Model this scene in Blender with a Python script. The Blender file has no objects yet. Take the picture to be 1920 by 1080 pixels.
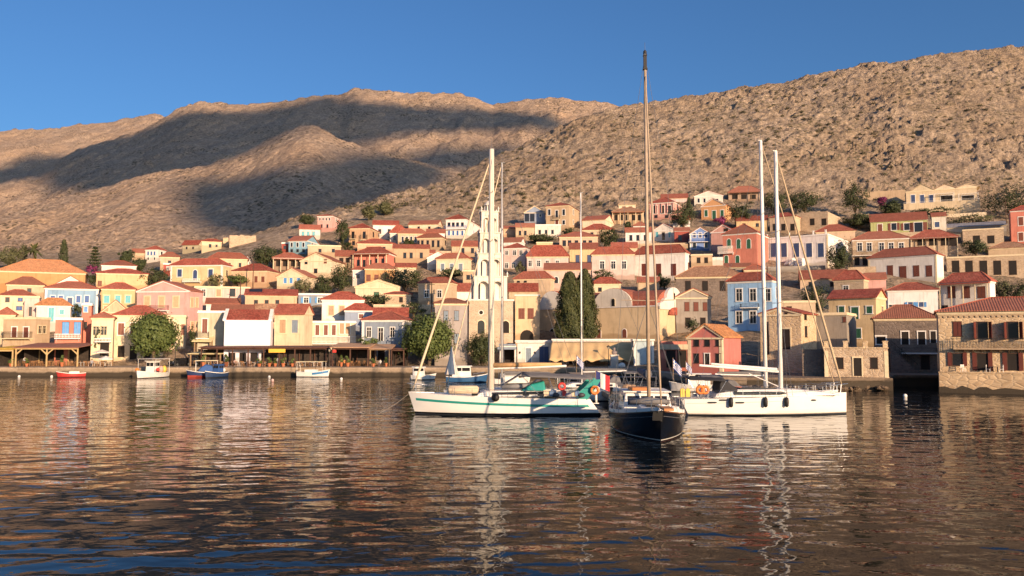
import bpy, math, random
import numpy as np
from mathutils import Vector, Matrix
random.seed(7)
RNG = np.random.default_rng(11)
scene = bpy.context.scene
COL = scene.collection
R = math.radians

# ------------------------------------------------------------------ camera
F = 1500.0                      # focal length in pixels of a 1920 px wide picture
CAMZ = 6.0
PIT = math.atan(100 / F)
SA, CA = math.sin(PIT), math.cos(PIT)
cam_d = bpy.data.cameras.new('camera')
cam_d.sensor_width = 36
cam_d.lens = F / 1920 * 36
cam_d.clip_start = 0.5
cam_d.clip_end = 20000
cam = bpy.data.objects.new('camera', cam_d)
COL.objects.link(cam)
cam.location = (0, 0, CAMZ)
cam.rotation_euler = (R(90) + PIT, 0, 0)
scene.camera = cam

def P(px, py, Y):
    """world point seen at picture position (px, py) at distance Y"""
    dx = (px - 960) / F; dy = (540 - py) / F
    k = Y / (CA - dy * SA)
    return Vector((dx * k, Y, CAMZ + k * (SA + dy * CA)))
def ray(px, py):
    dx = (px - 960) / F; dy = (540 - py) / F
    return Vector((dx, CA - dy * SA, SA + dy * CA))
def proj(p):
    x, y, z = p[0], p[1], p[2] - CAMZ
    d = y * CA + z * SA
    return 960 + F * x / d, 540 - F * (z * CA - y * SA) / d

# ------------------------------------------------------------------ light
SUN_AZ, SUN_EL = R(33), R(12)   # behind the camera, to its right
SUN = Vector((math.sin(SUN_AZ) * math.cos(SUN_EL), -math.cos(SUN_AZ) * math.cos(SUN_EL), math.sin(SUN_EL)))
sl = bpy.data.lights.new('sun', 'SUN')
sl.energy = 5.0; sl.angle = R(0.53); sl.color = (1.0, 0.69, 0.435)
so = bpy.data.objects.new('sun', sl); COL.objects.link(so)
so.rotation_euler = (-SUN).to_track_quat('-Z', 'Y').to_euler()
so.location = (60, -80, 60)
w = bpy.data.worlds.new('World'); scene.world = w; w.use_nodes = True
nt = w.node_tree
sky = nt.nodes.new('ShaderNodeTexSky'); sky.sky_type = 'NISHITA'; sky.sun_disc = False
sky.sun_elevation = R(24); sky.sun_rotation = math.pi - SUN_AZ
sky.sun_elevation = SUN_EL
sky.altitude = 0; sky.air_density = 1.0; sky.dust_density = 2.0; sky.ozone_density = 6.0
bg = nt.nodes['Background']; bg.inputs['Strength'].default_value = 0.112
nt.links.new(sky.outputs[0], bg.inputs[0])
scene.view_settings.view_transform = 'Standard'
scene.view_settings.look = 'None'
scene.view_settings.exposure = 0.52
scene.view_settings.gamma = 1.0
scene.view_settings.use_curve_mapping = False
scene.cycles.max_bounces = 6
scene.cycles.use_denoising = True

# ------------------------------------------------------------------ mesh helpers
class MB:
    def __init__(s): s.v = []; s.f = []; s.m = []
    def add(s, vs, fs, mi=0):
        o = len(s.v); s.v += [tuple(p) for p in vs]
        for f in fs: s.f.append(tuple(i + o for i in f)); s.m.append(mi)
        return s
    def box(s, x0, x1, y0, y1, z0, z1, mi=0):
        return s.add([(x0,y0,z0),(x1,y0,z0),(x1,y1,z0),(x0,y1,z0),(x0,y0,z1),(x1,y0,z1),(x1,y1,z1),(x0,y1,z1)],
              [(0,3,2,1),(4,5,6,7),(0,1,5,4),(1,2,6,5),(2,3,7,6),(3,0,4,7)], mi)
    def prism_y(s, prof, y0, y1, mi=0):
        """profile of (x,z), counter-clockwise seen from -y, extruded along y"""
        n = len(prof)
        vs = [(x, y0, z) for x, z in prof] + [(x, y1, z) for x, z in prof]
        fs = [tuple(range(n)), tuple(range(2*n-1, n-1, -1))] + [(i, i+n, (i+1) % n + n, (i+1) % n) for i in range(n)]
        return s.add(vs, fs, mi)
    def prism_x(s, prof, x0, x1, mi=0):
        """profile of (y,z), extruded along x"""
        n = len(prof)
        vs = [(x0, y, z) for y, z in prof] + [(x1, y, z) for y, z in prof]
        fs = [tuple(range(n-1, -1, -1)), tuple(range(n, 2*n))] + [(i, (i+1) % n, (i+1) % n + n, i+n) for i in range(n)]
        return s.add(vs, fs, mi)
    def prism_z(s, prof, z0, z1, mi=0):
        n = len(prof)
        vs = [(x, y, z0) for x, y in prof] + [(x, y, z1) for x, y in prof]
        fs = [tuple(range(n-1, -1, -1)), tuple(range(n, 2*n))] + [(i, (i+1) % n, (i+1) % n + n, i+n) for i in range(n)]
        return s.add(vs, fs, mi)
    def tube(s, pts, r, n=6, mi=0, cap=True):
        """a tube along a polyline; r a radius or a list of radii"""
        pts = [Vector(p) for p in pts]
        rs = r if isinstance(r, (list, tuple)) else [r] * len(pts)
        vs = []
        for i, p in enumerate(pts):
            d = (pts[min(i+1, len(pts)-1)] - pts[max(i-1, 0)]).normalized()
            a = d.cross(Vector((0, 0, 1)) if abs(d.z) < .95 else Vector((1, 0, 0))).normalized(); b = d.cross(a)
            for k in range(n):
                t = 2 * math.pi * k / n
                vs.append(p + (a * math.cos(t) + b * math.sin(t)) * rs[i])
        fs = []
        for i in range(len(pts) - 1):
            for k in range(n):
                k2 = (k + 1) % n
                fs.append((i*n+k, i*n+k2, (i+1)*n+k2, (i+1)*n+k))
        if cap:
            fs.append(tuple(range(n-1, -1, -1))); fs.append(tuple(range((len(pts)-1)*n, len(pts)*n)))
        return s.add(vs, fs, mi)
    def lathe(s, prof, cx=0, cy=0, cz=0, n=12, mi=0):
        """profile of (radius, z)"""
        vs = []
        for r, z in prof:
            for k in range(n):
                t = 2*math.pi*k/n; vs.append((cx + r*math.cos(t), cy + r*math.sin(t), cz + z))
        fs = []
        for i in range(len(prof)-1):
            for k in range(n):
                k2 = (k+1) % n; fs.append((i*n+k, i*n+k2, (i+1)*n+k2, (i+1)*n+k))
        fs.append(tuple(range(n-1, -1, -1))); fs.append(tuple(range((len(prof)-1)*n, len(prof)*n)))
        return s.add(vs, fs, mi)
    def ball(s, c, r, n=10, sx=1, sy=1, sz=1, mi=0):
        m = n // 2 + 1
        vs = []; fs = []
        for i in range(1, m):
            t = math.pi * i / m
            for k in range(n):
                a = 2*math.pi*k/n
                vs.append((c[0]+r*sx*math.sin(t)*math.cos(a), c[1]+r*sy*math.sin(t)*math.sin(a), c[2]+r*sz*math.cos(t)))
        top = len(vs); vs.append((c[0], c[1], c[2]+r*sz)); vs.append((c[0], c[1], c[2]-r*sz))
        for k in range(n):
            k2 = (k+1) % n
            fs.append((top, k, k2)); fs.append((top+1, (m-2)*n+k2, (m-2)*n+k))
            for i in range(m-2): fs.append((i*n+k, (i+1)*n+k, (i+1)*n+k2, i*n+k2))
        return s.add(vs, fs, mi)
    def build(s, name, mats, parent=None, smooth=False):
        me = bpy.data.meshes.new(name)
        me.from_pydata(s.v, [], s.f)
        if not isinstance(mats, (list, tuple)): mats = [mats]
        for m in mats: me.materials.append(m)
        if len(mats) > 1: me.polygons.foreach_set('material_index', s.m)
        if smooth: me.polygons.foreach_set('use_smooth', [True] * len(s.f))
        me.update()
        o = bpy.data.objects.new(name, me); COL.objects.link(o)
        if parent: o.parent = parent
        return o

def mesh_np(name, verts, faces, mats, parent=None, smooth=False, fmat=None):
    me = bpy.data.meshes.new(name)
    n, k = faces.shape
    me.vertices.add(len(verts)); me.vertices.foreach_set('co', np.ascontiguousarray(verts, dtype=np.float32).ravel())
    me.loops.add(n * k); me.loops.foreach_set('vertex_index', np.ascontiguousarray(faces, dtype=np.int32).ravel())
    me.polygons.add(n); me.polygons.foreach_set('loop_start', np.arange(0, n * k, k, dtype=np.int32))
    try: me.polygons.foreach_set('loop_total', np.full(n, k, dtype=np.int32))
    except Exception: pass
    if not isinstance(mats, (list, tuple)): mats = [mats]
    for m in mats: me.materials.append(m)
    if fmat is not None: me.polygons.foreach_set('material_index', np.asarray(fmat, dtype=np.int32))
    if smooth: me.polygons.foreach_set('use_smooth', np.ones(n, dtype=bool))
    me.update(calc_edges=True); me.validate()
    o = bpy.data.objects.new(name, me); COL.objects.link(o)
    if parent: o.parent = parent
    return o

def tag(o, label, cat, group=None, kind=None):
    o['label'] = label; o['category'] = cat
    if group: o['group'] = group
    if kind: o['kind'] = kind
    return o
def thing(name, label, cat, loc=(0, 0, 0), rz=0.0, group=None):
    o = bpy.data.objects.new(name, None); COL.objects.link(o)
    o.empty_display_size = .5
    o.location = loc; o.rotation_euler = (0, 0, rz)
    return tag(o, label, cat, group)
def structure(o): o['kind'] = 'structure'; return o
def dup(o, loc, rz=0.0, label=None, scale=None, parent=None):
    c = o.copy(); COL.objects.link(c); c.parent = parent
    if parent is None:
        c.location = loc; c.rotation_euler = (0, 0, rz)
        if label: c['label'] = label
        if scale: c.scale = scale
    for ch in list(o.children): dup(ch, None, 0, None, None, c)
    return c

# ------------------------------------------------------------------ materials
MATS = {}
def new_mat(key):
    m = bpy.data.materials.new(key); m.use_nodes = True; MATS[key] = m
    t = m.node_tree; return m, t, t.nodes['Principled BSDF']
def N(t, kind, **kw):
    n = t.nodes.new('ShaderNode' + kind)
    for k, v in kw.items():
        if k in n.inputs.keys(): n.inputs[k].default_value = v
        else: setattr(n, k, v)
    return n
def coords(t, scale=(1, 1, 1), rnd=True, world=False):
    if world:
        g = N(t, 'NewGeometry'); out = g.outputs['Position']
    else:
        c = N(t, 'TexCoord'); out = c.outputs['Object']
        if rnd:
            oi = N(t, 'ObjectInfo'); mul = N(t, 'Math', operation='MULTIPLY'); mul.inputs[1].default_value = 83.0
            t.links.new(oi.outputs['Random'], mul.inputs[0])
            ad = N(t, 'VectorMath', operation='ADD')
            t.links.new(out, ad.inputs[0]); t.links.new(mul.outputs[0], ad.inputs[1]); out = ad.outputs[0]
    mp = N(t, 'Mapping'); mp.inputs['Scale'].default_value = scale
    t.links.new(out, mp.inputs['Vector'])
    return mp.outputs[0]
def ramp(t, src, stops):
    r = N(t, 'ValToRGB'); e = r.color_ramp.elements
    while len(e) < len(stops): e.new(0.5)
    for i, (p, c) in enumerate(stops):
        e[i].position = p
        e[i].color = (c[0], c[1], c[2], 1) if isinstance(c, (tuple, list)) else (c, c, c, 1)
    t.links.new(src, r.inputs[0]); return r.outputs[0]
def mixc(t, a, b, fac, mode='MIX'):
    m = N(t, 'Mix', data_type='RGBA', blend_type=mode)
    for s, v in ((6, a), (7, b), (0, fac)):
        if hasattr(v, 'is_output'): t.links.new(v, m.inputs[s])
        elif s == 0: m.inputs[0].default_value = v
        else: m.inputs[s].default_value = (v[0], v[1], v[2], 1)
    return m.outputs[2]
def noise(t, vec, scale, detail=4, rough=.55, dist=0):
    n = N(t, 'TexNoise'); n.inputs['Scale'].default_value = scale; n.inputs['Detail'].default_value = detail
    n.inputs['Roughness'].default_value = rough; n.inputs['Distortion'].default_value = dist
    t.links.new(vec, n.inputs['Vector']); return n.outputs['Fac']
def bump(t, b, h, strength=.3, dist=.05):
    n = N(t, 'Bump'); n.inputs['Strength'].default_value = strength; n.inputs['Distance'].default_value = dist
    t.links.new(h, n.inputs['Height']); t.links.new(n.outputs[0], b.inputs['Normal'])

def plain(key, c, rough=.6, metal=0, var=.12, scale=2.0, spec=.4):
    if key in MATS: return MATS[key]
    m, t, b = new_mat(key)
    v = coords(t); f = noise(t, v, scale, 4)
    f = ramp(t, f, [(.3, 1 - var), (.7, 1 + var)])
    t.links.new(mixc(t, c, f, 1.0, 'MULTIPLY'), b.inputs['Base Color'])
    b.inputs['Roughness'].default_value = rough; b.inputs['Metallic'].default_value = metal
    b.inputs['Specular IOR Level'].default_value = spec
    return m
def plaster(key, c):
    if key in MATS: return MATS[key]
    m, t, b = new_mat(key)
    v = coords(t); big = noise(t, v, .45, 5, .6)
    col = mixc(t, c, ramp(t, big, [(.3, .84), (.52, 1.0), (.75, 1.07)]), 1.0, 'MULTIPLY')
    vs = coords(t, (2.2, 2.2, .22)); st = noise(t, vs, 1.0, 5, .65)
    col = mixc(t, col, (c[0]*.55, c[1]*.5, c[2]*.45), ramp(t, st, [(.52, 0.0), (.76, .7)]))
    sp = noise(t, v, 2.6, 6, .7)
    col = mixc(t, col, (c[0]*.7 + .12, c[1]*.7 + .1, c[2]*.7 + .08), ramp(t, sp, [(.58, 0.0), (.7, .35)]))
    oi = N(t, 'ObjectInfo')
    col = mixc(t, col, ramp(t, oi.outputs['Random'], [(0, (.86,.82,.78)), (.5, (1.0,1.0,1.0)), (1, (1.04,1.0,1.05))]), 1.0, 'MULTIPLY')
    gm = N(t, 'SeparateXYZ'); t.links.new(coords(t, rnd=False), gm.inputs[0])
    gr = N(t, 'Math', operation='MULTIPLY_ADD'); t.links.new(big, gr.inputs[0]); gr.inputs[1].default_value = -2.2; t.links.new(gm.outputs['Z'], gr.inputs[2])
    col = mixc(t, (c[0]*.6, c[1]*.55, c[2]*.5), col, ramp(t, gr.outputs[0], [(0, .25), (.5, 1.0)]))   # splash marks along the foot
    t.links.new(col, b.inputs['Base Color'])
    b.inputs['Roughness'].default_value = .9; b.inputs['Specular IOR Level'].default_value = .15
    bump(t, b, noise(t, v, 5, 5, .7), .35, .05)
    return m
def stonework(key, c, c2, mortar, cell=(1.9, 1.9, 3.2)):
    if key in MATS: return MATS[key]
    m, t, b = new_mat(key)
    v = coords(t, cell)
    vo = N(t, 'TexVoronoi', feature='F1'); t.links.new(v, vo.inputs['Vector']); vo.inputs['Scale'].default_value = 1
    ve = N(t, 'TexVoronoi', feature='DISTANCE_TO_EDGE'); t.links.new(v, ve.inputs['Vector']); ve.inputs['Scale'].default_value = 1
    sep = N(t, 'SeparateColor'); t.links.new(vo.outputs['Color'], sep.inputs[0])
    col = mixc(t, c, c2, sep.outputs[0])
    n2 = noise(t, coords(t), .5, 5, .6)
    col = mixc(t, col, ramp(t, n2, [(.3, .75), (.7, 1.15)]), 1.0, 'MULTIPLY')
    col = mixc(t, mortar, col, ramp(t, ve.outputs['Distance'], [(.02, 0.0), (.1, 1.0)]))
    t.links.new(col, b.inputs['Base Color'])
    b.inputs['Roughness'].default_value = .95; b.inputs['Specular IOR Level'].default_value = .1
    bump(t, b, ramp(t, ve.outputs['Distance'], [(0, 0.0), (.18, 1.0)]), .6, .06)
    return m
def tiles(key, c, c2):
    if key in MATS: return MATS[key]
    m, t, b = new_mat(key)
    v = coords(t); big = noise(t, v, .6, 5, .65)
    vo = N(t, 'TexVoronoi', feature='F1'); t.links.new(coords(t, (4.2, 3.0, 3.0)), vo.inputs['Vector']); vo.inputs['Scale'].default_value = 1
    sep = N(t, 'SeparateColor'); t.links.new(vo.outputs['Color'], sep.inputs[0])
    col = mixc(t, c, c2, ramp(t, big, [(.35, 0.0), (.68, 1.0)]))
    col = mixc(t, col, ramp(t, sep.outputs[0], [(0, .68), (1, 1.25)]), 1.0, 'MULTIPLY')
    st = noise(t, v, 1.7, 6, .7)
    col = mixc(t, col, (.16, .10, .07), ramp(t, st, [(.6, 0.0), (.74, .6)]))
    t.links.new(col, b.inputs['Base Color'])
    b.inputs['Roughness'].default_value = .85; b.inputs['Specular IOR Level'].default_value = .2
    oi = N(t, 'ObjectInfo')
    col = mixc(t, col, (.36,.19,.12), ramp(t, oi.outputs['Random'], [(.3, 0.0), (1.0, .55)]))
    h2 = N(t, 'Math', operation='FRACT'); h1 = N(t, 'Math', operation='MULTIPLY'); h1.inputs[1].default_value = 7.31
    t.links.new(oi.outputs['Random'], h1.inputs[0]); t.links.new(h1.outputs[0], h2.inputs[0])
    col = mixc(t, col, ramp(t, h2.outputs[0], [(0, .74), (1, 1.12)]), 1.0, 'MULTIPLY')
    t.links.new(col, b.inputs['Base Color'])
    wv = N(t, 'TexWave', wave_type='BANDS', bands_direction='X'); wv.inputs['Scale'].default_value = 1.1
    t.links.new(coords(t), wv.inputs['Vector'])
    bump(t, b, wv.outputs['Fac'], .5, .06)
    return m
def leaf(key, c, c2):
    if key in MATS: return MATS[key]
    m, t, b = new_mat(key)
    v = coords(t); f = noise(t, v, 1.3, 3)
    g = noise(t, v, 9.0, 2)
    col = mixc(t, c, c2, ramp(t, f, [(.35, 0.0), (.65, 1.0)]))
    col = mixc(t, col, ramp(t, g, [(.3, .6), (.7, 1.4)]), 1.0, 'MULTIPLY')
    t.links.new(col, b.inputs['Base Color'])
    b.inputs['Roughness'].default_value = .6; b.inputs['Specular IOR Level'].default_value = .25
    return m

C = {'W': (.76,.73,.67), 'C': (.71,.60,.42), 'Y': (.68,.51,.29), 'P': (.62,.42,.27), 'O': (.60,.34,.16), 'K': (.66,.38,.33),
     'R': (.58,.22,.16), 'D': (.36,.10,.08), 'B': (.28,.46,.66), 'G': (.27,.33,.41), 'T': (.56,.43,.29), 'E': (.36,.33,.29),
     'N': (.42,.44,.20), 'L': (.74,.71,.73), 'V': (.62,.48,.42), 'Q': (.24,.42,.52), 'X': (.40,.30,.22), 'U': (.20,.30,.56), 'Z': (.50,.46,.33), 'J': (.53,.19,.165)}
NAMES = {'W': 'white', 'C': 'cream', 'Y': 'yellow', 'P': 'peach', 'O': 'orange', 'K': 'pink', 'R': 'coral', 'D': 'dark_red', 'B': 'light_blue',
         'G': 'blue_grey', 'T': 'tan', 'E': 'grey', 'N': 'green', 'L': 'screen_white', 'V': 'pinkish', 'Q': 'teal', 'X': 'brown', 'U': 'blue', 'Z': 'olive', 'J': 'brick_red'}
def wallmat(c):
    if c == 'S': return stonework('stone_wall', (.42,.31,.21), (.56,.43,.29), (.52,.42,.31))
    if c == 'H': return stonework('pale_stone_wall', (.55,.40,.24), (.66,.50,.31), (.61,.48,.33), (1.5, 1.5, 2.8))
    if c == 'I': return stonework('shade_dark_stone_wall', (.16,.13,.11), (.24,.19,.155), (.21,.17,.14))  # dark stone, its colour lowered further to deepen the shade on it
    return plaster('plaster_' + NAMES[c], C[c])
ROOFS = {'r': tiles('terracotta_tiles', (.33,.075,.05), (.42,.13,.085)), 'o': tiles('orange_tiles', (.62,.26,.10), (.70,.34,.15)),
         't': tiles('weathered_tiles', (.45,.24,.14), (.55,.33,.2)), 'd': tiles('dark_tiles', (.20,.06,.045), (.28,.09,.06)),
         'c': tiles('pale_tiles', (.58,.44,.28), (.64,.50,.34)), 'g': tiles('grey_sheet', (.2,.24,.28), (.26,.3,.33))}
WHITE = plain('white_paint', (.78,.75,.69), .6, var=.07)
CREAMP = plain('cream_paint', (.70,.58,.38), .7)
GLASS = plain('dark_glass', (.018,.018,.02), .12, spec=.6)
DARK = plain('dark_opening', (.02,.016,.014), .9)
IRON = plain('black_iron', (.025,.022,.02), .6)
WOOD = plain('weathered_wood', (.30,.20,.11), .8, var=.25)
DWOOD = plain('dark_wood', (.085,.04,.025), .7, var=.25)
PANE = {'d': GLASS, 'k': DARK, 'b': plain('blue_shutter_paint', (.05,.12,.33), .6), 't': plain('turquoise_shutter_paint', (.12,.42,.48), .6),
        'r': plain('redbrown_shutter_paint', (.17,.055,.035), .6), 'o': plain('tan_shutter_paint', (.42,.28,.17), .7),
        'g': plain('green_shutter_paint', (.03,.11,.06), .6), 'p': plain('peach_shutter_paint', (.64,.40,.24), .7),
        'y': plain('grey_shutter_paint', (.2,.25,.3), .6), 'u': plain('navy_shutter_paint', (.045,.075,.17), .55), 'm': plain('maroon_shutter_paint', (.12,.028,.018), .6),
        'l': plain('sky_blue_shutter_paint', (.09,.28,.58), .6), 'w': WHITE}
# ------------------------------------------------------------------ numpy noise
def _h(ix, iy, s=0):
    n = (ix.astype(np.int64) * 374761393 + iy.astype(np.int64) * 668265263 + s * 1274126177) & 0xffffffff
    n = ((n ^ (n >> 13)) * 1274126177) & 0xffffffff
    n = n ^ (n >> 16)
    return (n & 0xffffff) / float(0xffffff)
def vnoise(x, y, s=0):
    ix = np.floor(x); iy = np.floor(y); fx = x - ix; fy = y - iy
    ux = fx*fx*fx*(fx*(fx*6-15)+10); uy = fy*fy*fy*(fy*(fy*6-15)+10)
    a = _h(ix, iy, s); b = _h(ix+1, iy, s); c = _h(ix, iy+1, s); d = _h(ix+1, iy+1, s)
    return (a*(1-ux)+b*ux)*(1-uy) + (c*(1-ux)+d*ux)*uy
def fbm(x, y, oct=5, s=0, gain=.5):
    t = 0; a = 1; k = 0
    ca, sn = math.cos(.6), math.sin(.6)
    for i in range(oct):
        t = t + a * (vnoise(x, y, s + i) * 2 - 1); k += a; a *= gain
        x, y = (x*ca - y*sn) * 2.03, (x*sn + y*ca) * 2.03
    return t / k
def ridged(x, y, oct=4, s=0):
    t = 0; a = 1; k = 0
    for i in range(oct):
        t = t + a * (1 - np.abs(vnoise(x, y, s + i) * 2 - 1)); k += a; a *= .5
        x, y = x * 2.1 + 3.7, y * 2.1 - 1.3
    return t / k
def boulders(x, y, s=0, p=.6):
    """rounded lumps of random height on a jittered grid"""
    ix = np.floor(x); iy = np.floor(y); best = np.zeros_like(x)
    for dx in (-1, 0, 1):
        for dy in (-1, 0, 1):
            cx = ix + dx; cy = iy + dy
            qx = cx + _h(cx, cy, s); qy = cy + _h(cx, cy, s+1)
            r = .25 + .5 * _h(cx, cy, s+2); on = _h(cx, cy, s+3) < p
            d = np.sqrt((x-qx)**2 + (y-qy)**2) / r
            hgt = np.where(on, np.clip(1 - d**3, 0, 1) * (.3 + r), 0)
            best = np.maximum(best, hgt)
    return best
def blocks(x, y, s=0):
    """angular blocks: every voronoi cell stands at its own height"""
    ix = np.floor(x); iy = np.floor(y); bd = np.full_like(x, 9.0); bh = np.zeros_like(x)
    for dx in (-1, 0, 1):
        for dy in (-1, 0, 1):
            cx = ix + dx; cy = iy + dy
            d = (x - cx - _h(cx, cy, s))**2 + (y - cy - _h(cx, cy, s+1))**2
            h = _h(cx, cy, s+2) ** 1.5 + (_h(cx, cy, s+3) - .5) * .8 * (x - cx) + (_h(cx, cy, s+4) - .3) * .6 * (y - cy)
            m = d < bd; bh = np.where(m, h, bh); bd = np.where(m, d, bd)
    return bh - .4
def sstep(x, a, b):
    t = np.clip((x - a) / (b - a), 0, 1); return t*t*(3-2*t)

# ------------------------------------------------------------------ the hillside the town stands on
ZQ = 1.5
QUAY = [(-900,138),(800,138),(1050,136),(1180,128),(1250,114),(1300,103),(1400,100),(1550,98.5),(1662,98.5),(1676,107),(1758,107),(1775,106),(2000,101),(2900,98)]
FLAT = [(-900,150),(1000,150),(1250,138),(1400,120),(1660,114),(1700,119),(1780,116),(2900,112)]
def yquay(px): return np.interp(px, [a for a, b in QUAY], [b for a, b in QUAY])
def yflat(px): return np.interp(px, [a for a, b in FLAT], [b for a, b in FLAT])
CK = [  # picture column -> knots (distance, picture height)
 (-900, [(200,548),(235,525),(300,495),(420,482),(700,472),(900,470)]),
 (150,  [(200,548),(235,525),(300,492),(420,480),(700,470),(900,470)]),
 (350,  [(200,548),(240,500),(300,472),(420,468),(700,468),(900,470)]),
 (430,  [(200,548),(245,490),(290,456),(320,452),(420,462),(700,468),(900,470)]),
 (500,  [(200,548),(250,476),(295,437),(330,434),(420,455),(700,468),(900,470)]),
 (560,  [(200,548),(250,470),(300,425),(330,413),(380,412),(450,440),(700,460),(900,470)]),
 (640,  [(200,548),(250,469),(300,415),(345,396),(400,391),(500,430),(700,460),(900,470)]),
 (720,  [(200,548),(250,469),(300,415),(350,386),(430,370),(520,410),(700,450),(900,470)]),
 (830,  [(200,548),(250,469),(300,415),(350,384),(450,345),(540,390),(700,440),(900,470)]),
 (880,  [(200,548),(250,469),(300,415),(350,382),(462,318),(550,370),(700,430),(900,460)]),
 (940,  [(200,548),(250,469),(300,415),(350,380),(475,290),(570,340),(700,420),(900,450)]),
 (1000, [(200,548),(250,469),(300,415),(350,378),(490,262),(600,310),(700,400),(900,440)]),
 (1085, [(200,548),(250,469),(300,415),(350,376),(498,226),(610,280),(700,360),(900,430)]),
 (1165, [(200,548),(250,469),(300,415),(350,372),(505,203),(620,260),(700,340),(900,430)]),
 (1300, [(200,547),(250,469),(300,415),(350,370),(510,180),(640,240),(800,340),(900,400)]),
 (1400, [(200,546),(250,469),(300,415),(350,370),(510,166),(640,230),(800,340),(900,400)]),
 (1500, [(200,545),(250,469),(300,412),(350,368),(510,148),(640,220),(800,330),(900,400)]),
 (1540, [(200,545),(250,469),(300,412),(350,367),(510,137),(640,220),(800,330),(900,400)]),
 (1700, [(200,545),(250,469),(300,412),(350,366),(510,114),(640,200),(800,320),(900,400)]),
 (1800, [(200,545),(250,469),(300,412),(350,366),(510,96),(640,190),(800,320),(900,400)]),
 (1920, [(200,545),(250,469),(300,412),(350,365),(510,89),(640,180),(800,320),(900,400)]),
 (2200, [(200,545),(250,469),(300,412),(350,360),(510,80),(640,170),(800,320),(900,400)]),
 (2900, [(200,545),(250,469),(300,412),(350,360),(510,110),(640,200),(800,320),(900,400)])]
CPX = np.array([c for c, k in CK], float)
def _zk(py, Y): return P(960, py, Y).z
def zcol(i, Y):
    px, ks = CK[i]; f = float(yflat(px)); q = float(yquay(px))
    ys = [q - 5, f] + [k[0] for k in ks]; zs = [ZQ, ZQ] + [_zk(k[1], k[0]) for k in ks]
    return np.interp(Y, ys, zs)
YS = np.concatenate([np.linspace(95, 350, 205), np.linspace(350, 520, 190)[1:], np.linspace(520, 900, 40)[1:]])
ZT = np.stack([zcol(i, YS) for i in range(len(CK))])       # columns x rows
for _ in range(2):                                          # soften the knots
    Zs = ZT.copy(); Zs[:, 2:-2] = (ZT[:, :-4] + ZT[:, 1:-3] + ZT[:, 2:-2] + ZT[:, 3:-1] + ZT[:, 4:]) / 5
    ZT = np.where(ZT <= ZQ + .01, ZT, Zs)
def zland(px, Y):
    """height of the bare land under picture column px at distance Y"""
    px = np.atleast_1d(np.asarray(px, float)); Y = np.atleast_1d(np.asarray(Y, float))
    i = np.clip(np.searchsorted(CPX, px) - 1, 0, len(CPX) - 2)
    t = (px - CPX[i]) / (CPX[i+1] - CPX[i]); t = np.clip(t, 0, 1)
    a = np.empty_like(px)
    for j in np.unique(i):
        k = i == j
        a[k] = np.interp(Y[k], YS, ZT[j]) * (1 - t[k]) + np.interp(Y[k], YS, ZT[j+1]) * t[k]
    return a
def zland_xy(X, Y):
    z = 10.0
    for _ in range(3):
        px, _py = proj((X, Y, z)); z = float(zland(px, Y)[0])
    return z
def land_hit(px, py):
    """distance at which the view through (px, py) meets the land"""
    ys = np.arange(float(yquay(px)), 520, .5)
    z = zland(np.full_like(ys, px), ys)
    d = ray(px, py); rz = CAMZ + ys * d.z / d.y
    k = np.nonzero(z >= rz)[0]
    return float(ys[k[0]]) if len(k) else 330.0

def grid_faces(nr, nc):
    a = np.arange(nr - 1)[:, None] * nc + np.arange(nc - 1)[None, :]
    return np.stack([a, a + 1, a + nc + 1, a + nc], -1).reshape(-1, 4)

def rock_mat(key, c1, c2, c3, scr, s=1.0, scrub=.5, bstr=.8):
    m, t, b = new_mat(key)
    v = coords(t, world=True)
    n1 = noise(t, v, .02 * s, 6, .6); n2 = noise(t, v, .16 * s, 7, .7); n3 = noise(t, v, .7 * s, 5, .7)
    col = mixc(t, c1, c2, ramp(t, n1, [(.38, 0.0), (.62, 1.0)]))
    col = mixc(t, col, c3, ramp(t, n2, [(.45, 0.0), (.65, .9)]))
    col = mixc(t, col, ramp(t, n3, [(.3, .6), (.5, 1.0), (.72, 1.45)]), 1.0, 'MULTIPLY')
    vo = N(t, 'TexVoronoi', feature='F1'); vo.inputs['Scale'].default_value = .42 * s
    wob = N(t, 'VectorMath', operation='ADD'); t.links.new(v, wob.inputs[0])
    nn = N(t, 'TexNoise'); nn.inputs['Scale'].default_value = .5 * s; t.links.new(v, nn.inputs['Vector'])
    sc = N(t, 'VectorMath', operation='SCALE'); sc.inputs['Scale'].default_value = 2.2 / s
    t.links.new(nn.outputs['Color'], sc.inputs[0]); t.links.new(sc.outputs[0], wob.inputs[1]); t.links.new(wob.outputs[0], vo.inputs['Vector'])
    patch = noise(t, v, .035 * s, 4, .6)
    msk = N(t, 'Math', operation='MULTIPLY')
    t.links.new(ramp(t, vo.outputs['Distance'], [(.3, 1.0), (.42, 0.0)]), msk.inputs[0])
    t.links.new(ramp(t, patch, [(.44, 0.0), (.6, scrub)]), msk.inputs[1])
    col = mixc(t, col, scr, msk.outputs[0])
    t.links.new(col, b.inputs['Base Color'])
    b.inputs['Roughness'].default_value = .95; b.inputs['Specular IOR Level'].default_value = .08
    ad = N(t, 'Math', operation='MULTIPLY_ADD'); t.links.new(n2, ad.inputs[0]); ad.inputs[1].default_value = 3.0; t.links.new(n3, ad.inputs[2])
    bump(t, b, ad.outputs[0], bstr, 1.4 / s)
    return m
HILLM = rock_mat('rocky_hillside', (.385,.285,.195), (.475,.37,.27), (.25,.19,.13), (.10,.095,.045), 1.0, .7, .9)
FARM = rock_mat('bare_mountain', (.46,.35,.26), (.50,.355,.24), (.36,.27,.20), (.13,.105,.065), .5, .9, .9)

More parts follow.
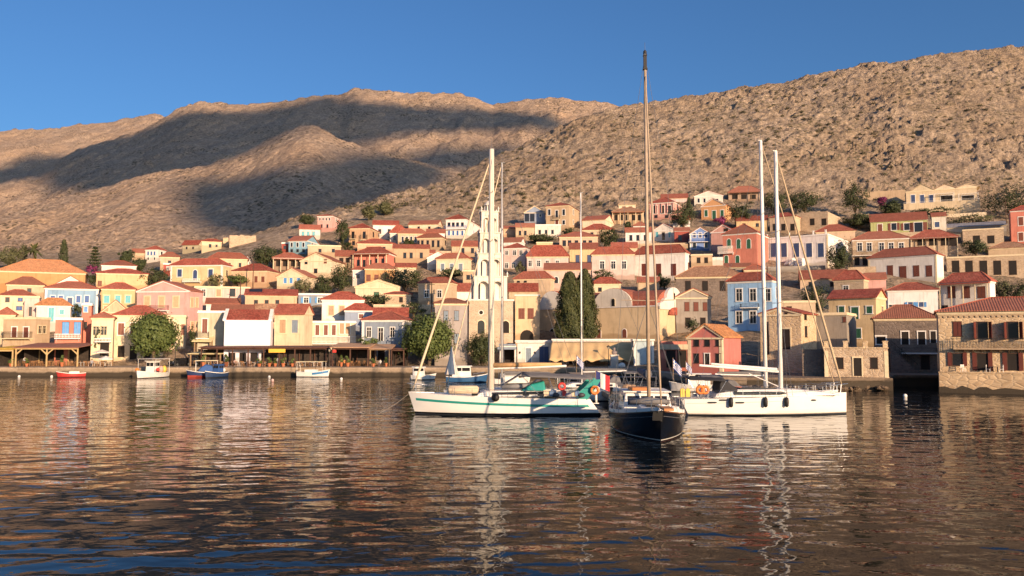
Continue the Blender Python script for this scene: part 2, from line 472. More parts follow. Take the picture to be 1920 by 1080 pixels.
def build_hillside():
    pxs = np.arange(-520, 2500, 2.6)
    qy = yquay(pxs)
    f = np.concatenate([np.linspace(0, .28, 90), np.linspace(.28, .72, 270)[1:], np.linspace(.72, 1, 40)[1:]])
    top = 760.0
    PX = np.repeat(pxs[None, :], len(f), 0)
    Y = (qy[None, :] + 1.0) + f[:, None] * (top - qy[None, :] - 1.0)
    Z = zland(PX.ravel(), Y.ravel()).reshape(PX.shape)
    zz = Z - CAMZ
    X = (PX - 960) / F * (Y * CA + zz * SA)
    wild = sstep(Y, 285, 350) * (.25 + .75 * sstep(PX, 380, 560))
    town = sstep(Z, 2.5, 7)
    big = fbm(X / 45, Y / 45, 4, 3)
    med = ridged(X / 16, Y / 13, 4, 9) - .55
    b1 = boulders(X / 6.2, Y / 5.2, 21, .4); b2 = boulders(X / 3.0, Y / 2.8, 33, .6); fine = fbm(X / 3.2, Y / 2.6, 3, 91)
    ledge = ridged(X / 60 + .3*big, Z / 7.0 + big * .8, 3, 50) - .6
    k1 = blocks(X / 8, Y / 6.0, 7); k2 = blocks(X / 4, Y / 3.4, 17); k3 = blocks(X / 2.2, Y / 2.0, 27)
    outc = .25 + 1.0 * sstep(fbm(X / 26 + .4*big, Y / 17, 3, 58), -.15, .4)
    cl = sstep(fbm(X / 30, Y / 24, 3, 77), -.25, .35)
    dz = wild * (3.2 * big + 2.2 * med + (1.3 * b1 + 1.1 * b2) * (.3 + .7 * cl) + 1.7 * ledge + .5 * fine + outc * (1.5 * k1 + 1.15 * k2 + .8 * k3)) + town * (1 - wild) * (.35 * fbm(X / 6, Y / 6, 3, 5) - .35)
    Z = Z + dz - .06
    o = mesh_np('hillside', np.stack([X, Y, Z], -1).reshape(-1, 3), grid_faces(*X.shape), HILLM, smooth=False)
    return structure(o)
build_hillside()

def interp(pts, x): return np.interp(x, [p[0] for p in pts], [p[1] for p in pts])
RIDGES = {
 'near': dict(y=(520, 880), foot=500, pts=[(-700,430),(-300,418),(0,398),(100,378),(153,362),(219,346),(248,334),(290,324),(328,318),(383,313),(430,296),(474,279),(515,256),(547,241),(572,236),(598,239),(638,262),(693,281),(760,296),(830,318),(900,350),(1000,400),(1200,430)]),
 'middle': dict(y=(830, 1500), foot=445, pts=[(-700,352),(-300,348),(0,343),(40,334),(75,329),(100,312),(125,293),(160,277),(205,264),(250,252),(290,232),(310,219),(330,206),(355,196),(380,192),(420,195),(460,196),(500,196),(530,190),(560,186),(600,181),(640,178),(655,171),(670,167),(700,169),(740,174),(760,176),(800,174),(860,178),(890,184),(925,197),(960,191),(1000,186),(1030,184),(1060,187),(1100,190),(1130,192),(1165,203),(1250,240),(1500,300)]),
 'far': dict(y=(1500, 2600), foot=400, pts=[(-700,270),(-300,256),(0,246),(60,243),(100,243),(150,234),(200,231),(250,221),(290,213),(310,219),(340,236),(400,262),(600,330),(900,380)])}
def hill_point(kind, px, v):
    r = RIDGES[kind]; yf, yr = r['y']
    zr = P(960, float(interp(r['pts'], px)), yr).z; zf = P(960, r['foot'], yf).z
    Y = yf + (yr - yf) * v; Z = zf + (zr - zf) * (v ** 1.05)
    X = (px - 960) / F * (Y * CA + (Z - CAMZ) * SA)
    return Vector((X, Y, Z))
def build_ridge(kind, step, amp):
    r = RIDGES[kind]; yf, yr = r['y']
    pxs = np.arange(-650, 1450, step)
    v = np.concatenate([np.linspace(0, 1, 150), np.linspace(1, 1.7, 45)[1:]])
    PX = np.repeat(pxs[None, :], len(v), 0); V = np.repeat(v[:, None], len(pxs), 1)
    dyr = (540 - interp(r['pts'], PX)) / F
    ZR = CAMZ + yr * (SA + dyr * CA) / (CA - dyr * SA); ZF = P(960, r['foot'], yf).z
    Y = yf + (yr - yf) * V
    up = ZF + (ZR - ZF) * np.minimum(V, 1) ** 1.05
    Z = np.where(V <= 1, up, ZR - (ZR - ZF) * 1.2 * (V - 1) ** 1.25)
    X = (PX - 960) / F * (Y * CA + (Z - CAMZ) * SA)
    sc = yr / 1000.0
    bell = np.clip(np.sin(np.clip(V, 0, 1) * math.pi), 0, 1)
    wx = X + 40*sc*fbm(X/(120*sc), Y/(120*sc), 2, 60)
    gul = ridged(wx / (95 * sc), Y / (330 * sc), 4, 13) - .6
    n1 = fbm(X / (85 * sc), Y / (85 * sc), 5, 17); n2 = ridged(X / (24 * sc), Y / (20 * sc), 4, 29) - .55
    b = boulders(X / (13 * sc), Y / (11 * sc), 41, .5)
    crest = sstep(V, .72, 1.0)
    Z = Z + sc * amp * (bell * (24 * gul + 15 * n1) + (2.0 + 2.2 * bell) * n2 + (2.6 * blocks(X / (9*sc), Y / (8*sc), 71) + 1.6 * fbm(X / (7*sc), Y / (6*sc), 3, 81)) * (.6 + .9 * sstep(fbm(X / (60*sc), Y / (45*sc), 3, 95), -.2, .4)) + 2.6 * b * (.3 + crest))
    o = mesh_np('hill', np.stack([X, Y, Z], -1).reshape(-1, 3), grid_faces(*X.shape), FARM)
    return structure(o)
build_ridge('near', 3.2, .62); build_ridge('middle', 3.2, .7); build_ridge('far', 4.5, .55)

# ------------------------------------------------------------------ unseen clouds behind the viewer, outlined to shade the mountains
CLOUDM = plain('cloud_white', (.8, .8, .8), 1.0, var=.03, scale=.02)
def hill_at(kind, px, py):
    lo, hi = 0.0, 1.0
    for _ in range(26):
        m = (lo + hi) / 2
        if proj(hill_point(kind, px, m))[1] > py: lo = m
        else: hi = m
    return hill_point(kind, px, lo)
def cloud(kind, poly, L, label):
    pts = []
    n = len(poly)
    for i in range(n):
        a, b = poly[i], poly[(i+1) % n]
        k = max(1, int(math.hypot(a[0]-b[0], a[1]-b[1]) / 14))
        for j in range(k):
            pts.append((a[0] + (b[0]-a[0]) * j / k, a[1] + (b[1]-a[1]) * j / k))
    base = [hill_at(kind, *p) + SUN * L for p in pts]
    c = sum(base, Vector()) / len(base)
    # flatten on a plane square to the sunlight, ragged edge, rounded in depth
    up = Vector((0, 0, 1)); ex = up.cross(SUN).normalized(); ey = SUN.cross(ex)
    fl = [((p - c).dot(ex), (p - c).dot(ey)) for p in base]
    vs = []; fs = []; m = len(fl); T = 160.0
    layers = [(.0, -.5), (.6, -.45), (.86, -.3), (.97, -.12), (1.0, .0), (.97, .12), (.86, .3), (.6, .45), (.0, .5)]
    for li, (s, d) in enumerate(layers):
        for k, (x, y) in enumerate(fl):
            wob = 1.03 + .014 * math.sin(k * 1.7 + li) + .012 * math.sin(k * .61 + 2 * li)
            q = c + ex * x * s * wob + ey * y * s * wob + SUN * d * T
            vs.append(q)
    for li in range(len(layers) - 1):
        for k in range(m):
            k2 = (k+1) % m
            fs.append((li*m+k, li*m+k2, (li+1)*m+k2, (li+1)*m+k))
    mb = MB(); mb.add(vs, fs)
    o = mb.build('cloud', CLOUDM, smooth=True)
    tag(o, label, 'cloud', 'unseen clouds shaped to shade the mountains', 'stuff')
cloud('middle', [(85,352),(90,305),(150,276),(250,252),(330,218),(380,210),(450,213),(540,200),(580,185),(640,183),(655,196),(700,196),(800,201),(860,200),(950,215),(1040,224),(1070,240),(1000,250),(900,247),(760,254),(690,266),(660,310),(560,335),(400,372),(330,366),(230,362),(150,366)], 6200, 'long low cloud whose shadow crosses the middle mountain face')
cloud('middle', [(640,285),(700,290),(760,292),(830,280),(900,272),(960,284),(990,300),(960,322),(800,330),(640,322)], 5600, 'small cloud shading the saddle right of the pyramid hill')
cloud('near', [(330,392),(338,352),(362,334),(400,345),(474,338),(547,312),(600,295),(650,288),(720,286),(800,296),(862,320),(832,352),(722,386),(642,413),(572,438),(520,456),(430,450),(360,428)], 5000, 'wide cloud whose shadow lies on the near slope')
cloud('far', [(-300,320),(0,312),(40,298),(100,290),(170,300),(190,340),(150,380),(-300,400)], 6500, 'cloud shading the foot of the farthest ridge')

# ------------------------------------------------------------------ water
def water():
    m, t, b = new_mat('harbour_water')
    v = coords(t, (1, 1, 1), world=True)
    def wv(scale, rot, sx, sy, det, rough=.5):
        mp = N(t, 'Mapping'); mp.inputs['Rotation'].default_value = (0, 0, R(rot)); mp.inputs['Scale'].default_value = (sx, sy, 1)
        t.links.new(v, mp.inputs['Vector'])
        return noise(t, mp.outputs[0], scale, det, rough, .25)
    a = wv(1.0, -9, .20, .40, 2, .45)
    c = wv(1.0, -14, .62, 1.05, 1, .4)
    d = wv(1.0, 14, 1.9, 2.6, 2, .5)
    e = wv(1.0, 0, .02, .035, 2, .5)     # calm and ruffled patches
    pat = ramp(t, e, [(.36, .55), (.64, 1.3)])
    s1 = N(t, 'Math', operation='MULTIPLY'); t.links.new(a, s1.inputs[0]); s1.inputs[1].default_value = WAVE[0]
    s2 = N(t, 'Math', operation='MULTIPLY_ADD'); t.links.new(c, s2.inputs[0]); s2.inputs[1].default_value = WAVE[1]; t.links.new(s1.outputs[0], s2.inputs[2])
    s3 = N(t, 'Math', operation='MULTIPLY_ADD'); t.links.new(d, s3.inputs[0]); s3.inputs[1].default_value = WAVE[2]; t.links.new(s2.outputs[0], s3.inputs[2])
    s4 = N(t, 'Math', operation='MULTIPLY'); t.links.new(s3.outputs[0], s4.inputs[0]); t.links.new(pat, s4.inputs[1])
    bn = N(t, 'Bump'); bn.inputs['Strength'].default_value = 1; bn.inputs['Distance'].default_value = 1.0
    t.links.new(s4.outputs[0], bn.inputs['Height']); t.links.new(bn.outputs[0], b.inputs['Normal'])
    b.inputs['Base Color'].default_value = (.006, .008, .010, 1)
    b.inputs['Roughness'].default_value = .012; b.inputs['IOR'].default_value = 1.25; b.inputs['Specular IOR Level'].default_value = .42
    mb = MB(); mb.add([(-4000,-400,0),(4000,-400,0),(4000,160,0),(-4000,160,0)], [(0,1,2,3)])
    structure(mb.build('water', m))
WAVE = (.10, .060, .008)
water()

# ------------------------------------------------------------------ quay
def quay_mat(key, ca, cb, tide):
    m, t, b = new_mat(key)
    v = coords(t, world=True); n1 = noise(t, v, .35, 6, .65); n2 = noise(t, v, 3.0, 5, .7)
    col = mixc(t, ca, cb, ramp(t, n1, [(.4, 0.0), (.62, 1.0)]))
    col = mixc(t, col, ramp(t, n2, [(.3, .75), (.7, 1.2)]), 1.0, 'MULTIPLY')
    sp = N(t, 'SeparateXYZ'); t.links.new(v, sp.inputs[0])
    ad = N(t, 'Math', operation='MULTIPLY_ADD'); t.links.new(n1, ad.inputs[0]); ad.inputs[1].default_value = 1.3; t.links.new(sp.outputs['Z'], ad.inputs[2])
    sc = N(t, 'Math', operation='MULTIPLY'); t.links.new(ad.outputs[0], sc.inputs[0]); sc.inputs[1].default_value = .4
    col = mixc(t, (.05,.038,.024), col, ramp(t, sc.outputs[0], [(tide * .4, 0.0), (tide * .4 + .14, 1.0)]))   # weed below the tide line
    t.links.new(col, b.inputs['Base Color']); b.inputs['Roughness'].default_value = .9
    bump(t, b, n2, .5, .05)
    return m
QUAYM = quay_mat('quay_concrete', (.40,.31,.22), (.29,.22,.15), 1.25)
SHOREM = quay_mat('old_shore_wall', (.22,.16,.11), (.15,.11,.075), 1.7)
TERM_ = quay_mat('terrace_masonry', (.50,.36,.22), (.38,.27,.17), .75)
def quay():
    pts = [(px, y) for px, y in QUAY if px <= 1775]
    E = []
    for i, (px, y) in enumerate(pts):
        E.append(((px - 960) / F * (y * CA + (ZQ - CAMZ) * SA), y))
    E.append((E[-1][0] + 60, 97.0))
    mb = MB(); n = len(E)
    vs = []
    for x, y in E:
        vs += [(x, y, -1.5), (x, y, 1.12), (x, y - .16, 1.13), (x, y - .16, ZQ + .02), (x, y + .6, ZQ + .03), (x, y + 16, ZQ + .0)]
    fs = []
    for i in range(n - 1):
        for k in range(5): fs.append((i*6+k, (i+1)*6+k, (i+1)*6+k+1, i*6+k+1))
    mb.add(vs, fs); mb.m = [1 if f[0] // 6 >= 6 else 0 for f in mb.f]
    structure(mb.build('quay', [QUAYM, SHOREM]))
quay()
# ------------------------------------------------------------------ house builder
class Frame:
    """upright facade between picture columns x0..x1 standing where the land meets (mid, yb); x along the facade, y inwards, z up"""
    def __init__(s, x0, x1, yb, x2=None, Y=None, psi=None):
        xm = (x0 + x1) / 2
        if Y is None: Y = land_hit(min(max(xm, -200), 2100), yb)
        um = (xm - 960) / F
        if x2 is not None:
            u2 = (x2 - 960) / F
            ph = math.atan(abs(u2) if (u2 > 0) == (x2 > x1) else -abs(u2)) + R(14)
            ph = max(ph, R(8)); ps = -ph if x2 > x1 else ph
        else: ps = -math.atan(um) * .85
        if psi is not None: ps = R(psi)
        s.psi = ps
        c, n = math.cos(ps), math.sin(ps)
        # ground height at the facade line
        g = P(xm, yb, Y)
        s.z0 = g.z
        def ux(px):
            d = ray(px, yb); return d.x / d.y
        if x2 is not None and x2 < x1:       # left corner nearest
            cx, cy = P(x0, yb, Y).x, Y; u = ux(x1)
            W = (u * cy - cx) / (c - u * n); ox, oy = cx, cy
        else:
            cx, cy = P(x1, yb, Y).x, Y; u = ux(x0)
            W = (cx - u * cy) / (c - u * n); ox, oy = cx - W * c, cy - W * n
        s.W = abs(W); s.ax = Vector((c, n, 0)); s.ay = Vector((-n, c, 0))
        s.o = Vector((ox, oy, s.z0)) + s.ax * s.W / 2
        s.Y = Y; s.k = F / Y; s.D = None
        if x2 is not None:
            cc = s.o + s.ax * (s.W / 2 if x2 > x1 else -s.W / 2); u = ux(x2)
            den = s.ay.x - u * s.ay.y
            s.D = max(3.5, min(22, (u * cc.y - cc.x) / den)) if abs(den) > 1e-4 else 8
    def f(s, px, py, y=0.0):
        """facade coordinates (x, z) of a picture position, on the plane y"""
        d = ray(px, py); q = Vector((0, 0, CAMZ)) - s.o - s.ay * y
        t = -q.dot(s.ay) / d.dot(s.ay); p = q + d * t
        return p.dot(s.ax), p.z
    def side(s, px, py, sx):
        d = ray(px, py); q = Vector((0, 0, CAMZ)) - s.o - s.ax * sx
        t = -q.dot(s.ax) / d.dot(s.ax); p = q + d * t
        return p.dot(s.ay), p.z
    def zat(s, py, y):
        p = s.o + s.ay * y
        return P(960, py, p.y).z - s.z0

HOUSES = []
def opening(fr, x, z, w, h, st, parent, plane='f', sx=0, D=0):
    """window or door: a frame proud of the wall with the pane or shutters inside it; st = frame colour, pane colour, flags"""
    near = fr.k > 6.2
    door = 'D' in st
    fw = max(.09, min(.17, w * .15)); pc = PANE[st[1]]
    fm = {'w': WHITE, 'k': CREAMP, 'n': None}[st[0]]
    def put(mb, name, mat, par):
        if plane == 's':                         # turn onto the side wall
            r = 1 if sx > 0 else -1
            mb.v = [(sx - r * vy, vx, vz) if r > 0 else (sx - r * vy, vx, vz) for vx, vy, vz in mb.v]
            if r < 0: pass
        return mb.build(name, mat, par)
    a = MB(); x0, x1, z0, z1 = x - w/2, x + w/2, z - h/2, z + h/2
    if 'a' in st:
        n = 8; rr = w / 2; zc = z1 - rr
        outer = [(x + rr*math.cos(math.pi*i/n), zc + rr*math.sin(math.pi*i/n)) for i in range(n+1)]
        prof = [(x0, z0), (x1, z0)] + outer[0:n] + [(x0, zc)]
        ro = rr + (fw if fm else .05)
        po = [(x - ro, z0 - .02), (x + ro, z0 - .02)] + [(x + ro*math.cos(math.pi*i/n), zc + ro*math.sin(math.pi*i/n)) for i in range(n)] + [(x - ro, zc)]
        a.prism_y(po, -.05, .02)
        root = put(a, 'door' if door else 'window', fm or DWOOD, parent)
        put(MB().prism_y(prof, -.075, .01), 'door_leaf' if door and st[1] not in 'dk' else ('pane' if st[1] in 'dk' else 'shutter'), pc, root)
        return
    g = fw if fm else .06
    pr = .085 if fm else .05
    a.box(x0 - g, x0, -pr, .02, z0, z1); a.box(x1, x1 + g, -pr, .02, z0, z1)
    a.box(x0 - g - .03, x1 + g + .03, -pr - .02, .02, z1, z1 + g * 1.25)
    if not door: a.box(x0 - g - .05, x1 + g + .05, -pr - .06, .02, z0 - g, z0)
    root = put(a, 'door' if door else 'window', fm or DWOOD, parent)
    if st[1] in 'dk':
        b = MB(); b.box(x0 + .001, x1 - .001, -.02, .015, z0 + .001, z1 - .001)
        put(b, 'pane', pc, root)
        if st[1] == 'd' and near and fm:
            b = MB(); b.box(x - .035, x + .035, -.05, -.021, z0, z1); b.box(x0, x - .036, -.046, -.021, z + h*.18, z + h*.18 + .05); b.box(x + .036, x1, -.046, -.021, z + h*.18, z + h*.18 + .05)
            put(b, 'glazing_bar', fm, root)
    else:
        for sgn in (-1, 1):
            b = MB(); xa, xb = (x0 + .004, x - .012) if sgn < 0 else (x + .012, x1 - .004)
            b.box(xa, xb, -.045, .01, z0 + .004, z1 - .004)
            if near:
                b.box(xa + .05, xb - .05, -.06, -.046, z0 + .1, z - .06); b.box(xa + .05, xb - .05, -.06, -.046, z + .06, z1 - .1)
            put(b, 'door_leaf' if door else 'shutter', pc, root)
    sh = [ch for ch in st[2:] if ch.islower() and ch != 'a']
    if sh:                                        # opened shutter leaves beside it
        lw = w * .5
        for sgn in (-1, 1):
            b = MB(); xa = x0 - g - lw if sgn < 0 else x1 + g
            b.box(xa, xa + lw, -.13, -.09, z0, z1)
            put(b, 'shutter', PANE[sh[0]], root)

def rail(mb, x0, x1, y0, y1, z0, z1, step=.16, r=.012, left=True, right=True):
    """an iron balcony railing round three sides"""
    for x in np.arange(x0, x1 + .01, step): mb.box(x - r, x + r, y0 - r, y0 + r, z0, z1 - .03)
    for xx, on in ((x0, left), (x1, right)):
        if on:
            for y in np.arange(y0 + step, y1, step): mb.box(xx - r, xx + r, y - r, y + r, z0, z1 - .03)
            mb.box(xx - .025, xx + .025, y0 + .026, y1, z1 - .045, z1)
    mb.box(x0 - .03, x1 + .03, y0 - .025, y0 + .025, z1 - .045, z1 + .002)

def roof_parts(fr, kind, W, D, ze, za, rm, root, trim, ov=.38, wallm=None, y0=0.0):
    """roof and white cornice for a box W x D with eaves at ze and top at za"""
    hw = W / 2
    if kind in 'hsp':
        c = MB(); c.box(-hw - .16, hw + .16, y0 - .16, y0 + D + .16, ze - .24, ze)
        c.box(-hw - .09, hw + .09, y0 - .09, y0 + D + .09, ze - .36, ze - .241)
        if kind == 'h' or trim: c.build('cornice', trim or CREAMP, root)
    if kind == 'h':
        b = MB(); zb = ze + .008; zf = zb + .1
        x0, x1, ya, yb = -hw - ov, hw + ov, y0 - ov, y0 + D + ov
        if W >= D: r0 = (x0 + (yb - ya) / 2 * .98, (ya + yb) / 2); r1 = (x1 - (yb - ya) / 2 * .98, (ya + yb) / 2)
        else: r0 = ((x0 + x1) / 2, ya + (x1 - x0) / 2 * .98); r1 = ((x0 + x1) / 2, yb - (x1 - x0) / 2 * .98)
        if r1[0] - r0[0] < .05 and W >= D: r0 = ((x0+x1)/2 - .03, r0[1]); r1 = ((x0+x1)/2 + .03, r1[1])
        vs = [(x0,ya,zb),(x1,ya,zb),(x1,yb,zb),(x0,yb,zb),(x0,ya,zf),(x1,ya,zf),(x1,yb,zf),(x0,yb,zf),(r0[0],r0[1],za),(r1[0],r1[1],za)]
        fs = [(0,3,2,1),(0,1,5,4),(1,2,6,5),(2,3,7,6),(3,0,4,7)]
        if W >= D: fs += [(4,5,9,8),(5,6,9),(6,7,8,9),(7,4,8)]
        else: fs += [(4,5,8),(5,6,9,8),(6,7,9),(7,4,8,9)]
        b.add(vs, fs)
        ro = b.build('roof', rm, root)
        cap = MB(); pts4 = [(x0,ya,zf),(x1,ya,zf),(x1,yb,zf),(x0,yb,zf)]
        ends = [r0, r1, r1, r0] if W >= D else [r0, r0, r1, r1]
        for p, e in zip(pts4, ends): cap.tube([p, (e[0], e[1], za + .03)], .085, 5)
        cap.tube([(r0[0], r0[1], za + .03), (r1[0], r1[1], za + .03)], .09, 5)
        cap.build('ridge_tiles', rm, ro)
        return ro
    if kind in 'gs':
        t = .17; lift = .012
        if kind == 'g': half, L0, L1 = hw, y0 - .28, y0 + D + .28
        else: half, L0, L1 = D / 2, -hw - .26, hw + .26
        sl = (za - ze) / half; o = ov if kind == 's' else .3
        zo = ze - sl * o
        prof = [(-half - o, zo + lift), (0, za + lift), (half + o, zo + lift), (half + o, zo + t + lift), (0, za + t + lift), (-half - o, zo + t + lift)]
        b = MB()
        if kind == 'g': b.prism_y([(x, z) for x, z in prof], L0, L1)
        else: b.prism_x([(y + y0 + D / 2, z) for y, z in prof], L0, L1)
        ro = b.build('roof', rm, root)
        tr = MB(); h = .24
        if kind == 'g' and trim:
            p2 = [(-half - o*.8, ze - sl*o*.8 - .002), (-half - o*.8, ze - sl*o*.8 - h), (0, za - h), (half + o*.8, ze - sl*o*.8 - h), (half + o*.8, ze - sl*o*.8 - .002), (0, za - .002)]
            tr.prism_y(p2, y0 - .2, y0 - .002)
            tr.box(-hw - .14, hw + .14, y0 - .15, y0 - .003, ze - .3 - h*.3, ze - .3 + .16)
            tr.build('cornice', trim, root)
        return ro
    if kind == 'f':
        c = MB(); c.box(-hw - .14, hw + .14, y0 - .14, y0 + D + .14, ze - .2, ze + .04)
        c.box(-hw - .06, hw + .06, y0 - .06, y0 + D + .06, ze + .041, ze + .25)
        return c.build('cornice', trim or CREAMP, root)
    if kind == 'n':
        c = MB(); rng = random.Random(int(W * 1000))
        x = -hw
        while x < hw - .2:
            wd = min(rng.uniform(.5, 1.3), hw - x); c.box(x + .01, x + wd - .01, y0 + .01, y0 + .5, ze - .1, ze + rng.uniform(.02, .5)); x += wd
        return c.build('broken_wall_top', wallm, root)

def house(label, x0, x1, ye, yb, col, roof='h', ya=None, wins='', x2=None, rc='r', trim=None, cat='house', name='house', bal='', Y=None, D=None, psi=None, corner=None, sidecol=None, band=None, group='houses of the hillside town'):
    fr = Frame(x0, x1, yb, x2, Y, psi)
    HOUSES.append(dict(fr=fr, a=(label, x0, x1, ye, yb, col, roof, ya, wins, x2, rc, trim, cat, name, bal, D, corner, sidecol, band, group)))
def finish_house(h):
    fr = h['fr']; (label, x0, x1, ye, yb, col, roof, ya, wins, x2, rc, trim, cat, name, bal, D, corner, sidecol, band, group) = h['a']
    W = fr.W; D = h['D']
    root = thing(name, label, cat, fr.o, fr.psi, group)
    ze = fr.zat(ye, 0); hw = W / 2
    yr = {'h': min(W, D) / 2 if W < D else D / 2, 'g': 0, 's': D / 2}.get(roof, 0)
    za = fr.zat(ya, yr) if ya else ze + .2
    if roof in 'hs': za = max(za, ze + min(W, D) * .13)
    if roof == 'g': za = max(za, ze + W * .12)
    wm = wallmat(col)
    tr = {None: (WHITE if col in 'WBGKRDQULN' else CREAMP), 'w': WHITE, 'c': CREAMP, '-': None}[trim]
    b = MB(); bot = -3.5
    if roof == 'g': b.prism_y([(-hw, bot), (hw, bot), (hw, ze), (0, za), (-hw, ze)], 0, D)
    elif roof == 's': b.prism_x([(0, bot), (D, bot), (D, ze), (D / 2, za), (0, ze)], -hw, hw)
    else: b.box(-hw, hw, 0, D, bot, ze - .1)
    b.build('wall', wm, root)
    roof_parts(fr, roof, W, D, ze, za, ROOFS[rc], root, tr, wallm=wm)
    if corner:
        cm = {'w': WHITE, 'c': CREAMP}[corner]
        sides = (-1, 1)
        for sg in sides:
            c = MB(); xa = sg * hw; wd = .42
            c.box(min(xa + sg*.04, xa - sg*wd), max(xa + sg*.04, xa - sg*wd), -.045, wd, -.3, ze - .37 if roof != 'g' else ze - .45)
            c.build('pilaster', cm, root)
    if band:
        zb = fr.f(fr_mid(x0, x1), band)[1]
        c = MB(); c.box(-hw - .05, hw + .05, -.07, D + .05, zb - .1, zb + .1); c.build('string_course', tr or CREAMP, root)
    for spec in [q for q in wins.split('|') if q]:
        pl = 'f'
        if spec.startswith('s:'): pl = 's'; spec = spec[2:]
        xs, py, wh, st = spec.split(';')
        pw, ph = [float(q) for q in (wh if ',' in wh else '6,' + wh).split(',')]
        for px in xs.split():
            px = float(px); py_ = float(py)
            if pl == 'f':
                x, z = fr.f(px, py_); k = fr.k
                z1 = fr.f(px, py_ - ph / 2)[1]; z0 = fr.f(px, py_ + ph / 2)[1]
                x = max(-hw + pw / k / 2 + .12, min(hw - pw / k / 2 - .12, x))
                opening(fr, x, z, pw / k, z1 - z0, st, root)
            else:
                sx = hw if x2 > x1 else -hw
                y, z = fr.side(px, py_, sx)
                y = max(.6, min(D - .6, y)); ww = min(1.1, D / 4)
                opening(fr, y, z, ww, ph / fr.k, st, root, 's', sx, D)
    for spec in [q for q in bal.split('|') if q]:
        a0, a1, yt, yl, c = spec.split()
        xa, zt = fr.f(float(a0), float(yt)); xb, zl = fr.f(float(a1), float(yl))
        s = MB(); s.box(xa, xb, -.95, -.001, zl - .16, zl)
        for xx in (xa + .2, xb - .35): s.prism_x([(-.7, zl - .161), (-.001, zl - .161), (-.001, zl - .6)], xx, xx + .14)
        bo = s.build('balcony', WHITE if c != 'd' else tr or CREAMP, root)
        if c == 'w':
            r = MB()
            for xx in np.arange(xa + .1, xb, .24): r.lathe([(.05, zl), (.035, zl + .1), (.08, zl + .3), (.04, zl + .55), (.06, zt - .1)], xx, -.85, 0, 6)
            r.box(xa, xb, -.95, -.75, zt - .099, zt); r.build('balustrade', WHITE, bo)
        else:
            r = MB(); rail(r, xa + .04, xb - .04, -.9, -.02, zl, zt); r.build('railing', IRON if c == 'd' else PANE['b'], bo)
    h['root'] = root
    return root
def fr_mid(a, b): return (a + b) / 2
def corners(h):
    fr = h['fr']; W, D = fr.W + .5, h['D'] + .3
    c = fr.o; return [c + fr.ax * sx * W / 2 + fr.ay * sy for sx, sy in ((-1, -.15), (1, -.15), (1, D), (-1, D))]
def overlap(a, b):
    ca, cb = corners(a), corners(b)
    for f in (a['fr'], b['fr']):
        for ax in (f.ax, f.ay):
            pa = [p.dot(ax) for p in ca]; pb = [p.dot(ax) for p in cb]
            if max(pa) <= min(pb) or max(pb) <= min(pa): return False
    return True
def place_houses():
    for h in HOUSES:
        fr = h['fr']; D = h['a'][15]
        h['D'] = D or fr.D or max(4.0, min(9.0, fr.W * .75))
        h['fixed'] = bool(D)
    for it in range(8):
        hit = 0
        hs = sorted(HOUSES, key=lambda h: h['fr'].Y)
        for i, a in enumerate(hs):
            for b in hs[i+1:]:
                if b['fr'].Y - a['fr'].Y > 30: break
                if overlap(a, b):
                    hit += 1
                    while overlap(a, b) and a['D'] > 4.2 and not a['fixed']: a['D'] -= .5
                    if overlap(a, b):
                        ar = b['a']; nY = b['fr'].Y + 1.2
                        b['fr'] = Frame(ar[1], ar[2], ar[4], ar[9], nY)
        if not hit: break
    for h in HOUSES: finish_house(h)
# ------------------------------------------------------------------ the town, house by house (picture columns, eaves, foot)
H = house
# front row on the left quay
H('beige two-storey house with two red-brown balcony doors behind the taverna pergola', 3, 64, 597, 685, 'T', 'f', None, '27 49;623;10,19;wrD|27 49;664;10,18;nkD|s:75 82;618;14;kd', x2=91, bal='8 61 622 634 d')
H('coral house with two tall blue doors over a white balcony slab', 101, 151, 598, 685, 'R', 'f', None, '123 145;616;11,24;nlD|112 138;665;12,20;nk', bal='103 151 626 634 w', trim='w')
H('narrow coral tower with one small blue window beside the coral house', 150, 168, 571, 685, 'R', 'f', None, '161;580;6,10;wl|160;610;5,12;nd', D=5)
H('cream house with dark balcony door and red roof right of the coral tower', 169, 210, 596, 686, 'C', 'h', 585, '180 195;620;9,16;kd|196;655;14,24;nkD', bal='178 209 634 640 w')
H('big pale quay house with hipped red roof half hidden by the round tree', 211, 305, 591, 685, 'C', 'h', 573, '227 250 276;617;10,22;wr|227;659;10,20;nk|250;662;11,26;nkD|276;660;10,20;nk', D=7)
H('lower flat-topped wing of the pale quay house right behind the round tree', 307, 346, 593, 685, 'C', 'f', None, '343;618;6,20;kr|325;640;6,16;kr', D=7)
H('cream house with white cornice and red-brown balcony door left of the cinema wall', 369, 426, 585, 685, 'Z', 'f', None, '384;611;9,26;wrD|376;664;8,18;nk|400;660;14,22;nkD', bal='368 392 622 634 d', trim='w')
H('cream house with large tan shutter and gabled red roof beside the cinema wall', 513, 569, 587, 685, 'C', 's', 571, '530;612;12,25;ko|553;612;12,24;ky|530;662;12,20;nk', x2=603)
H('white-corniced terrace house with a long balustrade and five red-brown shuttered windows', 556, 666, 604, 685, 'C', 'f', None, '567 579 595 611 626;619;7,19;wr|641 652;616;8,20;wo|575 600 625 650;665;14,18;nk', bal='545 668 630 644 w', trim='w', D=7)
H('blue-grey quay house with white-framed windows and wide white eaves', 678, 757, 600, 685, 'G', 'h', 584, '692 736;623;8,18;wd|714;627;9,24;wdD|690 715 740;665;12,20;nk', x2=776, trim='w', corner='w')
H('grey shuttered building in shade left of the clock tower', 815, 876, 569, 686, 'E', 'h', 560, '836 856;592;8,18;ny|836 856;635;8,18;ny', rc='d', trim='-')
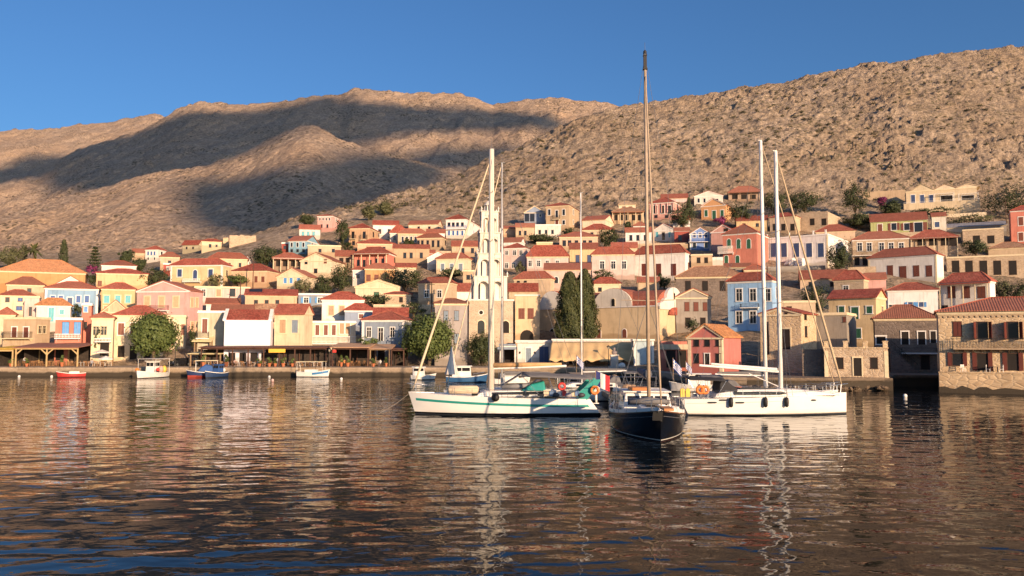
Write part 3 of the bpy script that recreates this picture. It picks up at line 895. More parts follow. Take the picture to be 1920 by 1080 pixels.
# second row, left
H('long peach hall with a broad orange hipped roof at the far left', -6, 159, 510, 545, 'O', 'h', 487, '', rc='o', D=12)
H('low tan house with a weathered red roof at the left picture edge', 0, 52, 524, 545, 'T', 'h', 510, '', trim='c')
H('tan house under a wide red roof above the pale blue house', 12, 82, 534, 560, 'T', 'h', 519, '55;545;6,8;nd')
H('small white gabled house peeping over the pale blue house', 106, 157, 532, 548, 'W', 'g', 518, '')
H('pale blue house with five blue windows in white frames', 83, 183, 541, 585, 'B', 'h', 528, '99 114 147 163;561;7,13;wb|131;567;8,18;wuD', trim='w', corner='w')
H('yellow house with turquoise shutters beside the pink house', 189, 252, 542, 592, 'Y', 'h', 530, '200 221 240;561;9,14;kt')
H('large pink gabled house with peach shutters and an iron balcony', 254, 352, 545, 655, 'K', 'g', 527, '276 303 330;566;11,20;kp|276 303 330;612;11,22;kp|s:360 369;567;17;kp|s:360 369;612;17;kp', x2=379, bal='283 317 573 582 d', Y=160)
H('cream house with two small blue windows at the left edge', -2, 62, 554, 600, 'C', 'h', 543, '38;562;7,6;nb|36;578;9,7;nb|14;562;6,8;nd')
H('narrow pinkish flat-roofed house between cream and white houses', 44, 72, 557, 612, 'V', 'f', None, '57;584;4,16;nd')
H('white cottage with a low orange-red roof and turquoise door', 67, 131, 573, 615, 'W', 'h', 559, '96;590;9,26;wtD|116;585;7,9;wt', rc='o', trim='w')
H('cream house with low red roof at the left edge above the beige house', -8, 26, 590, 640, 'C', 'h', 576, '')
H('peach gabled house with a tan window behind the coral tower', 189, 240, 584, 640, 'P', 'g', 563, '199;579;8,10;ko')
# third row, left
H('white house with red roof between the dark pines', 190, 255, 498, 520, 'W', 'h', 489, '205 235;509;5,6;nd')
H('plain yellow house with a small brown door below the white pine-tree house', 180, 276, 513, 545, 'Y', 'h', 504, '187;532;6,10;nrD')
H('small white house with three blue windows and red roof on the far slope', 272, 296, 468, 490, 'W', 'h', 461, '278 284 290;475;3.6,7;wb|278 290;485;3,5;wd|s:303;475;6;wd', x2=310)
H('little tan house left of the white blue-windowed house', 248, 271, 473, 486, 'T', 's', 467, '')
H('tan house under red roofs right of the white blue-windowed house', 300, 336, 482, 505, 'T', 'h', 473, '318;492;5,6;nd')
H('dark red cottage with white window left of the yellow house', 306, 322, 495, 515, 'D', 'f', None, '315;503;4,6;wd')
H('grey-green cottage with red roof on the valley floor', 342, 372, 458, 472, 'Z', 's', 451, '350 362;465;2.6,4;nd', x2=377)
H('cream cottage with red roof right of the grey-green cottage', 378, 415, 453, 468, 'C', 'h', 448, '394;461;4,6;nd|406;461;3,4;nd')
H('small square ruin of pale stone on the valley crest', 418, 428, 447, 461, 'H', 'n', None, '')
H('long stone ruin on the crest behind the cream cottage', 430, 480, 443, 456, 'S', 'n', None, '', D=6)
H('yellow house with lilac-blue windows and a white balcony', 319, 416, 497, 535, 'Y', 'h', 485, '337 395;512;9,14;wu|366;516;8,20;wuaD|s:425;512;10;kd', x2=433, bal='345 378 523 528 w', trim='w', corner='w')
H('cream house with broad red roof behind the yellow balcony house', 392, 463, 485, 512, 'C', 'h', 474, '430 450;497;4,7;nd')
H('white end-gabled cottage beside the big round bush', 456, 471, 487, 505, 'W', 'g', 480, '')
H('peach house with red roof and brown doors below the round bush', 436, 500, 508, 538, 'P', 'h', 495, '480;524;5,11;nrD|493;524;5,10;nrD|455;522;5,8;nr', x2=522)
H('cream gabled cottage with blue shutters and red side roof', 519, 575, 518, 545, 'C', 'g', 503, '535 546 560;526;6,10;wl', x2=598)
H('long pale pink flat-roofed house with one tan shutter', 364, 468, 539, 580, 'V', 'f', None, '382;549;6,13;wd|410;549;8,13;ko|436;548;9,15;nd', D=6)
H('white shed under a long red roof above the cream front house', 386, 448, 569, 600, 'W', 's', 560, '', D=5)
H('peach house with solar panels beside its red roof', 459, 556, 553, 590, 'P', 's', 543, '480 500 520;567;6,8;nd', D=7)
H('blue-grey flat-roofed house with blue shutters', 559, 629, 552, 590, 'G', 'f', None, '574 600;563;8,10;wdl|620;563;6,9;wd', trim='w')
H('low red-roofed house directly behind the cream front house', 396, 474, 584, 615, 'T', 's', 572, '', D=5, Y=163)
H('low red-roofed house directly behind the cinema wall', 478, 527, 584, 620, 'C', 's', 571, '', D=5, Y=166, rc='t')
H('white house with hipped red roof and two brown shutters', 603, 682, 562, 612, 'W', 'h', 547, '621 641;582;9,17;ko|662;582;8,16;kr')
H('small blue house with red roof and a white-framed window', 646, 700, 582, 625, 'G', 'h', 569, '677;593;8,8;wr', trim='w')
H('white gable-ended house under a pinkish roof behind the blue-grey quay house', 700, 764, 592, 630, 'W', 's', 578, '', D=6, Y=164)
# slope, centre left
H('pink flat-roofed house with four small windows high on the left', 595, 623, 405, 434, 'K', 'h', 402, '600 606 612 618;411;2.6,5;wd|603 614;424;3,6;nd|s:630;412;5;wd', x2=639)
H('white house with turquoise posts below the pink house', 561, 600, 429, 448, 'W', 's', 422, '568 578 588;438;4,7;nt')
H('turquoise-blue house with white windows on the left shoulder', 541, 575, 451, 476, 'Q', 's', 443, '547 558 569;459;4,8;wd|547 558 569;470;4,5;nd|s:585;458;6;wd', x2=597)
H('dark magenta cottage left of the turquoise-blue house', 528, 541, 456, 474, 'D', 'f', None, '534;464;4,6;nd')
H('house with dark porch and long red roof over a white cornice', 512, 569, 484, 502, 'X', 'h', 474, '522 535 550 562;494;8,10;nk', trim='w')
H('white gabled house with a coral right side wall', 563, 621, 488, 520, 'C', 'g', 474, '574;492;5,6;nd|610;490;5,7;nr|592;508;6,8;nd', x2=648)
H('plain flat tan house above the white gabled house', 577, 639, 461, 482, 'T', 'f', None, '600 625;470;5,6;nd')
H('peach house with two iron balconies and red roof', 654, 692, 428, 462, 'P', 'h', 419, '662 683;441;5,13;ndD|s:700 712;440;9;nd|663 683;456;5,7;nd', x2=720, bal='657 668 441 448 d|676 689 441 450 d')
H('white house right behind the peach balcony house', 699, 747, 421, 447, 'W', 's', 414, '712 730;434;5,8;nd')
H('low white house with red porch roof above the tan windows', 731, 764, 437, 458, 'W', 'h', 422, '740 752;447;4,7;nd')
H('long cream house with a pale red roof left of the white balcony house', 766, 821, 420, 434, 'C', 's', 414, '785 805;428;4,6;nd', x2=829)
H('tan house with a row of dark pillared windows', 746, 800, 438, 462, 'T', 'h', 429, '755 763 771 779 790;449;4,11;wd')
H('tan house with five windows and bright yellow end wall', 782, 829, 446, 470, 'T', 'h', 437, '784 792 802 812 822;457;4,12;nd|s:836 846;456;9;nd', x2=853)
H('low peach house with red roof below the iron balcony house', 670, 740, 457, 476, 'P', 'h', 448, '690 720;466;5,6;nd')
H('red-walled house with deep dark porch and hipped red roof', 664, 728, 475, 505, 'R', 'h', 463, '672 683 694;494;5,13;ndD|707 718;490;5,10;nd|s:740;488;9;nd', x2=755, trim='w')
H('low dark house under a red roof left of the porch house', 629, 663, 479, 500, 'X', 's', 470, '640 652;488;7,8;nk')
H('tan house with red roof right of the porch house', 737, 805, 465, 492, 'T', 's', 459, '759 771 790;479;5,10;nd')
H('dark red cottage with porch below the tan five-window house', 785, 815, 474, 492, 'D', 's', 469, '')
H('small white gabled house left of the pale house', 801, 842, 483, 505, 'W', 'g', 472, '820;492;4,5;nd')
H('big white house with blue upper balcony near the bell tower', 836, 874, 411, 447, 'W', 'h', 402, '842 850 858 867;421;4.6,7;nd|842 850 858 867;437;4,9;wb|s:888;420;9;wd|s:888;436;8;wb', x2=901, bal='834 875 424 429 b', trim='w')
H('tan house with red roof below the blue balcony house', 847, 898, 461, 480, 'T', 's', 452, '868 886;470;5,9;nd')
H('pale house with three grey shuttered windows', 818, 877, 485, 514, 'C', 'h', 475, '830 847 864;501;7,13;wy', x2=896)
H('orange house with red roof and two dark windows among trees', 684, 740, 504, 540, 'O', 'h', 494, '691 706;521;7,11;nr|725;521;6,10;nr')
H('white cottage with red roof left of the orange house', 661, 683, 506, 535, 'W', 'h', 499, '671;518;5,7;nd')
H('cream pedimented house with a green shutter and no balcony', 666, 750, 538, 575, 'C', 'g', 525, '706;553;9,10;ng|733;553;6,9;nd', trim='c', rc='c')
H('tan house with two white-framed windows by the street pole', 784, 848, 531, 575, 'T', 'h', 520, '800 824;551;8,13;wd', x2=882)
H('white house with separate red roof just left of the bell tower', 850, 889, 545, 572, 'W', 's', 532, '', D=6)
H('ruined stone cottage with a patch of red roof above the round tree', 722, 770, 552, 580, 'S', 'h', 547, '752;562;6,9;nk', trim='-')
# slope, centre
H('tall tan house with white-framed windows and a small iron balcony', 1024, 1067, 386, 432, 'T', 'h', 380, '1030 1057;398;5,11;wd|1044;401;5,13;wdD|1057;417;5,8;wd|1044;417;6,8;wm|s:1075;398;10;wd|s:1075;417;8;wd', x2=1086, bal='1037 1050 404 411 d')
H('house with dark blue glazed porch and pale gable left of the tall tan house', 983, 1022, 398, 424, 'G', 'g', 386, '988 998;408;8,14;nd|1013;404;4,5;wd', rc='c', trim='c')
H('small white house with flat roof below the tall tan house', 1003, 1052, 422, 448, 'W', 'f', None, '1012 1024 1036;435;4,7;nd')
H('tan house with reddish roof left of the small white house', 967, 1002, 425, 449, 'T', 's', 419, '975 985;437;4,8;nd')
H('peach flat house immediately right of the bell tower', 943, 978, 428, 448, 'P', 's', 424, '')
H('white gable cottage with red roof right of the bell tower', 944, 977, 453, 468, 'W', 's', 446, '', x2=984)
H('pinkish house with a yellow right wall and four white-framed windows', 944, 985, 465, 508, 'V', 'h', 456, '965 977;474;6,9;wd|950 963;498;6,9;wd|950;474;5,8;wd', x2=1003, trim='w')
H('pinkish house with wide red roof and four dark windows', 988, 1066, 481, 512, 'V', 'h', 460, '994 1010 1026 1045;494;6,11;wd')
H('orange-yellow flat house behind the wide red roof', 1006, 1036, 455, 472, 'Y', 'f', None, '')
H('tan house with five dark windows under a hipped red roof', 1049, 1121, 444, 470, 'T', 'h', 435, '1058 1068 1081 1096 1107;456;6,10;nd')
H('small house with tall red roof behind the dark tree', 1092, 1151, 431, 448, 'T', 'h', 420, '1110;439;5,6;nd')
H('long cream house with pale walls above the small red roof', 1092, 1135, 412, 432, 'C', 's', 405, '', x2=1151)
H('yellow house with two blue doors', 1068, 1121, 466, 500, 'Y', 's', 456, '1083 1105;486;7,15;nuD')
H('pinkish house with three white-framed windows and a hipped roof', 1110, 1190, 477, 525, 'V', 'h', 463, '1129 1150 1170;497;8,14;wd')
H('grey-pink house under a long red strip of roof behind the cypresses', 1021, 1108, 505, 550, 'V', 's', 494, '1043;525;7,12;wda|1062;528;7,13;wr')
H('house with red hipped roof and lattice balcony above the church annexe', 964, 1032, 523, 556, 'T', 'h', 509, '972 985;527;5,5;nd|1000;540;6,7;nd', x2=1040)
H('cream cottage with red hipped roof behind the church nave', 1110, 1164, 532, 560, 'C', 'h', 520, '1125;543;6,7;nd')
H('small tan house with white gable directly behind the annexe', 954, 1008, 545, 570, 'T', 's', 532, '', Y=178, D=5)
H('white house with three dark windows left of the white gable house', 1173, 1222, 434, 458, 'W', 's', 427, '1183 1196 1210;446;5,10;nd')
H('white gabled house with turquoise shutters and dark door', 1224, 1266, 431, 458, 'W', 'g', 419, '1232 1256;440;5,10;wt|1244;443;5,14;ndD', x2=1280)
H('house with pale raised roof and dark porches at the top centre', 1148, 1207, 397, 420, 'T', 'h', 389, '1155 1165 1176 1188 1199;408;6,10;nk', rc='t')
H('pale upper storey with cream roof above the dark porches', 1160, 1192, 384, 398, 'C', 'h', 377, '1170 1182;390;6,5;nk', rc='c', Y=312)
H('big white house with red-brown doors and a broad red roof', 1188, 1285, 476, 525, 'W', 'h', 460, '1208 1235 1263;506;9,22;nmD|s:1297;501;13;nr', x2=1319, trim='w')
H('cream house with red roof behind the ketch mast', 1147, 1195, 464, 486, 'C', 's', 455, '1160 1180;475;5,7;nd')
H('small house with bright red roof below the top porches', 1188, 1214, 424, 440, 'R', 'h', 416, '')
# slope, right
H('pink house with a row of tall pillared openings', 1218, 1264, 380, 412, 'K', 'h', 370, '1229 1242 1255;393;7,15;wk|1230 1250;406;6,5;nd', x2=1284)
H('low pale house with red roof above the pink pillared house', 1240, 1290, 371, 388, 'V', 's', 364, '')
H('white gabled house half hidden behind the orange gabled house', 1302, 1356, 367, 392, 'W', 'g', 358, '1310 1321;376;4,8;wd|1345;376;4,7;wd')
H('orange gabled house with three green doors', 1315, 1361, 385, 415, 'O', 'g', 372, '1324 1354;400;6,12;wg|1339;403;7,16;wgD', x2=1380, trim='w')
H('house with overhanging red roof and dark porch at the top of the town', 1366, 1430, 360, 378, 'X', 'h', 349, '1378 1395 1412;369;10,8;nk', trim='w')
H('small bright blue gabled house with three white windows', 1294, 1333, 438, 474, 'U', 'g', 426, '1302 1313 1324;441;5,9;wu|1302 1324;460;6,10;wd', bal='1291 1332 449 453 b', corner='w')
H('dark red flat cottage left of the bright blue house', 1265, 1293, 432, 466, 'D', 's', 427, '1275;446;6,10;nd')
H('pale pink gabled house between bright blue and red houses', 1334, 1378, 434, 475, 'K', 'g', 421, '1361;432;8,7;nk', x2=1392)
H('large red house with pointed green windows and a corner balcony', 1356, 1420, 438, 502, 'R', 'h', 420, '1367 1385 1404;457;7,18;wga|1362 1383;488;7,18;wga', x2=1446, bal='1347 1376 463 474 w')
H('low yellow house with red roof right of the bougainvillea', 1381, 1440, 413, 432, 'Y', 's', 405, '1395 1420;422;5,6;nd')
H('tan house with three dark windows and a yellow right wall', 1444, 1492, 407, 437, 'T', 'h', 399, '1453 1469 1486;426;7,12;nk', x2=1518)
H('roofless stone ruin with two window holes', 1492, 1553, 399, 436, 'S', 'n', None, '1523 1545;416;8,12;nk', x2=1577, name='stone_ruin')
H('long white house with navy blue doors and flat roof', 1434, 1553, 444, 500, 'W', 'f', None, '1450 1470 1493 1517 1539;469;11,26;wu', x2=1597, trim='w', corner='c')
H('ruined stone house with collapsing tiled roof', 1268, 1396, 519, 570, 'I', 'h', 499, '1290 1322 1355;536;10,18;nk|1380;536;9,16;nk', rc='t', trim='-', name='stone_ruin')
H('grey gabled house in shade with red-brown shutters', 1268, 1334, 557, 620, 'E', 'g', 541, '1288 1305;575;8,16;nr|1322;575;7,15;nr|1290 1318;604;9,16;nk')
H('light blue two-storey house with white-framed windows and hipped roof', 1366, 1449, 527, 640, 'B', 'h', 511, '1386 1412 1439;553;11,22;wd|1386 1412 1439;595;11,22;wd|s:1472;552;20;wd', x2=1495, trim='w', bal='1390 1424 570 576 d', Y=150)
H('red quayside house with white pilasters and white pediment', 1291, 1355, 631, 700, 'J', 'g', 609, '1306 1326 1347;643;9,12;nd|1306 1347;672;9,17;nd|1326;673;9,20;wkD', x2=1390, corner='c', trim='c', rc='o', Y=107, psi=-33)
H('tall gabled stone building with one large dark doorway', 1427, 1504, 588, 703, 'H', 'g', 577, '1474;636;15,38;kkD|1474;589;4,5;nk|s:1510 1510;595;9;nk|s:1511;622;20;nk|1437;634;9,60;nk', x2=1536, trim='c', Y=114)
H('low tan house with long red roof behind the dark trees', 1501, 1590, 522, 556, 'T', 's', 507, '1520 1560;533;6,8;nd')
H('small stone house with pyramid roof and white-framed window', 1564, 1620, 525, 556, 'S', 'h', 507, '1586;540;9,8;wd', x2=1639)
H('pale pink house with red roof left of the white house', 1623, 1662, 522, 550, 'K', 's', 512, '')
H('cream hillside hotel with three gables and blue doors above a terrace', 1700, 1833, 356, 402, 'C', 'f', None, '1712 1729 1746;373;7,15;wu|1801 1821;393;8,9;wu|1775 1815;373;20,13;wk', D=9, name='guest_house')
H('green house with brown shutters and long red roof', 1633, 1740, 413, 442, 'N', 's', 400, '1650;427;8,13;wr|1676 1700;425;9,13;wdr|1722;427;14,20;wdr')
H('white end house with small red roof and blue window beside the green house', 1748, 1775, 405, 436, 'W', 's', 399, '1757;421;8,10;wu', D=5)
H('stone house with five white-framed windows and red roof', 1600, 1706, 448, 505, 'S', 'h', 434, '1612 1630 1653 1671 1690;463;8,15;wd|1607 1622;490;8,14;nk', trim='w', bal='1596 1650 470 478 d')
H('stone house with deep dark porch under a red roof', 1708, 1796, 445, 480, 'S', 'h', 431, '1727 1749 1771 1790;453;12,14;nk|1740;476;10,9;wd', trim='w')
H('low stone house with two dark windows near the right edge', 1806, 1883, 430, 462, 'S', 'f', None, '1831 1858;449;11,14;nk', trim='-')
H('pinkish-red house with white-edged window at the right edge', 1897, 1960, 394, 460, 'R', 'h', 385, '1914;415;8,16;wr|1914;444;8,16;wr')
H('white house with four brown doors and a yellow right wall', 1629, 1757, 481, 528, 'W', 'h', 465, '1669 1718 1742;508;10,20;nr|1693;511;12,23;nrD', x2=1774, trim='w', corner='c')
H('long roofless stone terrace with five dark doorways', 1776, 1960, 480, 524, 'S', 'f', None, '1792 1817 1844 1870 1899;502;12,26;nk', trim='-', D=6)
H('low house with weathered red roof above the stone terrace', 1854, 1935, 465, 485, 'T', 'h', 454, '', rc='t')
H('white house with broad red porch roof and brown windows', 1766, 1858, 529, 590, 'W', 'h', 511, '1784 1811 1840;548;13,21;nr|1772;578;10,10;nd', x2=1868)
H('white house with blue shutters and red roof right of the yellow house', 1666, 1760, 544, 600, 'W', 'h', 530, '1673;578;11,13;wd|1707 1727;571;8,9;wul')
H('yellow house with three dark green windows', 1556, 1645, 558, 660, 'Y', 's', 544, '1578 1630;581;10,13;wg|1603;587;13,22;wgD|1610;625;9,18;wg|s:1654;582;15;kd', x2=1664, Y=132)
H('blank grey concrete house in front of the yellow house', 1530, 1590, 589, 700, 'E', 'f', None, '1597;599;4,9;nr', x2=1608, trim='-', Y=119, psi=-32)
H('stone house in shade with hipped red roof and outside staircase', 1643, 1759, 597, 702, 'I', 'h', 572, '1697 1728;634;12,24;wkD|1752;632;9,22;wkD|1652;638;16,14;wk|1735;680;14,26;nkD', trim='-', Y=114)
H('low stone quay house with merloned parapet and dark central door', 1547, 1666, 652, 709, 'S', 'b', None, '1575 1639;681;11,20;nk|1608;688;14,34;kkD', trim='-', D=8, corner='c')
H('large stone house with maroon shutters and iron balconies at the right edge', 1763, 2250, 582, 705, 'H', 'h', 556, '1795;617;15,27;nm|1842 1899;620;17,32;ndD|1795;674;17,22;nd|1842 1899;679;18,32;nkD', trim='c', Y=85.0, D=12, psi=-27)
H('small tan flat-roofed house below the bright blue gabled house', 1296, 1336, 478, 500, 'T', 'f', None, '1310 1324;488;6,10;nk')
H('house with a broad red roof peeping over the long white house', 1530, 1604, 434, 455, 'T', 'h', 421, '')
H('low pale flat house beside the bushes left of the green house', 1602, 1630, 403, 425, 'C', 'f', None, '1616;413;5,8;nd')
H('small white cottage below the pink pillared house', 1262, 1294, 412, 430, 'W', 's', 405, '1278;421;5,7;nd')
H('tan cottage with red roof above the shaded ruin', 1396, 1436, 506, 528, 'T', 'h', 497, '1416;516;6,9;nd')
H('small stone shed beside the white house with yellow right wall', 1776, 1806, 530, 552, 'S', 'f', None, '1788;541;7,11;nk')
H('low house with a flat red roof strip below the large red house', 1360, 1408, 500, 522, 'E', 's', 494, '1375 1395;510;7,10;nk')
H('flat tan block with a sunny terrace right of the light blue house', 1464, 1530, 566, 610, 'T', 'f', None, '1480;582;8,14;nk', Y=150)
H('flat tan house squeezed between the pale grey-shuttered house and the bell tower', 868, 897, 508, 540, 'T', 'f', None, '878;520;6,8;nd')
H('long grey-blue sheet-roofed shed near the right edge', 1776, 1888, 424, 440, 'E', 's', 418, '', rc='g')
H('small tan house with pale roof below the big white red-doored house', 1196, 1236, 528, 552, 'T', 's', 520, '1215;538;6,8;nd')
H('cream cottage between the orange house and the pillared tan houses', 742, 780, 500, 520, 'C', 's', 494, '760;509;5,7;nd')
H('low white house left of the big white blue-balcony house', 800, 834, 436, 452, 'W', 's', 430, '817;443;4,6;nd')
H('small cream house above the low stone wall in the centre', 905, 944, 470, 495, 'C', 's', 463, '')
H('plain tan house below the hipped house with three white windows', 1180, 1214, 498, 520, 'T', 'f', None, '')
place_houses()
def make_table():
    b = MB(); b.box(-.42, .42, -.42, .42, .70, .74)
    for x in (-.36, .36):
        for y in (-.36, .36): b.box(x - .03, x + .03, y - .03, y + .03, 0, .699)
    return b
def make_chair():
    b = MB(); b.box(-.21, .21, -.21, .21, .43, .47)
    for x in (-.19, .19):
        b.box(x - .02, x + .02, -.2, -.16, 0, .429); b.box(x - .02, x + .02, .16, .2, 0, .95)
    b.box(-.17, .17, .165, .195, .62, .72); b.box(-.17, .17, .165, .195, .80, .92)
    return b
# ------------------------------------------------------------------ extras on single houses
def by_label(start):
    for h in HOUSES:
        if h['a'][0].startswith(start): return h
def more_parts():
    # merloned parapet of the low stone quay house
    h = by_label('low stone quay house'); fr = h['fr']; W = fr.W; D = h['D']; ze = fr.zat(652, 0); r = h['root']
    b = MB(); b.box(-W/2 - .1, W/2 + .1, -.1, D + .1, ze - .1, ze + .05)
    for i in range(4):
        x = -W/2 + .25 + i * (W - .5) / 3
        b.box(x - .28, x + .28, -.06, .5, ze + .051, ze + .75); b.box(x - .34, x + .34, -.12, .56, ze + .751, ze + .86)
    b.build('parapet', wallmat('H'), r)
    k = MB(); k.box(-W/2 - 1.5, W/2 + .4, -.9, .4, -3, .0); k.build('terrace', SHOREM, r)
    # right-hand stone house: opened shutters, long balcony, terrace wall in the water
    h = by_label('large stone house with maroon'); fr = h['fr']; W = fr.W; D = h['D']; r = h['root']; MAR = PANE['m']
    for cx in (1842, 1899):
        for yc, hh in ((620, 33), (678, 34)):
            x, z = fr.f(cx, yc); z1 = fr.f(cx, yc - hh/2)[1]; z0 = fr.f(cx, yc + hh/2)[1]
            for s in (-1, 1):
                b = MB()
                if yc < 650: b.prism_z([(x + s*.62, -.06), (x + s*.68, -.06), (x + s*.92, -.78), (x + s*.86, -.78)], z0, z1)
                else: b.box(min(x+s*.58, x+s*1.02), max(x+s*.58, x+s*1.02), -.14, -.09, z0, z1)
                b.build('shutter', MAR, r)
    x, z = fr.f(1795, 674); z1 = fr.f(1795, 661)[1]; z0 = fr.f(1795, 686)[1]
    for s in (-1, 1):
        b = MB(); b.box(min(x+s*.58, x+s*1.0), max(x+s*.58, x+s*1.0), -.14, -.09, z0, z1); b.build('shutter', MAR, r)
    xa, zt = fr.f(1786, 634); zl = fr.f(1786, 653)[1]; xb = W/2 - .3
    b = MB(); b.box(xa, xb, -1.0, -.001, zl - .13, zl)
    x = xa + .2
    while x < xb: b.prism_x([(-.85, zl - .131), (-.001, zl - .131), (-.001, zl - .5)], x, x + .12); x += .9
    bo = b.build('balcony', wallmat('T'), r); q = MB(); rail(q, xa + .05, xb - .05, -.95, -.02, zl, zt, .15); q.build('railing', IRON, bo)
    b = MB(); n = int(W / .55)
    ze = fr.zat(582, 0); pr = [(W/2, ze - .42), (-W/2, ze - .42)]
    for i in range(n): x = -W/2 + i*.55; pr += [(x, ze - .68), (x + .3, ze - .68), (x + .3, ze - .5), (x + .55, ze - .5)]
    b.prism_y(pr, -.1, .0)
    b.build('dentil_course', wallmat('T'), r)
    t = MB(); t.box(-W/2 - .15, W/2 + 30, -1.5, 3, -6, -.02); t.box(-W/2 - .2, W/2 + 30, -1.58, -1.2, -.019, .12)
    t.build('terrace', stonework('terrace_stone', (.44,.31,.19), (.60,.45,.28), (.50,.38,.25), (1.1, 1.1, 2.0)), r)
    t = MB(); zw = -fr.z0 + .62; pr = [(-W/2 - .2, -6), (W/2 + 30, -6)] + [(-W/2 - .2 + (W + 30.2) * (1 - i / 90), zw + .16 * math.sin(i * 1.7) + .1 * math.sin(i * 4.1)) for i in range(91)]
    t.prism_y(pr, -1.6, -1.49); t.build('tide_footing', SHOREM, r)
    wp = WHITE
    for i, (px, kd) in enumerate(((1864, 't'), (1853, 'c'), (1878, 'c'), (1806, 'c'))):
        x, z = fr.f(px, 695, -.9); mb = make_table() if kd == 't' else make_chair()
        o = mb.build('terrace_table' if kd == 't' else 'terrace_chair', plain('dark_table_paint', (.05,.045,.05), .6) if kd == 't' else wp); q = fr.o + fr.ax * x + fr.ay * -.75; o.location = (q.x, q.y, fr.z0 + .0); o.rotation_euler.z = fr.psi + (.0, 1.4, -1.5, .5)[i]
        tag(o, ('dark table on the stone terrace between the maroon doors', 'white chair left of the dark terrace table', 'white chair right of the dark terrace table', 'white chair under the maroon-shuttered ground floor window')[i], 'table' if kd == 't' else 'chair')
    # outside stair of the shaded stone house
    h = by_label('stone house in shade'); fr = h['fr']; r = h['root']
    x0, z0 = fr.f(1668, 648); x1, z1 = fr.f(1722, 697); b = MB(); n = 14
    for i in range(n):
        xa = x0 + (x1 - x0) * i / n; xb = x0 + (x1 - x0) * (i + 1) / n; zt = z0 + (z1 - z0) * (i + 1) / n
        b.box(xa + .001, xb - .001, -1.5, -.001, -3, zt)
    st = b.build('staircase', wallmat('I'), r)
    q = MB()
    for i in range(0, n, 2):
        xa = x0 + (x1 - x0) * (i + .5) / n; zt = z0 + (z1 - z0) * (i + 1) / n
        q.box(xa - .02, xa + .02, -1.46, -1.42, zt, zt + .9)
    q.tube([(x0, -1.44, z0 + .85), (x1, -1.44, z1 + .9)], .03); q.build('railing', IRON, st)
    ter = MB(); xa, zt = fr.f(1690, 661); xb = fr.W/2; ter.box(xa, xb, -1.4, -.001, zt - .18, zt); tt = ter.build('balcony', WHITE, r)
    q = MB(); zt1 = fr.f(1690, 652)[1]
    rail(q, xa + .05, xb - .05, -1.35, -.02, zt, zt1, .14); q.build('railing', IRON, tt)
    # hotel: gables and a roof terrace
    h = by_label('cream hillside hotel'); fr = h['fr']; r = h['root']; D = h['D']; W = fr.W; ze = fr.zat(356, 0)
    for cx in (1728, 1772, 1815):
        x, z = fr.f(cx, 345.5); b = MB(); wdt = W / 6 - .1
        b.prism_y([(x - wdt, ze + .26), (x + wdt, ze + .26), (x, max(z, ze + 1.6))], .1, D - .3); b.build('gable', wallmat('C'), r)
        c = MB(); zt = max(z, ze + 1.6)
        c.prism_y([(x - wdt - .25, ze + .27), (x, zt + .02), (x + wdt + .25, ze + .27), (x + wdt + .25, ze + .5), (x, zt + .25), (x - wdt - .25, ze + .5)], -.12, D - .1)
        c.build('gable_roof', ROOFS['c'], r)
    x0, zt = fr.f(1694, 386); x1 = fr.f(1836, 386)[0]
    b = MB(); b.box(x0, x1, -2.6, -.001, -3, zt); b.box(x0, x1, -2.6, -2.4, zt + .001, zt + .35); tt = b.build('terrace', wallmat('C'), r)
    q = MB(); rail(q, x0 + .1, x1 - .1, -2.5, -.1, zt + .35, zt + 1.0, .3, .02); q.build('railing', WHITE, tt)
    for cx in (1752, 1797):
        xa = fr.f(cx, 380)[0]; xb = fr.f(cx + 36, 380)[0]; z1 = fr.f(cx, 366)[1]
        q = MB()
        for xx in (xa, xb): q.box(xx - .1, xx + .1, -2.3, -2.1, zt, z1)
        for k in range(7): q.box(xa + (xb-xa)*k/6 - .06, xa + (xb-xa)*k/6 + .06, -2.5, -.1, z1 + .151, z1 + .25)
        q.box(xa - .2, xb + .2, -2.3, -2.1, z1 + .001, z1 + .15); q.build('pergola', WHITE, r)
    # cinema wall is a house with a blank screen wall
    h = by_label('peach house with solar'); fr = h['fr']; r = h['root']
    for k in range(2):
        x, z = fr.f(474 + k * 11, 548, 1.0); b = MB()
        b.prism_x([(.6, z - .7), (2.2, z + .75), (2.15, z + .85), (.55, z - .6)], x - .75, x + .75); b.build('solar_panel', plain('solar_glass', (.02,.025,.04), .15), r)
    # twin white stairs in front of the long white house
    h = by_label('long white house with navy'); fr = h['fr']; r = h['root']
    for p0, p1 in ((1462, 1482), (1484, 1500)):
        xa, z0 = fr.f(p0, 506, -3.0); xb, z1 = fr.f(p1, 484, -3.0); b = MB()
        b.prism_y([(xa, z0), (xa + 1.0, z0), (xb + .5, z1), (xb - .4, z1)], -3.2, -2.6); b.box(xb - .45, xb + .55, -3.25, -.1, z0 - 1, z1 + .02); b.build('staircase', WHITE, r)
    # posts along the flat roof of the long white house
    h = by_label('long white house with navy'); fr = h['fr']; r = h['root']; ze = fr.zat(444, 0); W = fr.W
    b = MB()
    for t_ in (-.46, -.1, .28, .47): b.box(W*t_ - .2, W*t_ + .2, .1, .5, ze + .26, ze + 1.3); b.box(W*t_ - .26, W*t_ + .26, .04, .56, ze + 1.301, ze + 1.42)
    b.build('parapet_post', WHITE, r)
    # porch columns of the pillared pink house
    h = by_label('pink house with a row'); fr = h['fr']; r = h['root']; W = fr.W; ze = fr.zat(380, 0)
    for i in range(5):
        x = -W/2 + .3 + i * (W - .6) / 4; b = MB(); b.lathe([(.22, 3.0), (.2, 3.2), (.18, ze - .6), (.26, ze - .4)], x, -.25, 0, 8); b.build('column', wallmat('K'), r)
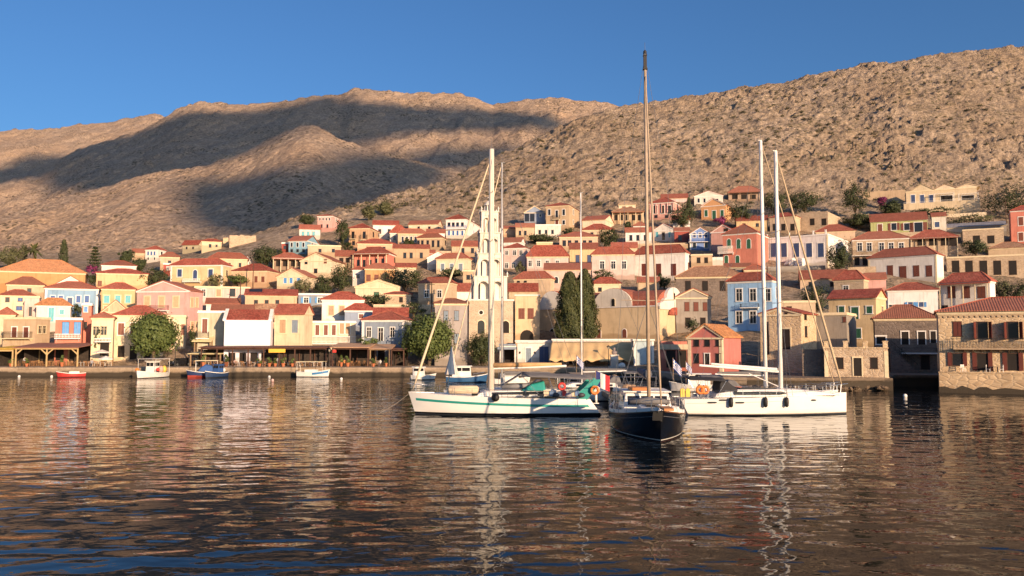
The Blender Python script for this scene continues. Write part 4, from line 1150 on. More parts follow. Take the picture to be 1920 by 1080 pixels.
    # porch posts for the dark porches
    for lb, n in (('house with dark porch and long', 5), ('red-walled house with deep', 5), ('stone house with deep dark', 5), ('house with overhanging red', 4), ('house with pale raised', 5), ('white house with broad red porch', 5)):
        h = by_label(lb); fr = h['fr']; r = h['root']; W = fr.W; ze = fr.zat(h['a'][3], 0)
        for i in range(n):
            x = -W/2 + .15 + i * (W - .3) / (n - 1); b = MB(); b.box(x - .09, x + .09, -1.55, -1.37, -2.5, ze - .45); b.build('porch_post', WOOD if n == 4 else CREAMP, r)
        b = MB(); b.prism_x([(-1.8, ze - .5), (-.17, ze - .28), (-.17, ze - .12), (-1.8, ze - .34)], -W/2 - .2, W/2 + .2); b.build('porch_roof', ROOFS[h['a'][9]] if h['a'][9] in ROOFS else ROOFS['r'], r)
more_parts()

def cinema():
    fr = Frame(419, 505, 685, Y=146, psi=12)
    r = thing('cinema_house', 'house with a huge blank white outdoor cinema wall under a red roof', 'house', fr.o, fr.psi, 'houses of the hillside town')
    W = fr.W; ze = fr.zat(600, 0); D = 7; za = fr.zat(585, D/2)
    m = wallmat('L')
    MB().prism_x([(0, -2), (D, -2), (D, ze), (D/2, za), (0, ze)], -W/2, W/2).build('wall', m, r)
    za = fr.zat(582, D/2); roof_parts(fr, 's', W, D, ze, za, ROOFS['r'], r, None, ov=.12)
    for sx in (-1, 1):
        b = MB(); x0, x1 = sorted((sx*(W/2 - .3), sx*(W/2 + .3))); b.prism_x([(-.15, ze - .2), (D/2, za - .02), (D + .15, ze - .2), (D + .15, ze + .2), (D/2, za + .3), (-.15, ze + .2)], x0, x1); b.build('gable_coping', WHITE, r)
    zb = fr.f(460, 648)[1]
    b = MB(); b.box(-W/2 + .02, W/2 + .12, -.22, -.004, zb, ze - .02); b.build('screen', plain('smooth_screen_white', (.76,.73,.76), .75, var=.025, scale=.4), r)
    b = MB()
    for i in range(4): b.box(-W/2 + .8 + i*1.9, -W/2 + 2.0 + i*1.9, -.03, .02, 0, 2.3)
    b.build('doorway', DARK, r)
cinema()

def church():
    fr = Frame(1008, 1237, 640, 1288, Y=155, psi=-37)
    W = fr.W; D = min(fr.D, 14); ze = fr.zat(577, 0); wm = plaster('church_ochre', (.63,.48,.30)); LIME = plaster('limewash', (.72,.68,.61))
    r = thing('church', 'ochre church with white arched gables and red barrel roofs behind the cypresses', 'church', fr.o, fr.psi)
    MB().box(-W/2, W/2, 0, D, -6, ze - .1).build('wall', wm, r)
    c = MB(); c.box(-W/2 - .15, W/2 + .15, -.15, D + .15, ze - .099, ze + .12); c.build('cornice', LIME, r)
    # long barrel vault along x
    zt = fr.zat(549, D/2); rise = zt - ze; n = 14
    prof = [(D/2 + (D/2 + .1) * math.cos(math.pi * i / n), ze + .13 + rise * math.sin(math.pi * i / n)) for i in range(n, -1, -1)]
    MB().prism_x(prof, -W/2 + .3, W/2 - .5).build('roof', ROOFS['r'], r, False)
    for (pl, pr, pt) in ((1012, 1057, 547), (1113, 1186, 542)):
        xl = fr.f(pl, 577)[0]; xr = fr.f(pr, 577)[0]; zc = fr.f((pl+pr)/2, pt)[1] - ze; xm = (xl+xr)/2; hw = (xr-xl)/2
        arc = [(xm + hw * math.cos(math.pi*i/n), ze + .13 + zc * math.sin(math.pi*i/n)) for i in range(n+1)]
        MB().prism_y(arc, -.14, .35).build('arched_gable', LIME, r)
        arc2 = [(xm + (hw+.12) * math.cos(math.pi*i/n), ze + .13 + (zc+.1) * math.sin(math.pi*i/n)) for i in range(n+1)]
        arc3 = [(xm + (hw-.25) * math.cos(math.pi*i/n), ze + .131 + (zc-.25) * math.sin(math.pi*i/n)) for i in range(n, -1, -1)]
        MB().prism_y(arc2, .351, D/2).build('transept_roof', ROOFS['r'], r)
    x, z = fr.f(1150, 567, -.14)
    o = opening(fr, x, z, .7, 1.5, 'kda', r)
    for ob in list(r.children):
        if ob.name.startswith('window'): ob.location.y = -.15
    for px, py, w_, h_, st in ((1123,626,.9,1.7,'wra'), (1171,625,.9,1.7,'wra'), (1036,628,1.2,2.6,'wkaD')):
        x, z = fr.f(px, py); opening(fr, x, z, w_, h_, st, r)
    # curved end gable towards the right
    pr = []; hg = fr.zat(544, D/2) - ze
    s = D
    for i in range(17):
        t = math.pi * i / 16; pr.append((D/2 - math.cos(t) * D * .26, ze + .45*hg + math.sin(t) * .55*hg))
    prof = [(0.0, ze - .6), (0.0, ze + .15*hg), (D*.1, ze + .2*hg), (D*.17, ze + .4*hg), (D*.24, ze + .45*hg)] + pr[1:-1] + [(D*.76, ze + .45*hg), (D*.83, ze + .4*hg), (D*.9, ze + .2*hg), (D, ze + .15*hg), (D, ze - .6)]
    MB().prism_x(prof[::-1], W/2 - .45, W/2 + .22).build('end_gable', LIME, r)
    b = MB(); half = [(D/2 + 2.6*math.cos(math.pi*i/10), ze - 1.6 + 1.5*math.sin(math.pi*i/10)) for i in range(11)]
    b.prism_x(half[::-1], W/2 + .2, W/2 + .5); b.build('half_dome', ROOFS['r'], r)
    opening(fr, D/2, ze + hg * .55, .6, 1.3, 'kda', r, 's', W/2 + .22, D)
    opening(fr, D*.8, ze - 4.5, .9, 1.6, 'nd', r, 's', W/2, D)
    # annexe
    fa = Frame(966, 1012, 640, Y=161.5); W2 = fa.W; ze2 = fa.zat(555, 0)
    a = thing('church_annexe', 'plain ochre church annexe with two brown windows and an arched doorway in the cypress shadow', 'church annexe', fa.o, fa.psi)
    MB().box(-W2/2, W2/2, 0, 9, -6, ze2).build('wall', wm, a)
    c = MB(); c.box(-W2/2 - .12, W2/2 + .12, -.12, 9.1, ze2 + .001, ze2 + .3); c.build('cornice', LIME, a)
    for px in (978, 995):
        x, z = fa.f(px, 588); opening(fa, x, z, 1.1, 2.0, 'nr', a)
    x, z = fa.f(988, 632); opening(fa, x, z, 2.6, 2.8, 'nkaD', a)
church()

def bell_tower():
    fr = Frame(879, 962, 686, Y=158, psi=8)
    r = thing('bell_tower', 'tall white wedding-cake clock tower in open arched tiers on a square stone base', 'bell tower', fr.o, fr.psi)
    wm = stonework('tower_stone', (.46,.36,.26), (.54,.43,.31), (.52,.42,.31), (1.3,1.3,2.4)); LIME = plaster('tower_limewash', (.74,.70,.62))
    W = fr.W; D = W * .9; cy = D / 2; zb = fr.zat(564, 0)
    MB().box(-W/2, W/2, 0, D, -3, zb).build('base', wm, r)
    c = MB(); c.box(-W/2 - .2, W/2 + .2, -.2, D + .2, zb + .001, zb + .3); c.build('cornice', LIME, r)
    x, z = fr.f(902, 613); opening(fr, x, z, 1.4, 2.6, 'kda', r)
    x, z = fr.f(948, 613); opening(fr, x, z, 1.4, 2.4, 'kka', r)
    x, z = fr.f(902, 586); b = MB(); n = 14
    b.prism_y([(x + .55*math.cos(2*math.pi*i/n), z + .55*math.sin(2*math.pi*i/n)) for i in range(n)], -.05, .02); rw = b.build('window', LIME, r)
    b = MB(); b.prism_y([(x + .38*math.cos(2*math.pi*i/n), z + .38*math.sin(2*math.pi*i/n)) for i in range(n)], -.07, .0); b.build('pane', DARK, rw)
    tiers = [(890, 952, 563, 520), (898, 946, 520, 477), (902, 940, 477, 438), (905, 937, 438, 398)]
    for (pl, pr, p0, p1) in tiers:
        hw = (fr.f(pr, p0)[0] - fr.f(pl, p0)[0]) / 2; za = fr.zat(p0, cy); z1 = fr.zat(p1, cy)
        za = zb + .31 if p0 == 563 else zprev
        zprev = z1
        h = z1 - za
        b = MB(); pw = hw * .24
        # corner piers and two middle piers per side, round arches between, cornice on top
        for sx in (-1, 1):
            for sy in (-1, 1):
                xa = sx * (hw - pw/2); ya = cy + sy * (hw - pw/2); b.box(xa - pw/2, xa + pw/2, ya - pw/2, ya + pw/2, za, z1 - h*.22)
            b.box(-pw*.42, pw*.42, cy + sx*(hw - pw*.45) - pw*.3, cy + sx*(hw - pw*.45) + pw*.3, za, z1 - h*.22)
            b.box(sx*(hw - pw*.45) - pw*.3, sx*(hw - pw*.45) + pw*.3, cy - pw*.42, cy + pw*.42, za, z1 - h*.22)
        # arches: spandrel walls with two half-round openings a side
        half = hw - pw; zs = z1 - h*.45; zt = z1 - h*.219
        for sgn in (-1, 1):
            for k in (-1, 1):
                xc = k * half / 2 + k * pw*.2; rr = (half - pw*.42) / 2
                prof = []
                for i in range(9):
                    t = math.pi * i / 8; prof.append((xc - rr*math.cos(t), zs + min(rr, zt - zs - .05) * math.sin(t)))
                pf = [(xc - rr - .02, zs)] + prof + [(xc + rr + .02, zs), (xc + rr + .02, zt), (xc - rr - .02, zt)]
                for i in range(8):
                    (xa, zaa), (xb, zbb) = prof[i], prof[i+1]
                    ya = cy + sgn * (hw - pw*.5)
                    b.prism_y([(xa, zaa), (xb, zbb), (xb, zt), (xa, zt)], ya - pw*.3, ya + pw*.3)
                    b.prism_x([(cy + xa, zaa), (cy + xb, zbb), (cy + xb, zt), (cy + xa, zt)], sgn*(hw - pw*.5) - pw*.3, sgn*(hw - pw*.5) + pw*.3)
        core = hw * .60
        b.box(-core, core, cy - core, cy + core, za, zt)
        b.box(-hw, hw, cy - hw, cy + hw, zt + .001, z1 - .18); b.box(-hw - .18, hw + .18, cy - hw - .18, cy + hw + .18, z1 - .179, z1)
        t = b.build('tier', LIME, r)
        p = MB()
        for sx in (-1, 1):
            for sy in (-1, 1): p.lathe([(.16, 0), (.1, .25), (.2, .5), (.02, .95)], sx*hw, cy + sy*hw, z1 + .001, 8)
        p.build('pinnacle', LIME, t)
    z0 = zprev + .002; zt = fr.zat(376, cy); x = fr.f(917, 390)[0] * 0
    b = MB(); h = zt - z0
    for i in range(6):
        a = 2*math.pi*i/6; b.lathe([(.18, 0), (.16, h*.55)], .85*math.cos(a), cy + .85*math.sin(a), z0, 6)
    b.lathe([(1.15, h*.551), (1.15, h*.62), (.95, h*.63), (.8, h*.8), (.4, h*.93), (.05, h)], 0, cy, z0, 14); l = b.build('lantern', LIME, r)
    q = MB(); q.box(-.05, .05, cy - .05, cy + .05, zt, zt + 1.1); q.box(-.3, .3, cy - .045, cy + .045, zt + .6, zt + .7); q.build('cross', WHITE, l)
    q = MB(); q.lathe([(.5, 0), (.45, .1), (.3, .5), (.12, .7)], 0, cy, z0 + .5, 10); q.build('bell', plain('bronze', (.12,.08,.03), .4, .8), l)
bell_tower()

def low_front():
    # small white harbour office
    fr = Frame(970, 1034, 686, Y=149.6, psi=0); W = fr.W; ze = fr.zat(641, 0)
    r = thing('harbour_building', 'small white flat-roofed harbour building with grey door and lamps left of the tan canopy', 'building', fr.o, fr.psi)
    MB().box(-W/2, W/2, 0, 6, -1, ze).build('wall', wallmat('W'), r)
    c = MB(); c.box(-W/2 - .45, W/2 + .3, -.5, 6.2, ze + .001, ze + .32); c.box(-W/2 - .3, W/2 + .2, -.35, 6.1, ze - .2, ze - .001); c.build('cornice', plaster('plaster_white', C['W']), r)
    for px, st, w_, h_ in ((991, 'wy', 1.0, 3.0), (1020, 'nuD', 1.6, 3.2)):
        x, z = fr.f(px, 671); opening(fr, x, h_/2 + .3, w_, h_, st, r)
    for px in (975, 1003):
        x, z = fr.f(px, 663); b = MB(); b.lathe([(.06, 0), (.13, .1), (.12, .35), (.03, .42)], x, -.15, z, 8); b.build('wall_lamp', IRON, r)
    fr = Frame(937, 968, 686, Y=149.2, psi=0); W = fr.W; ze = fr.zat(648, 0)
    r = thing('kiosk', 'low white kiosk with wide dark opening under a grey ledge beside the bell tower', 'kiosk', fr.o, fr.psi)
    b = MB(); b.box(-W/2, -W/2 + .6, 0, 5, -1, ze); b.box(W/2 - .35, W/2, 0, 5, -1, ze); b.box(-W/2 + .601, W/2 - .351, 3.5, 5, -1, ze); b.box(-W/2 + .601, W/2 - .351, 0, .3, 3.0, ze); b.build('wall', wallmat('W'), r)
    b = MB(); b.box(-W/2 - .4, W/2 - .02, -1.0, 0, 3.05, 3.5); b.box(-W/2 - .2, W/2 - .05, -.2, 5.1, ze + .001, ze + .3); b.build('ledge', wallmat('G'), r)
    b = MB(); b.box(-W/2 + .601, W/2 - .351, 3.3, 3.49, -.5, ze); b.box(-W/2+1, W/2-1, 1.2, 2.0, 0, 1.1); b.build('counter', DARK, r)
    # shop behind the canopy
    fr = Frame(1036, 1187, 686, Y=147, psi=-2); W = fr.W; ze = fr.zat(638, 0)
    r = thing('shop_building', 'long low white building behind the tan canopy with dark shop openings', 'building', fr.o, fr.psi)
    MB().box(-W/2, W/2, 0, 7, -1, ze).build('wall', wallmat('W'), r)
    c = MB(); c.box(-W/2 - .15, W/2 + .15, -.15, 7.1, ze + .001, ze + .25); c.build('cornice', WHITE, r)
    for i in range(6):
        x = -W/2 + 1.6 + i * (W - 3.2) / 5; opening(fr, x, 1.3, 1.7, 2.5, 'nkD' if i % 2 else 'wd', r)
    cn = thing('canopy', 'big sagging tan cloth canopy with creased panels over the shop front', 'canopy', fr.o - fr.ay * .2, fr.psi)
    cl = plain('tan_canvas', (.60,.42,.21), .85, var=.12, scale=.5)
    zt = ze - .25; n = 60; vs = []; fs = []; rows = 8
    zlow = fr.zat(676, -6.5)
    for k in range(rows + 1):
        v = k / rows
        for i in range(n + 1):
            u = i / n; xx = -W/2 - .6 * v + u * (W + .6 * v) - .1
            ph = u * 7 * math.pi * 2 / 2
            sag = .16 * abs(math.sin(ph)) * math.sin(math.pi * min(1, v * 1.1)) + .10 * math.sin(u * 61 + v * 3) * v
            vs.append((xx, -.1 - 5.4 * v, zt + (zlow - zt) * (v ** 1.2) - sag - (.22 * abs(math.sin(ph)) if k == rows else 0)))
    m = n + 1
    fs = [(k*m+i, k*m+i+1, (k+1)*m+i+1, (k+1)*m+i) for k in range(rows) for i in range(n)]
    o = MB().add(vs, fs).build('canopy_cloth', cl, cn, True)
    md = o.modifiers.new('thickness', 'SOLIDIFY'); md.thickness = .03
    for i in range(8):
        x = -W/2 - .5 + i * (W + .3) / 7; b = MB(); b.lathe([(.05, 0), (.05, zlow + .05)], x, -5.55, 0, 6); b.build('pole', IRON, cn)
    # glazed white-framed kiosk right of the canopy
    fr = Frame(1189, 1226, 689, Y=139, psi=-4); W = fr.W; ze = fr.zat(639, 0)
    r = thing('glass_pavilion', 'pale white-framed pavilion with bluish plastic walls right of the tan canopy', 'pavilion', fr.o, fr.psi)
    b = MB()
    for x in (-W/2 + .15, W/2 - .15):
        b.box(x - .2, x + .2, 0, .3, -.5, ze); b.box(x - .2, x + .2, 4.7, 5, -.5, ze)
    b.box(-W/2 - .2, W/2 + .2, -.3, 5.2, ze + .001, ze + .3); b.build('frame', WHITE, r)
    for y in (.1, 4.8):
        b = MB(); b.box(-W/2 + .36, W/2 - .36, y, y + .06, 0, ze - .01); b.build('side_sheet', plain('bluish_plastic', (.42,.52,.55), .35, var=.1), r)
    # red annexe beside the red house
    fr = Frame(1239, 1289, 690, Y=124); W = fr.W; ze = fr.zat(640, 0)
    r = thing('red_annexe', 'low flat red annexe with beige band and two dark doorways beside the red house', 'annexe', fr.o, fr.psi)
    MB().box(-W/2, W/2, 0, 5, -1, ze).build('wall', wallmat('R'), r)
    c = MB(); zz = fr.zat(651, 0); c.box(-W/2 - .08, W/2 + .08, -.4, 5.1, zz - .35, zz + .45); c.build('ledge', wallmat('C'), r)
    for px in (1258, 1279):
        x, z = fr.f(px, 672); opening(fr, x, 1.35, 1.3, 2.6, 'nkD', r)
low_front()

# ------------------------------------------------------------------ quay clutter: pergolas, awnings, lamps, cars
def pergola(label, x0, x1, pt, pb, Yf, depth, mroof, mpost, nposts, name='pergola', beam=.28, slope=.5, group=None, back=False):
    fr = Frame(x0, x1, 640 + (CAMZ - ZQ) * F / Yf, Y=Yf, psi=0)
    r = thing(name, label, 'pergola', fr.o, fr.psi, group)
    W = fr.W; z = fr.zat(pt, 0)
    zr = z + slope
    b = MB(); b.prism_x([(-.5, z), (depth, zr), (depth, zr + .12), (-.5, z + .12)], -W/2 - .3, W/2 + .3); b.build('roof', mroof, r)
    b = MB(); b.box(-W/2, W/2, -.1, .1, z - beam, z - .001)
    b.box(-W/2, W/2, depth - .3, depth - .1, zr - beam - .15, zr - .12); b.build('beam', mpost, r)
    for i in range(nposts):
        x = -W/2 + .1 + i * (W - .2) / (nposts - 1)
        p = MB(); p.box(x - .1, x + .1, -.1, .1, 0, z - beam - .001); p.build('post', mpost, r)
        p = MB(); p.box(x - .09, x + .09, depth - .29, depth - .11, 0, zr - beam - .151); p.build('post', mpost, r)
    if back:  # added dark panels stand in for the deep shade under the roof
        b = MB(); b.box(-W/2 + .12, W/2 - .12, depth + .05, depth + .12, 0, zr - .4); b.build('shade_back_panel', plain('pergola_shade_dark', (.045,.035,.028), .9, var=.4), r)
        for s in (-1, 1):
            b = MB(); b.box(s*(W/2 - .06) - .03, s*(W/2 - .06) + .03, depth * .35, depth - .32, 0, 1.1 if s > 0 else zr - .6); b.build('shade_side_panel', plain('pergola_shade_dark', (.045,.035,.028), .9), r)
    return fr, r
ROOFCLOTH = plain('reddish_mat_roof', (.30,.13,.09), .9, var=.2, scale=1.0); BROWNROOF = plain('brown_slatted_roof', (.13,.06,.045), .85, var=.3)
TANCLOTH = plain('tan_awning_cloth', (.50,.31,.19), .9, var=.15); YELCLOTH = plain('yellow_awning_cloth', (.70,.43,.06), .8, var=.1); CREAMCL = plain('cream_awning_cloth', (.66,.56,.31), .8, var=.1)
PALEWOOD = plain('pale_yellow_timber', (.52,.36,.17), .75, var=.15)
PG = {}
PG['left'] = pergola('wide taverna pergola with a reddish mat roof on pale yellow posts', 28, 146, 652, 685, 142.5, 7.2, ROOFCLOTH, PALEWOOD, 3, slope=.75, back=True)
PG['far'] = pergola('yellow cloth awning on posts at the far left taverna', -20, 24, 655, 686, 142.5, 7, YELCLOTH, PALEWOOD, 2, 'awning', .35, back=True)
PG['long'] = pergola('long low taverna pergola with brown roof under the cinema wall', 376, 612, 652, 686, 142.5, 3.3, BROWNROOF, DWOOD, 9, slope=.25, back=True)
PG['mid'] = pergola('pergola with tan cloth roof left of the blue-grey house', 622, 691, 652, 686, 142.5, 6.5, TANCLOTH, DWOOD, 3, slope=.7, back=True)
PG['small'] = pergola('smaller tan cloth awning in front of the blue-grey house', 693, 731, 655, 686, 143, 6, TANCLOTH, WOOD, 2, 'awning', .15, .8)
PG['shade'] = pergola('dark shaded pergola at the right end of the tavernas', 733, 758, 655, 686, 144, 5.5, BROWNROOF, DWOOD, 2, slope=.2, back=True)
PG['stall'] = pergola('cream canvas stall awning beside the parked car', 356, 414, 664, 686, 144, 4, CREAMCL, WOOD, 3, 'awning', .12, .3)
PG['cream'] = pergola('cream pyramid awning before the yellowish front house', 363, 394, 641, 686, 148.5, 1.2, CREAMCL, WOOD, 2, 'awning', .12, .9)
def braces():
    fr, r = PG['left']; W = fr.W; z = fr.zat(652, 0)
    for i in range(3):
        x = -W/2 + .1 + i * (W - .2) / 2
        for s in (-1, 1):
            if (i == 0 and s < 0) or (i == 2 and s > 0): continue
            b = MB(); b.prism_y([(x + s*.11, z - 1.25), (x + s*.11, z - .95), (x + s*.9, z - .29), (x + s*1.15, z - .29)][::s], -.06, .06); b.build('brace', PALEWOOD, r)
    fr, r = PG['long']; x0 = fr.f(506, 656)[0]; x1 = fr.f(537, 656)[0]; z1 = fr.f(506, 654)[1]; z0 = fr.f(506, 661)[1]
    b = MB(); b.box(x0, x1, -.72, -.62, z0, z1); b.build('sign_board', plain('yellow_sign', (.74,.46,.06), .6, var=.06), r)
    fr, r = PG['mid']; x0 = fr.f(624, 656)[0]; x1 = fr.f(631, 656)[0]; z1 = fr.f(506, 656)[1]; z0 = fr.f(506, 661)[1]
    b = MB(); b.box(x0, x1, -.2, -.13, z0, z1); b.build('sign_board', plain('red_sign', (.6,.05,.04), .6, var=.06), r)
braces()
def gp(px, Y): 
    return Vector(((px - 960) / F * (Y * CA + (ZQ - CAMZ) * SA), Y, ZQ + .03))

def furniture():
    cw = plain('chair_wood', (.34,.18,.08), .7); cb = plain('blue_chair_paint', (.10,.22,.36), .6); tw = plain('table_cloth_pale', (.62,.56,.50), .8); tg = plain('table_wood', (.24,.14,.08), .7)
    zones = [('left', 30, 142, 11, cw, tg, 'under the reddish-roofed pergola on the left quay', 143.6, 148),
             ('long', 384, 606, 16, cw, tw, 'under the long brown taverna pergola', 143.4, 145.2),
             ('mid', 628, 728, 7, cw, tg, 'under the tan cloth pergola', 143.6, 147.5),
             ('open', 146, 208, 6, cw, tw, 'in the open beside the white parasol', 142.4, 146)]
    first = {}
    for zn, a, b_, n, cm, tm, where, y0, y1 in zones:
        for i in range(n):
            Y = random.uniform(y0, y1); px = a + (b_ - a) * (i + .5) / n
            p = gp(px, Y); rz = random.uniform(-.4, .4)
            if ('t', zn) not in first:
                t = first[('t', zn)] = make_table().build('table', tm)
                tag(t, 'small square taverna table ' + where, 'table', 'taverna tables ' + where)
                t.location = p; t.rotation_euler.z = rz
            else: dup(first[('t', zn)], p, rz)
            for k in range(random.choice((2, 3, 3))):
                ang = rz + k * math.pi / 2 + random.uniform(-.1, .1) + math.pi * (k == 1)
                q = p + Vector((math.sin(ang) * .78, -math.cos(ang) * .78, 0))
                # the chair's back turns away from the table
                if ('c', zn) not in first:
                    c = first[('c', zn)] = make_chair().build('chair', cm)
                    tag(c, 'small wooden taverna chair ' + where, 'chair', 'taverna chairs ' + where)
                    c.location = q; c.rotation_euler.z = ang + math.pi
                else: dup(first[('c', zn)], q, ang + math.pi)
furniture()

def parasol(label, px, Y, h, rad, mat, folded=False):
    r = thing('parasol', label, 'parasol', gp(px, Y))
    b = MB(); b.lathe([(.025, 0), (.025, h)], 0, 0, 0, 6); b.build('pole', WOOD, r)
    b = MB(); b.lathe([(.25, 0), (.25, .12), (.05, .16)], 0, 0, 0, 10); b.build('base', IRON, r)
    if folded: MB().lathe([(.05, h*.35), (.2, h*.42), (.16, h*.7), (.04, h*1.0)], 0, 0, 0, 8).build('canopy', mat, r)
    else: MB().lathe([(rad, h - .62), (rad*.98, h - .5), (.05, h), (.03, h - .1), (rad*.95, h - .57)], 0, 0, 0, 8).build('canopy', mat, r)
WCL = plain('white_parasol_cloth', (.70,.63,.55), .85, var=.06)
parasol('open off-white parasol beside the left pergola', 190, 144.5, 3.0, 1.6, WCL)
parasol('small low white parasol in front of the open one', 198, 141.8, 1.9, 1.25, plain('bright_cloth', (.78,.74,.68), .8, var=.05))

def lamp(label, px, Y, ptop, name='street_lamp'):
    p = gp(px, Y); zt = P(px, ptop, Y).z - p.z
    r = thing(name, label, 'street lamp', p)
    b = MB(); b.lathe([(.16, 0), (.14, .5), (.07, .7), (.055, zt - .7)], 0, 0, 0, 8); b.build('post', IRON, r)
    b = MB(); b.lathe([(.1, zt - .69), (.2, zt - .35), (.2, zt - .3)], 0, 0, 0, 8); b.build('lantern', plain('lamp_glass', (.3,.28,.22), .3), r)
    b = MB(); b.lathe([(.34, zt - .29), (.3, zt - .2), (.08, zt - .06), (.02, zt)], 0, 0, 0, 8); b.build('cap', IRON, r)
lamp('black street lamp in front of the tan canopy', 1141, 141, 647)
lamp('dark street lamp beside the big round tree', 328, 143, 641)
lamp('street lamp at the end of the tan pergola', 617, 141, 652)

def car(label, px, Y, rz, body, L=3.9):
    r = thing('parked_car', label, 'car', gp(px, Y), rz)
    prof = [(-L/2, .35), (-L/2 + .05, .75), (-L/2 + .35, .95), (-L*.24, 1.02), (-L*.08, 1.46), (L*.27, 1.48), (L*.43, 1.0), (L/2, .85), (L/2, .35), (L*.42, .25), (-L*.42, .25)]
    b = MB(); b.prism_y([(x, z) for x, z in prof][::-1], -.82, .82)
    o = b.build('body', body, r); bv = o.modifiers.new('soft', 'BEVEL'); bv.width = .07; bv.segments = 2
    b = MB(); b.prism_y([(-L*.2, 1.03), (-L*.085, 1.38), (L*.25, 1.40), (L*.38, 1.03)][::-1], -.835, .835); b.build('side_window', GLASS, r)
    b = MB(); b.add([(-L*.225, -.7, 1.07), (-L*.225, .7, 1.07), (-L*.115, .62, 1.42), (-L*.115, -.62, 1.42)], [(0, 3, 2, 1)]); b.build('windscreen', GLASS, r)
    for x in (-L*.3, L*.3):
        for y in (-.78, .78):
            w_ = MB(); n = 14; w_.prism_y([(x + .31*math.cos(2*math.pi*i/n), .31 + .31*math.sin(2*math.pi*i/n)) for i in range(n)], y - .09, y + .09); wo = w_.build('wheel', plain('tyre_rubber', (.02,.02,.02), .8), r)
            w_ = MB(); w_.prism_y([(x + .18*math.cos(2*math.pi*i/n), .31 + .18*math.sin(2*math.pi*i/n)) for i in range(n)], y - .1, y + .1); w_.build('rim', plain('alloy', (.4,.4,.4), .3, .8), wo)
    for y in (-.6, .6):
        h_ = MB(); h_.ball((-L/2 + .12, y, .78), .12, 8, .7, 1.3, .8); h_.build('headlight', plain('headlight_glass', (.6,.6,.58), .15), r)
car('black hatchback parked on the quay beside the round tree', 337, 146, R(60), plain('black_car_paint', (.015,.015,.018), .2, spec=.6))
car('dark red car parked in front of the round tree wall', 356, 149, R(20), plain('dark_car_paint', (.10,.03,.03), .25, spec=.6))

def pole(label, px, pb, pt, Y=None):
    Y = Y or land_hit(px, pb); p = P(px, pb, Y); zt = P(px, pt, Y).z - p.z
    r = thing('utility_pole', label, 'utility pole', p)
    b = MB(); b.lathe([(.14, -1.5), (.12, zt*.5), (.09, zt)], 0, 0, 0, 7); b.build('post', DWOOD, r)
    b = MB(); b.box(-.7, .7, -.05, .05, zt - .6, zt - .5); b.build('crossarm', DWOOD, r)
pole('dark utility pole in front of the two white-framed windows', 809, 605, 529)
pole('thin utility pole in front of the peach solar-panel house', 449.5, 600, 527)
pole('brown utility pole beside the light blue house', 1441, 600, 499)
pole('utility pole below the dark trees at the right edge', 1888, 440, 377)
pole('utility pole beside the coral tower', 165, 645, 577)
pole('utility pole in front of the round-bush peach house', 474, 545, 489)
pole('pole rising beside the dark tree over the town centre', 1124, 470, 430)
pole('bare pole high on the rocky slope above the tall tan house', 1080, 375, 322)

def boundary_wall(label, x0, x1, pt, pb, col='T', name='retaining_wall'):
    fr = Frame(x0, x1, pb); z = fr.zat(pt, 0)
    o = MB().box(-fr.W/2, fr.W/2, 0, .6, -2.5, z).build(name, wallmat(col)); o.location = fr.o; o.rotation_euler.z = fr.psi
    tag(o, label, 'wall', 'garden and retaining walls on the slope', 'thing')
boundary_wall('long tan retaining wall left of the hillside hotel', 1618, 1698, 358, 380, 'T')
boundary_wall('pale garden wall in front of the hillside hotel', 1690, 1850, 402, 412, 'C')
boundary_wall('white garden wall above the grey shaded house', 700, 812, 571, 585, 'C')
boundary_wall('low stone wall below the tan houses with pillared windows', 742, 850, 470, 480, 'S')
boundary_wall('tan terrace wall below the white gabled house with turquoise shutters', 1190, 1290, 456, 466, 'T')
boundary_wall('stone terrace wall beneath the stone house with five windows', 1590, 1660, 500, 512, 'S')
boundary_wall('grey plinth wall below the long white navy-doored house', 1430, 1548, 499, 512, 'E')
boundary_wall('dark stone wall between the grey house and the stone building', 1505, 1548, 655, 706, 'I')
boundary_wall('white garden wall right of the bright blue house', 1336, 1356, 482, 496, 'W')
boundary_wall('tan terrace wall above the light blue house', 1400, 1462, 540, 556, 'T')
boundary_wall('stone wall below the green house', 1640, 1740, 436, 446, 'S')
def shore():
    rng = random.Random(5); b = MB()
    for i in range(120):
        px = rng.uniform(1395, 1668); Y = float(yquay(px)) - rng.uniform(-.5, .9); s = rng.uniform(.2, .5)
        p = gp(px, Y); b.ball((p.x, p.y, rng.uniform(-.1, .4)), s, 7, rng.uniform(.8, 1.5), rng.uniform(.8, 1.3), rng.uniform(.5, .9))
    for v in range(len(b.v)):
        x, y, z = b.v[v]; k = .09; b.v[v] = (x + rng.uniform(-k, k), y + rng.uniform(-k, k), z + rng.uniform(-k, k))
    o = b.build('shore_rocks', rock_mat('shore_rock', (.15,.11,.075), (.2,.145,.10), (.08,.06,.04), (.05,.045,.025), 6.0, .3, .5))
    tag(o, 'brown rocks along the foot of the stone houses at the waterline', 'rocks', kind='stuff')
shore()
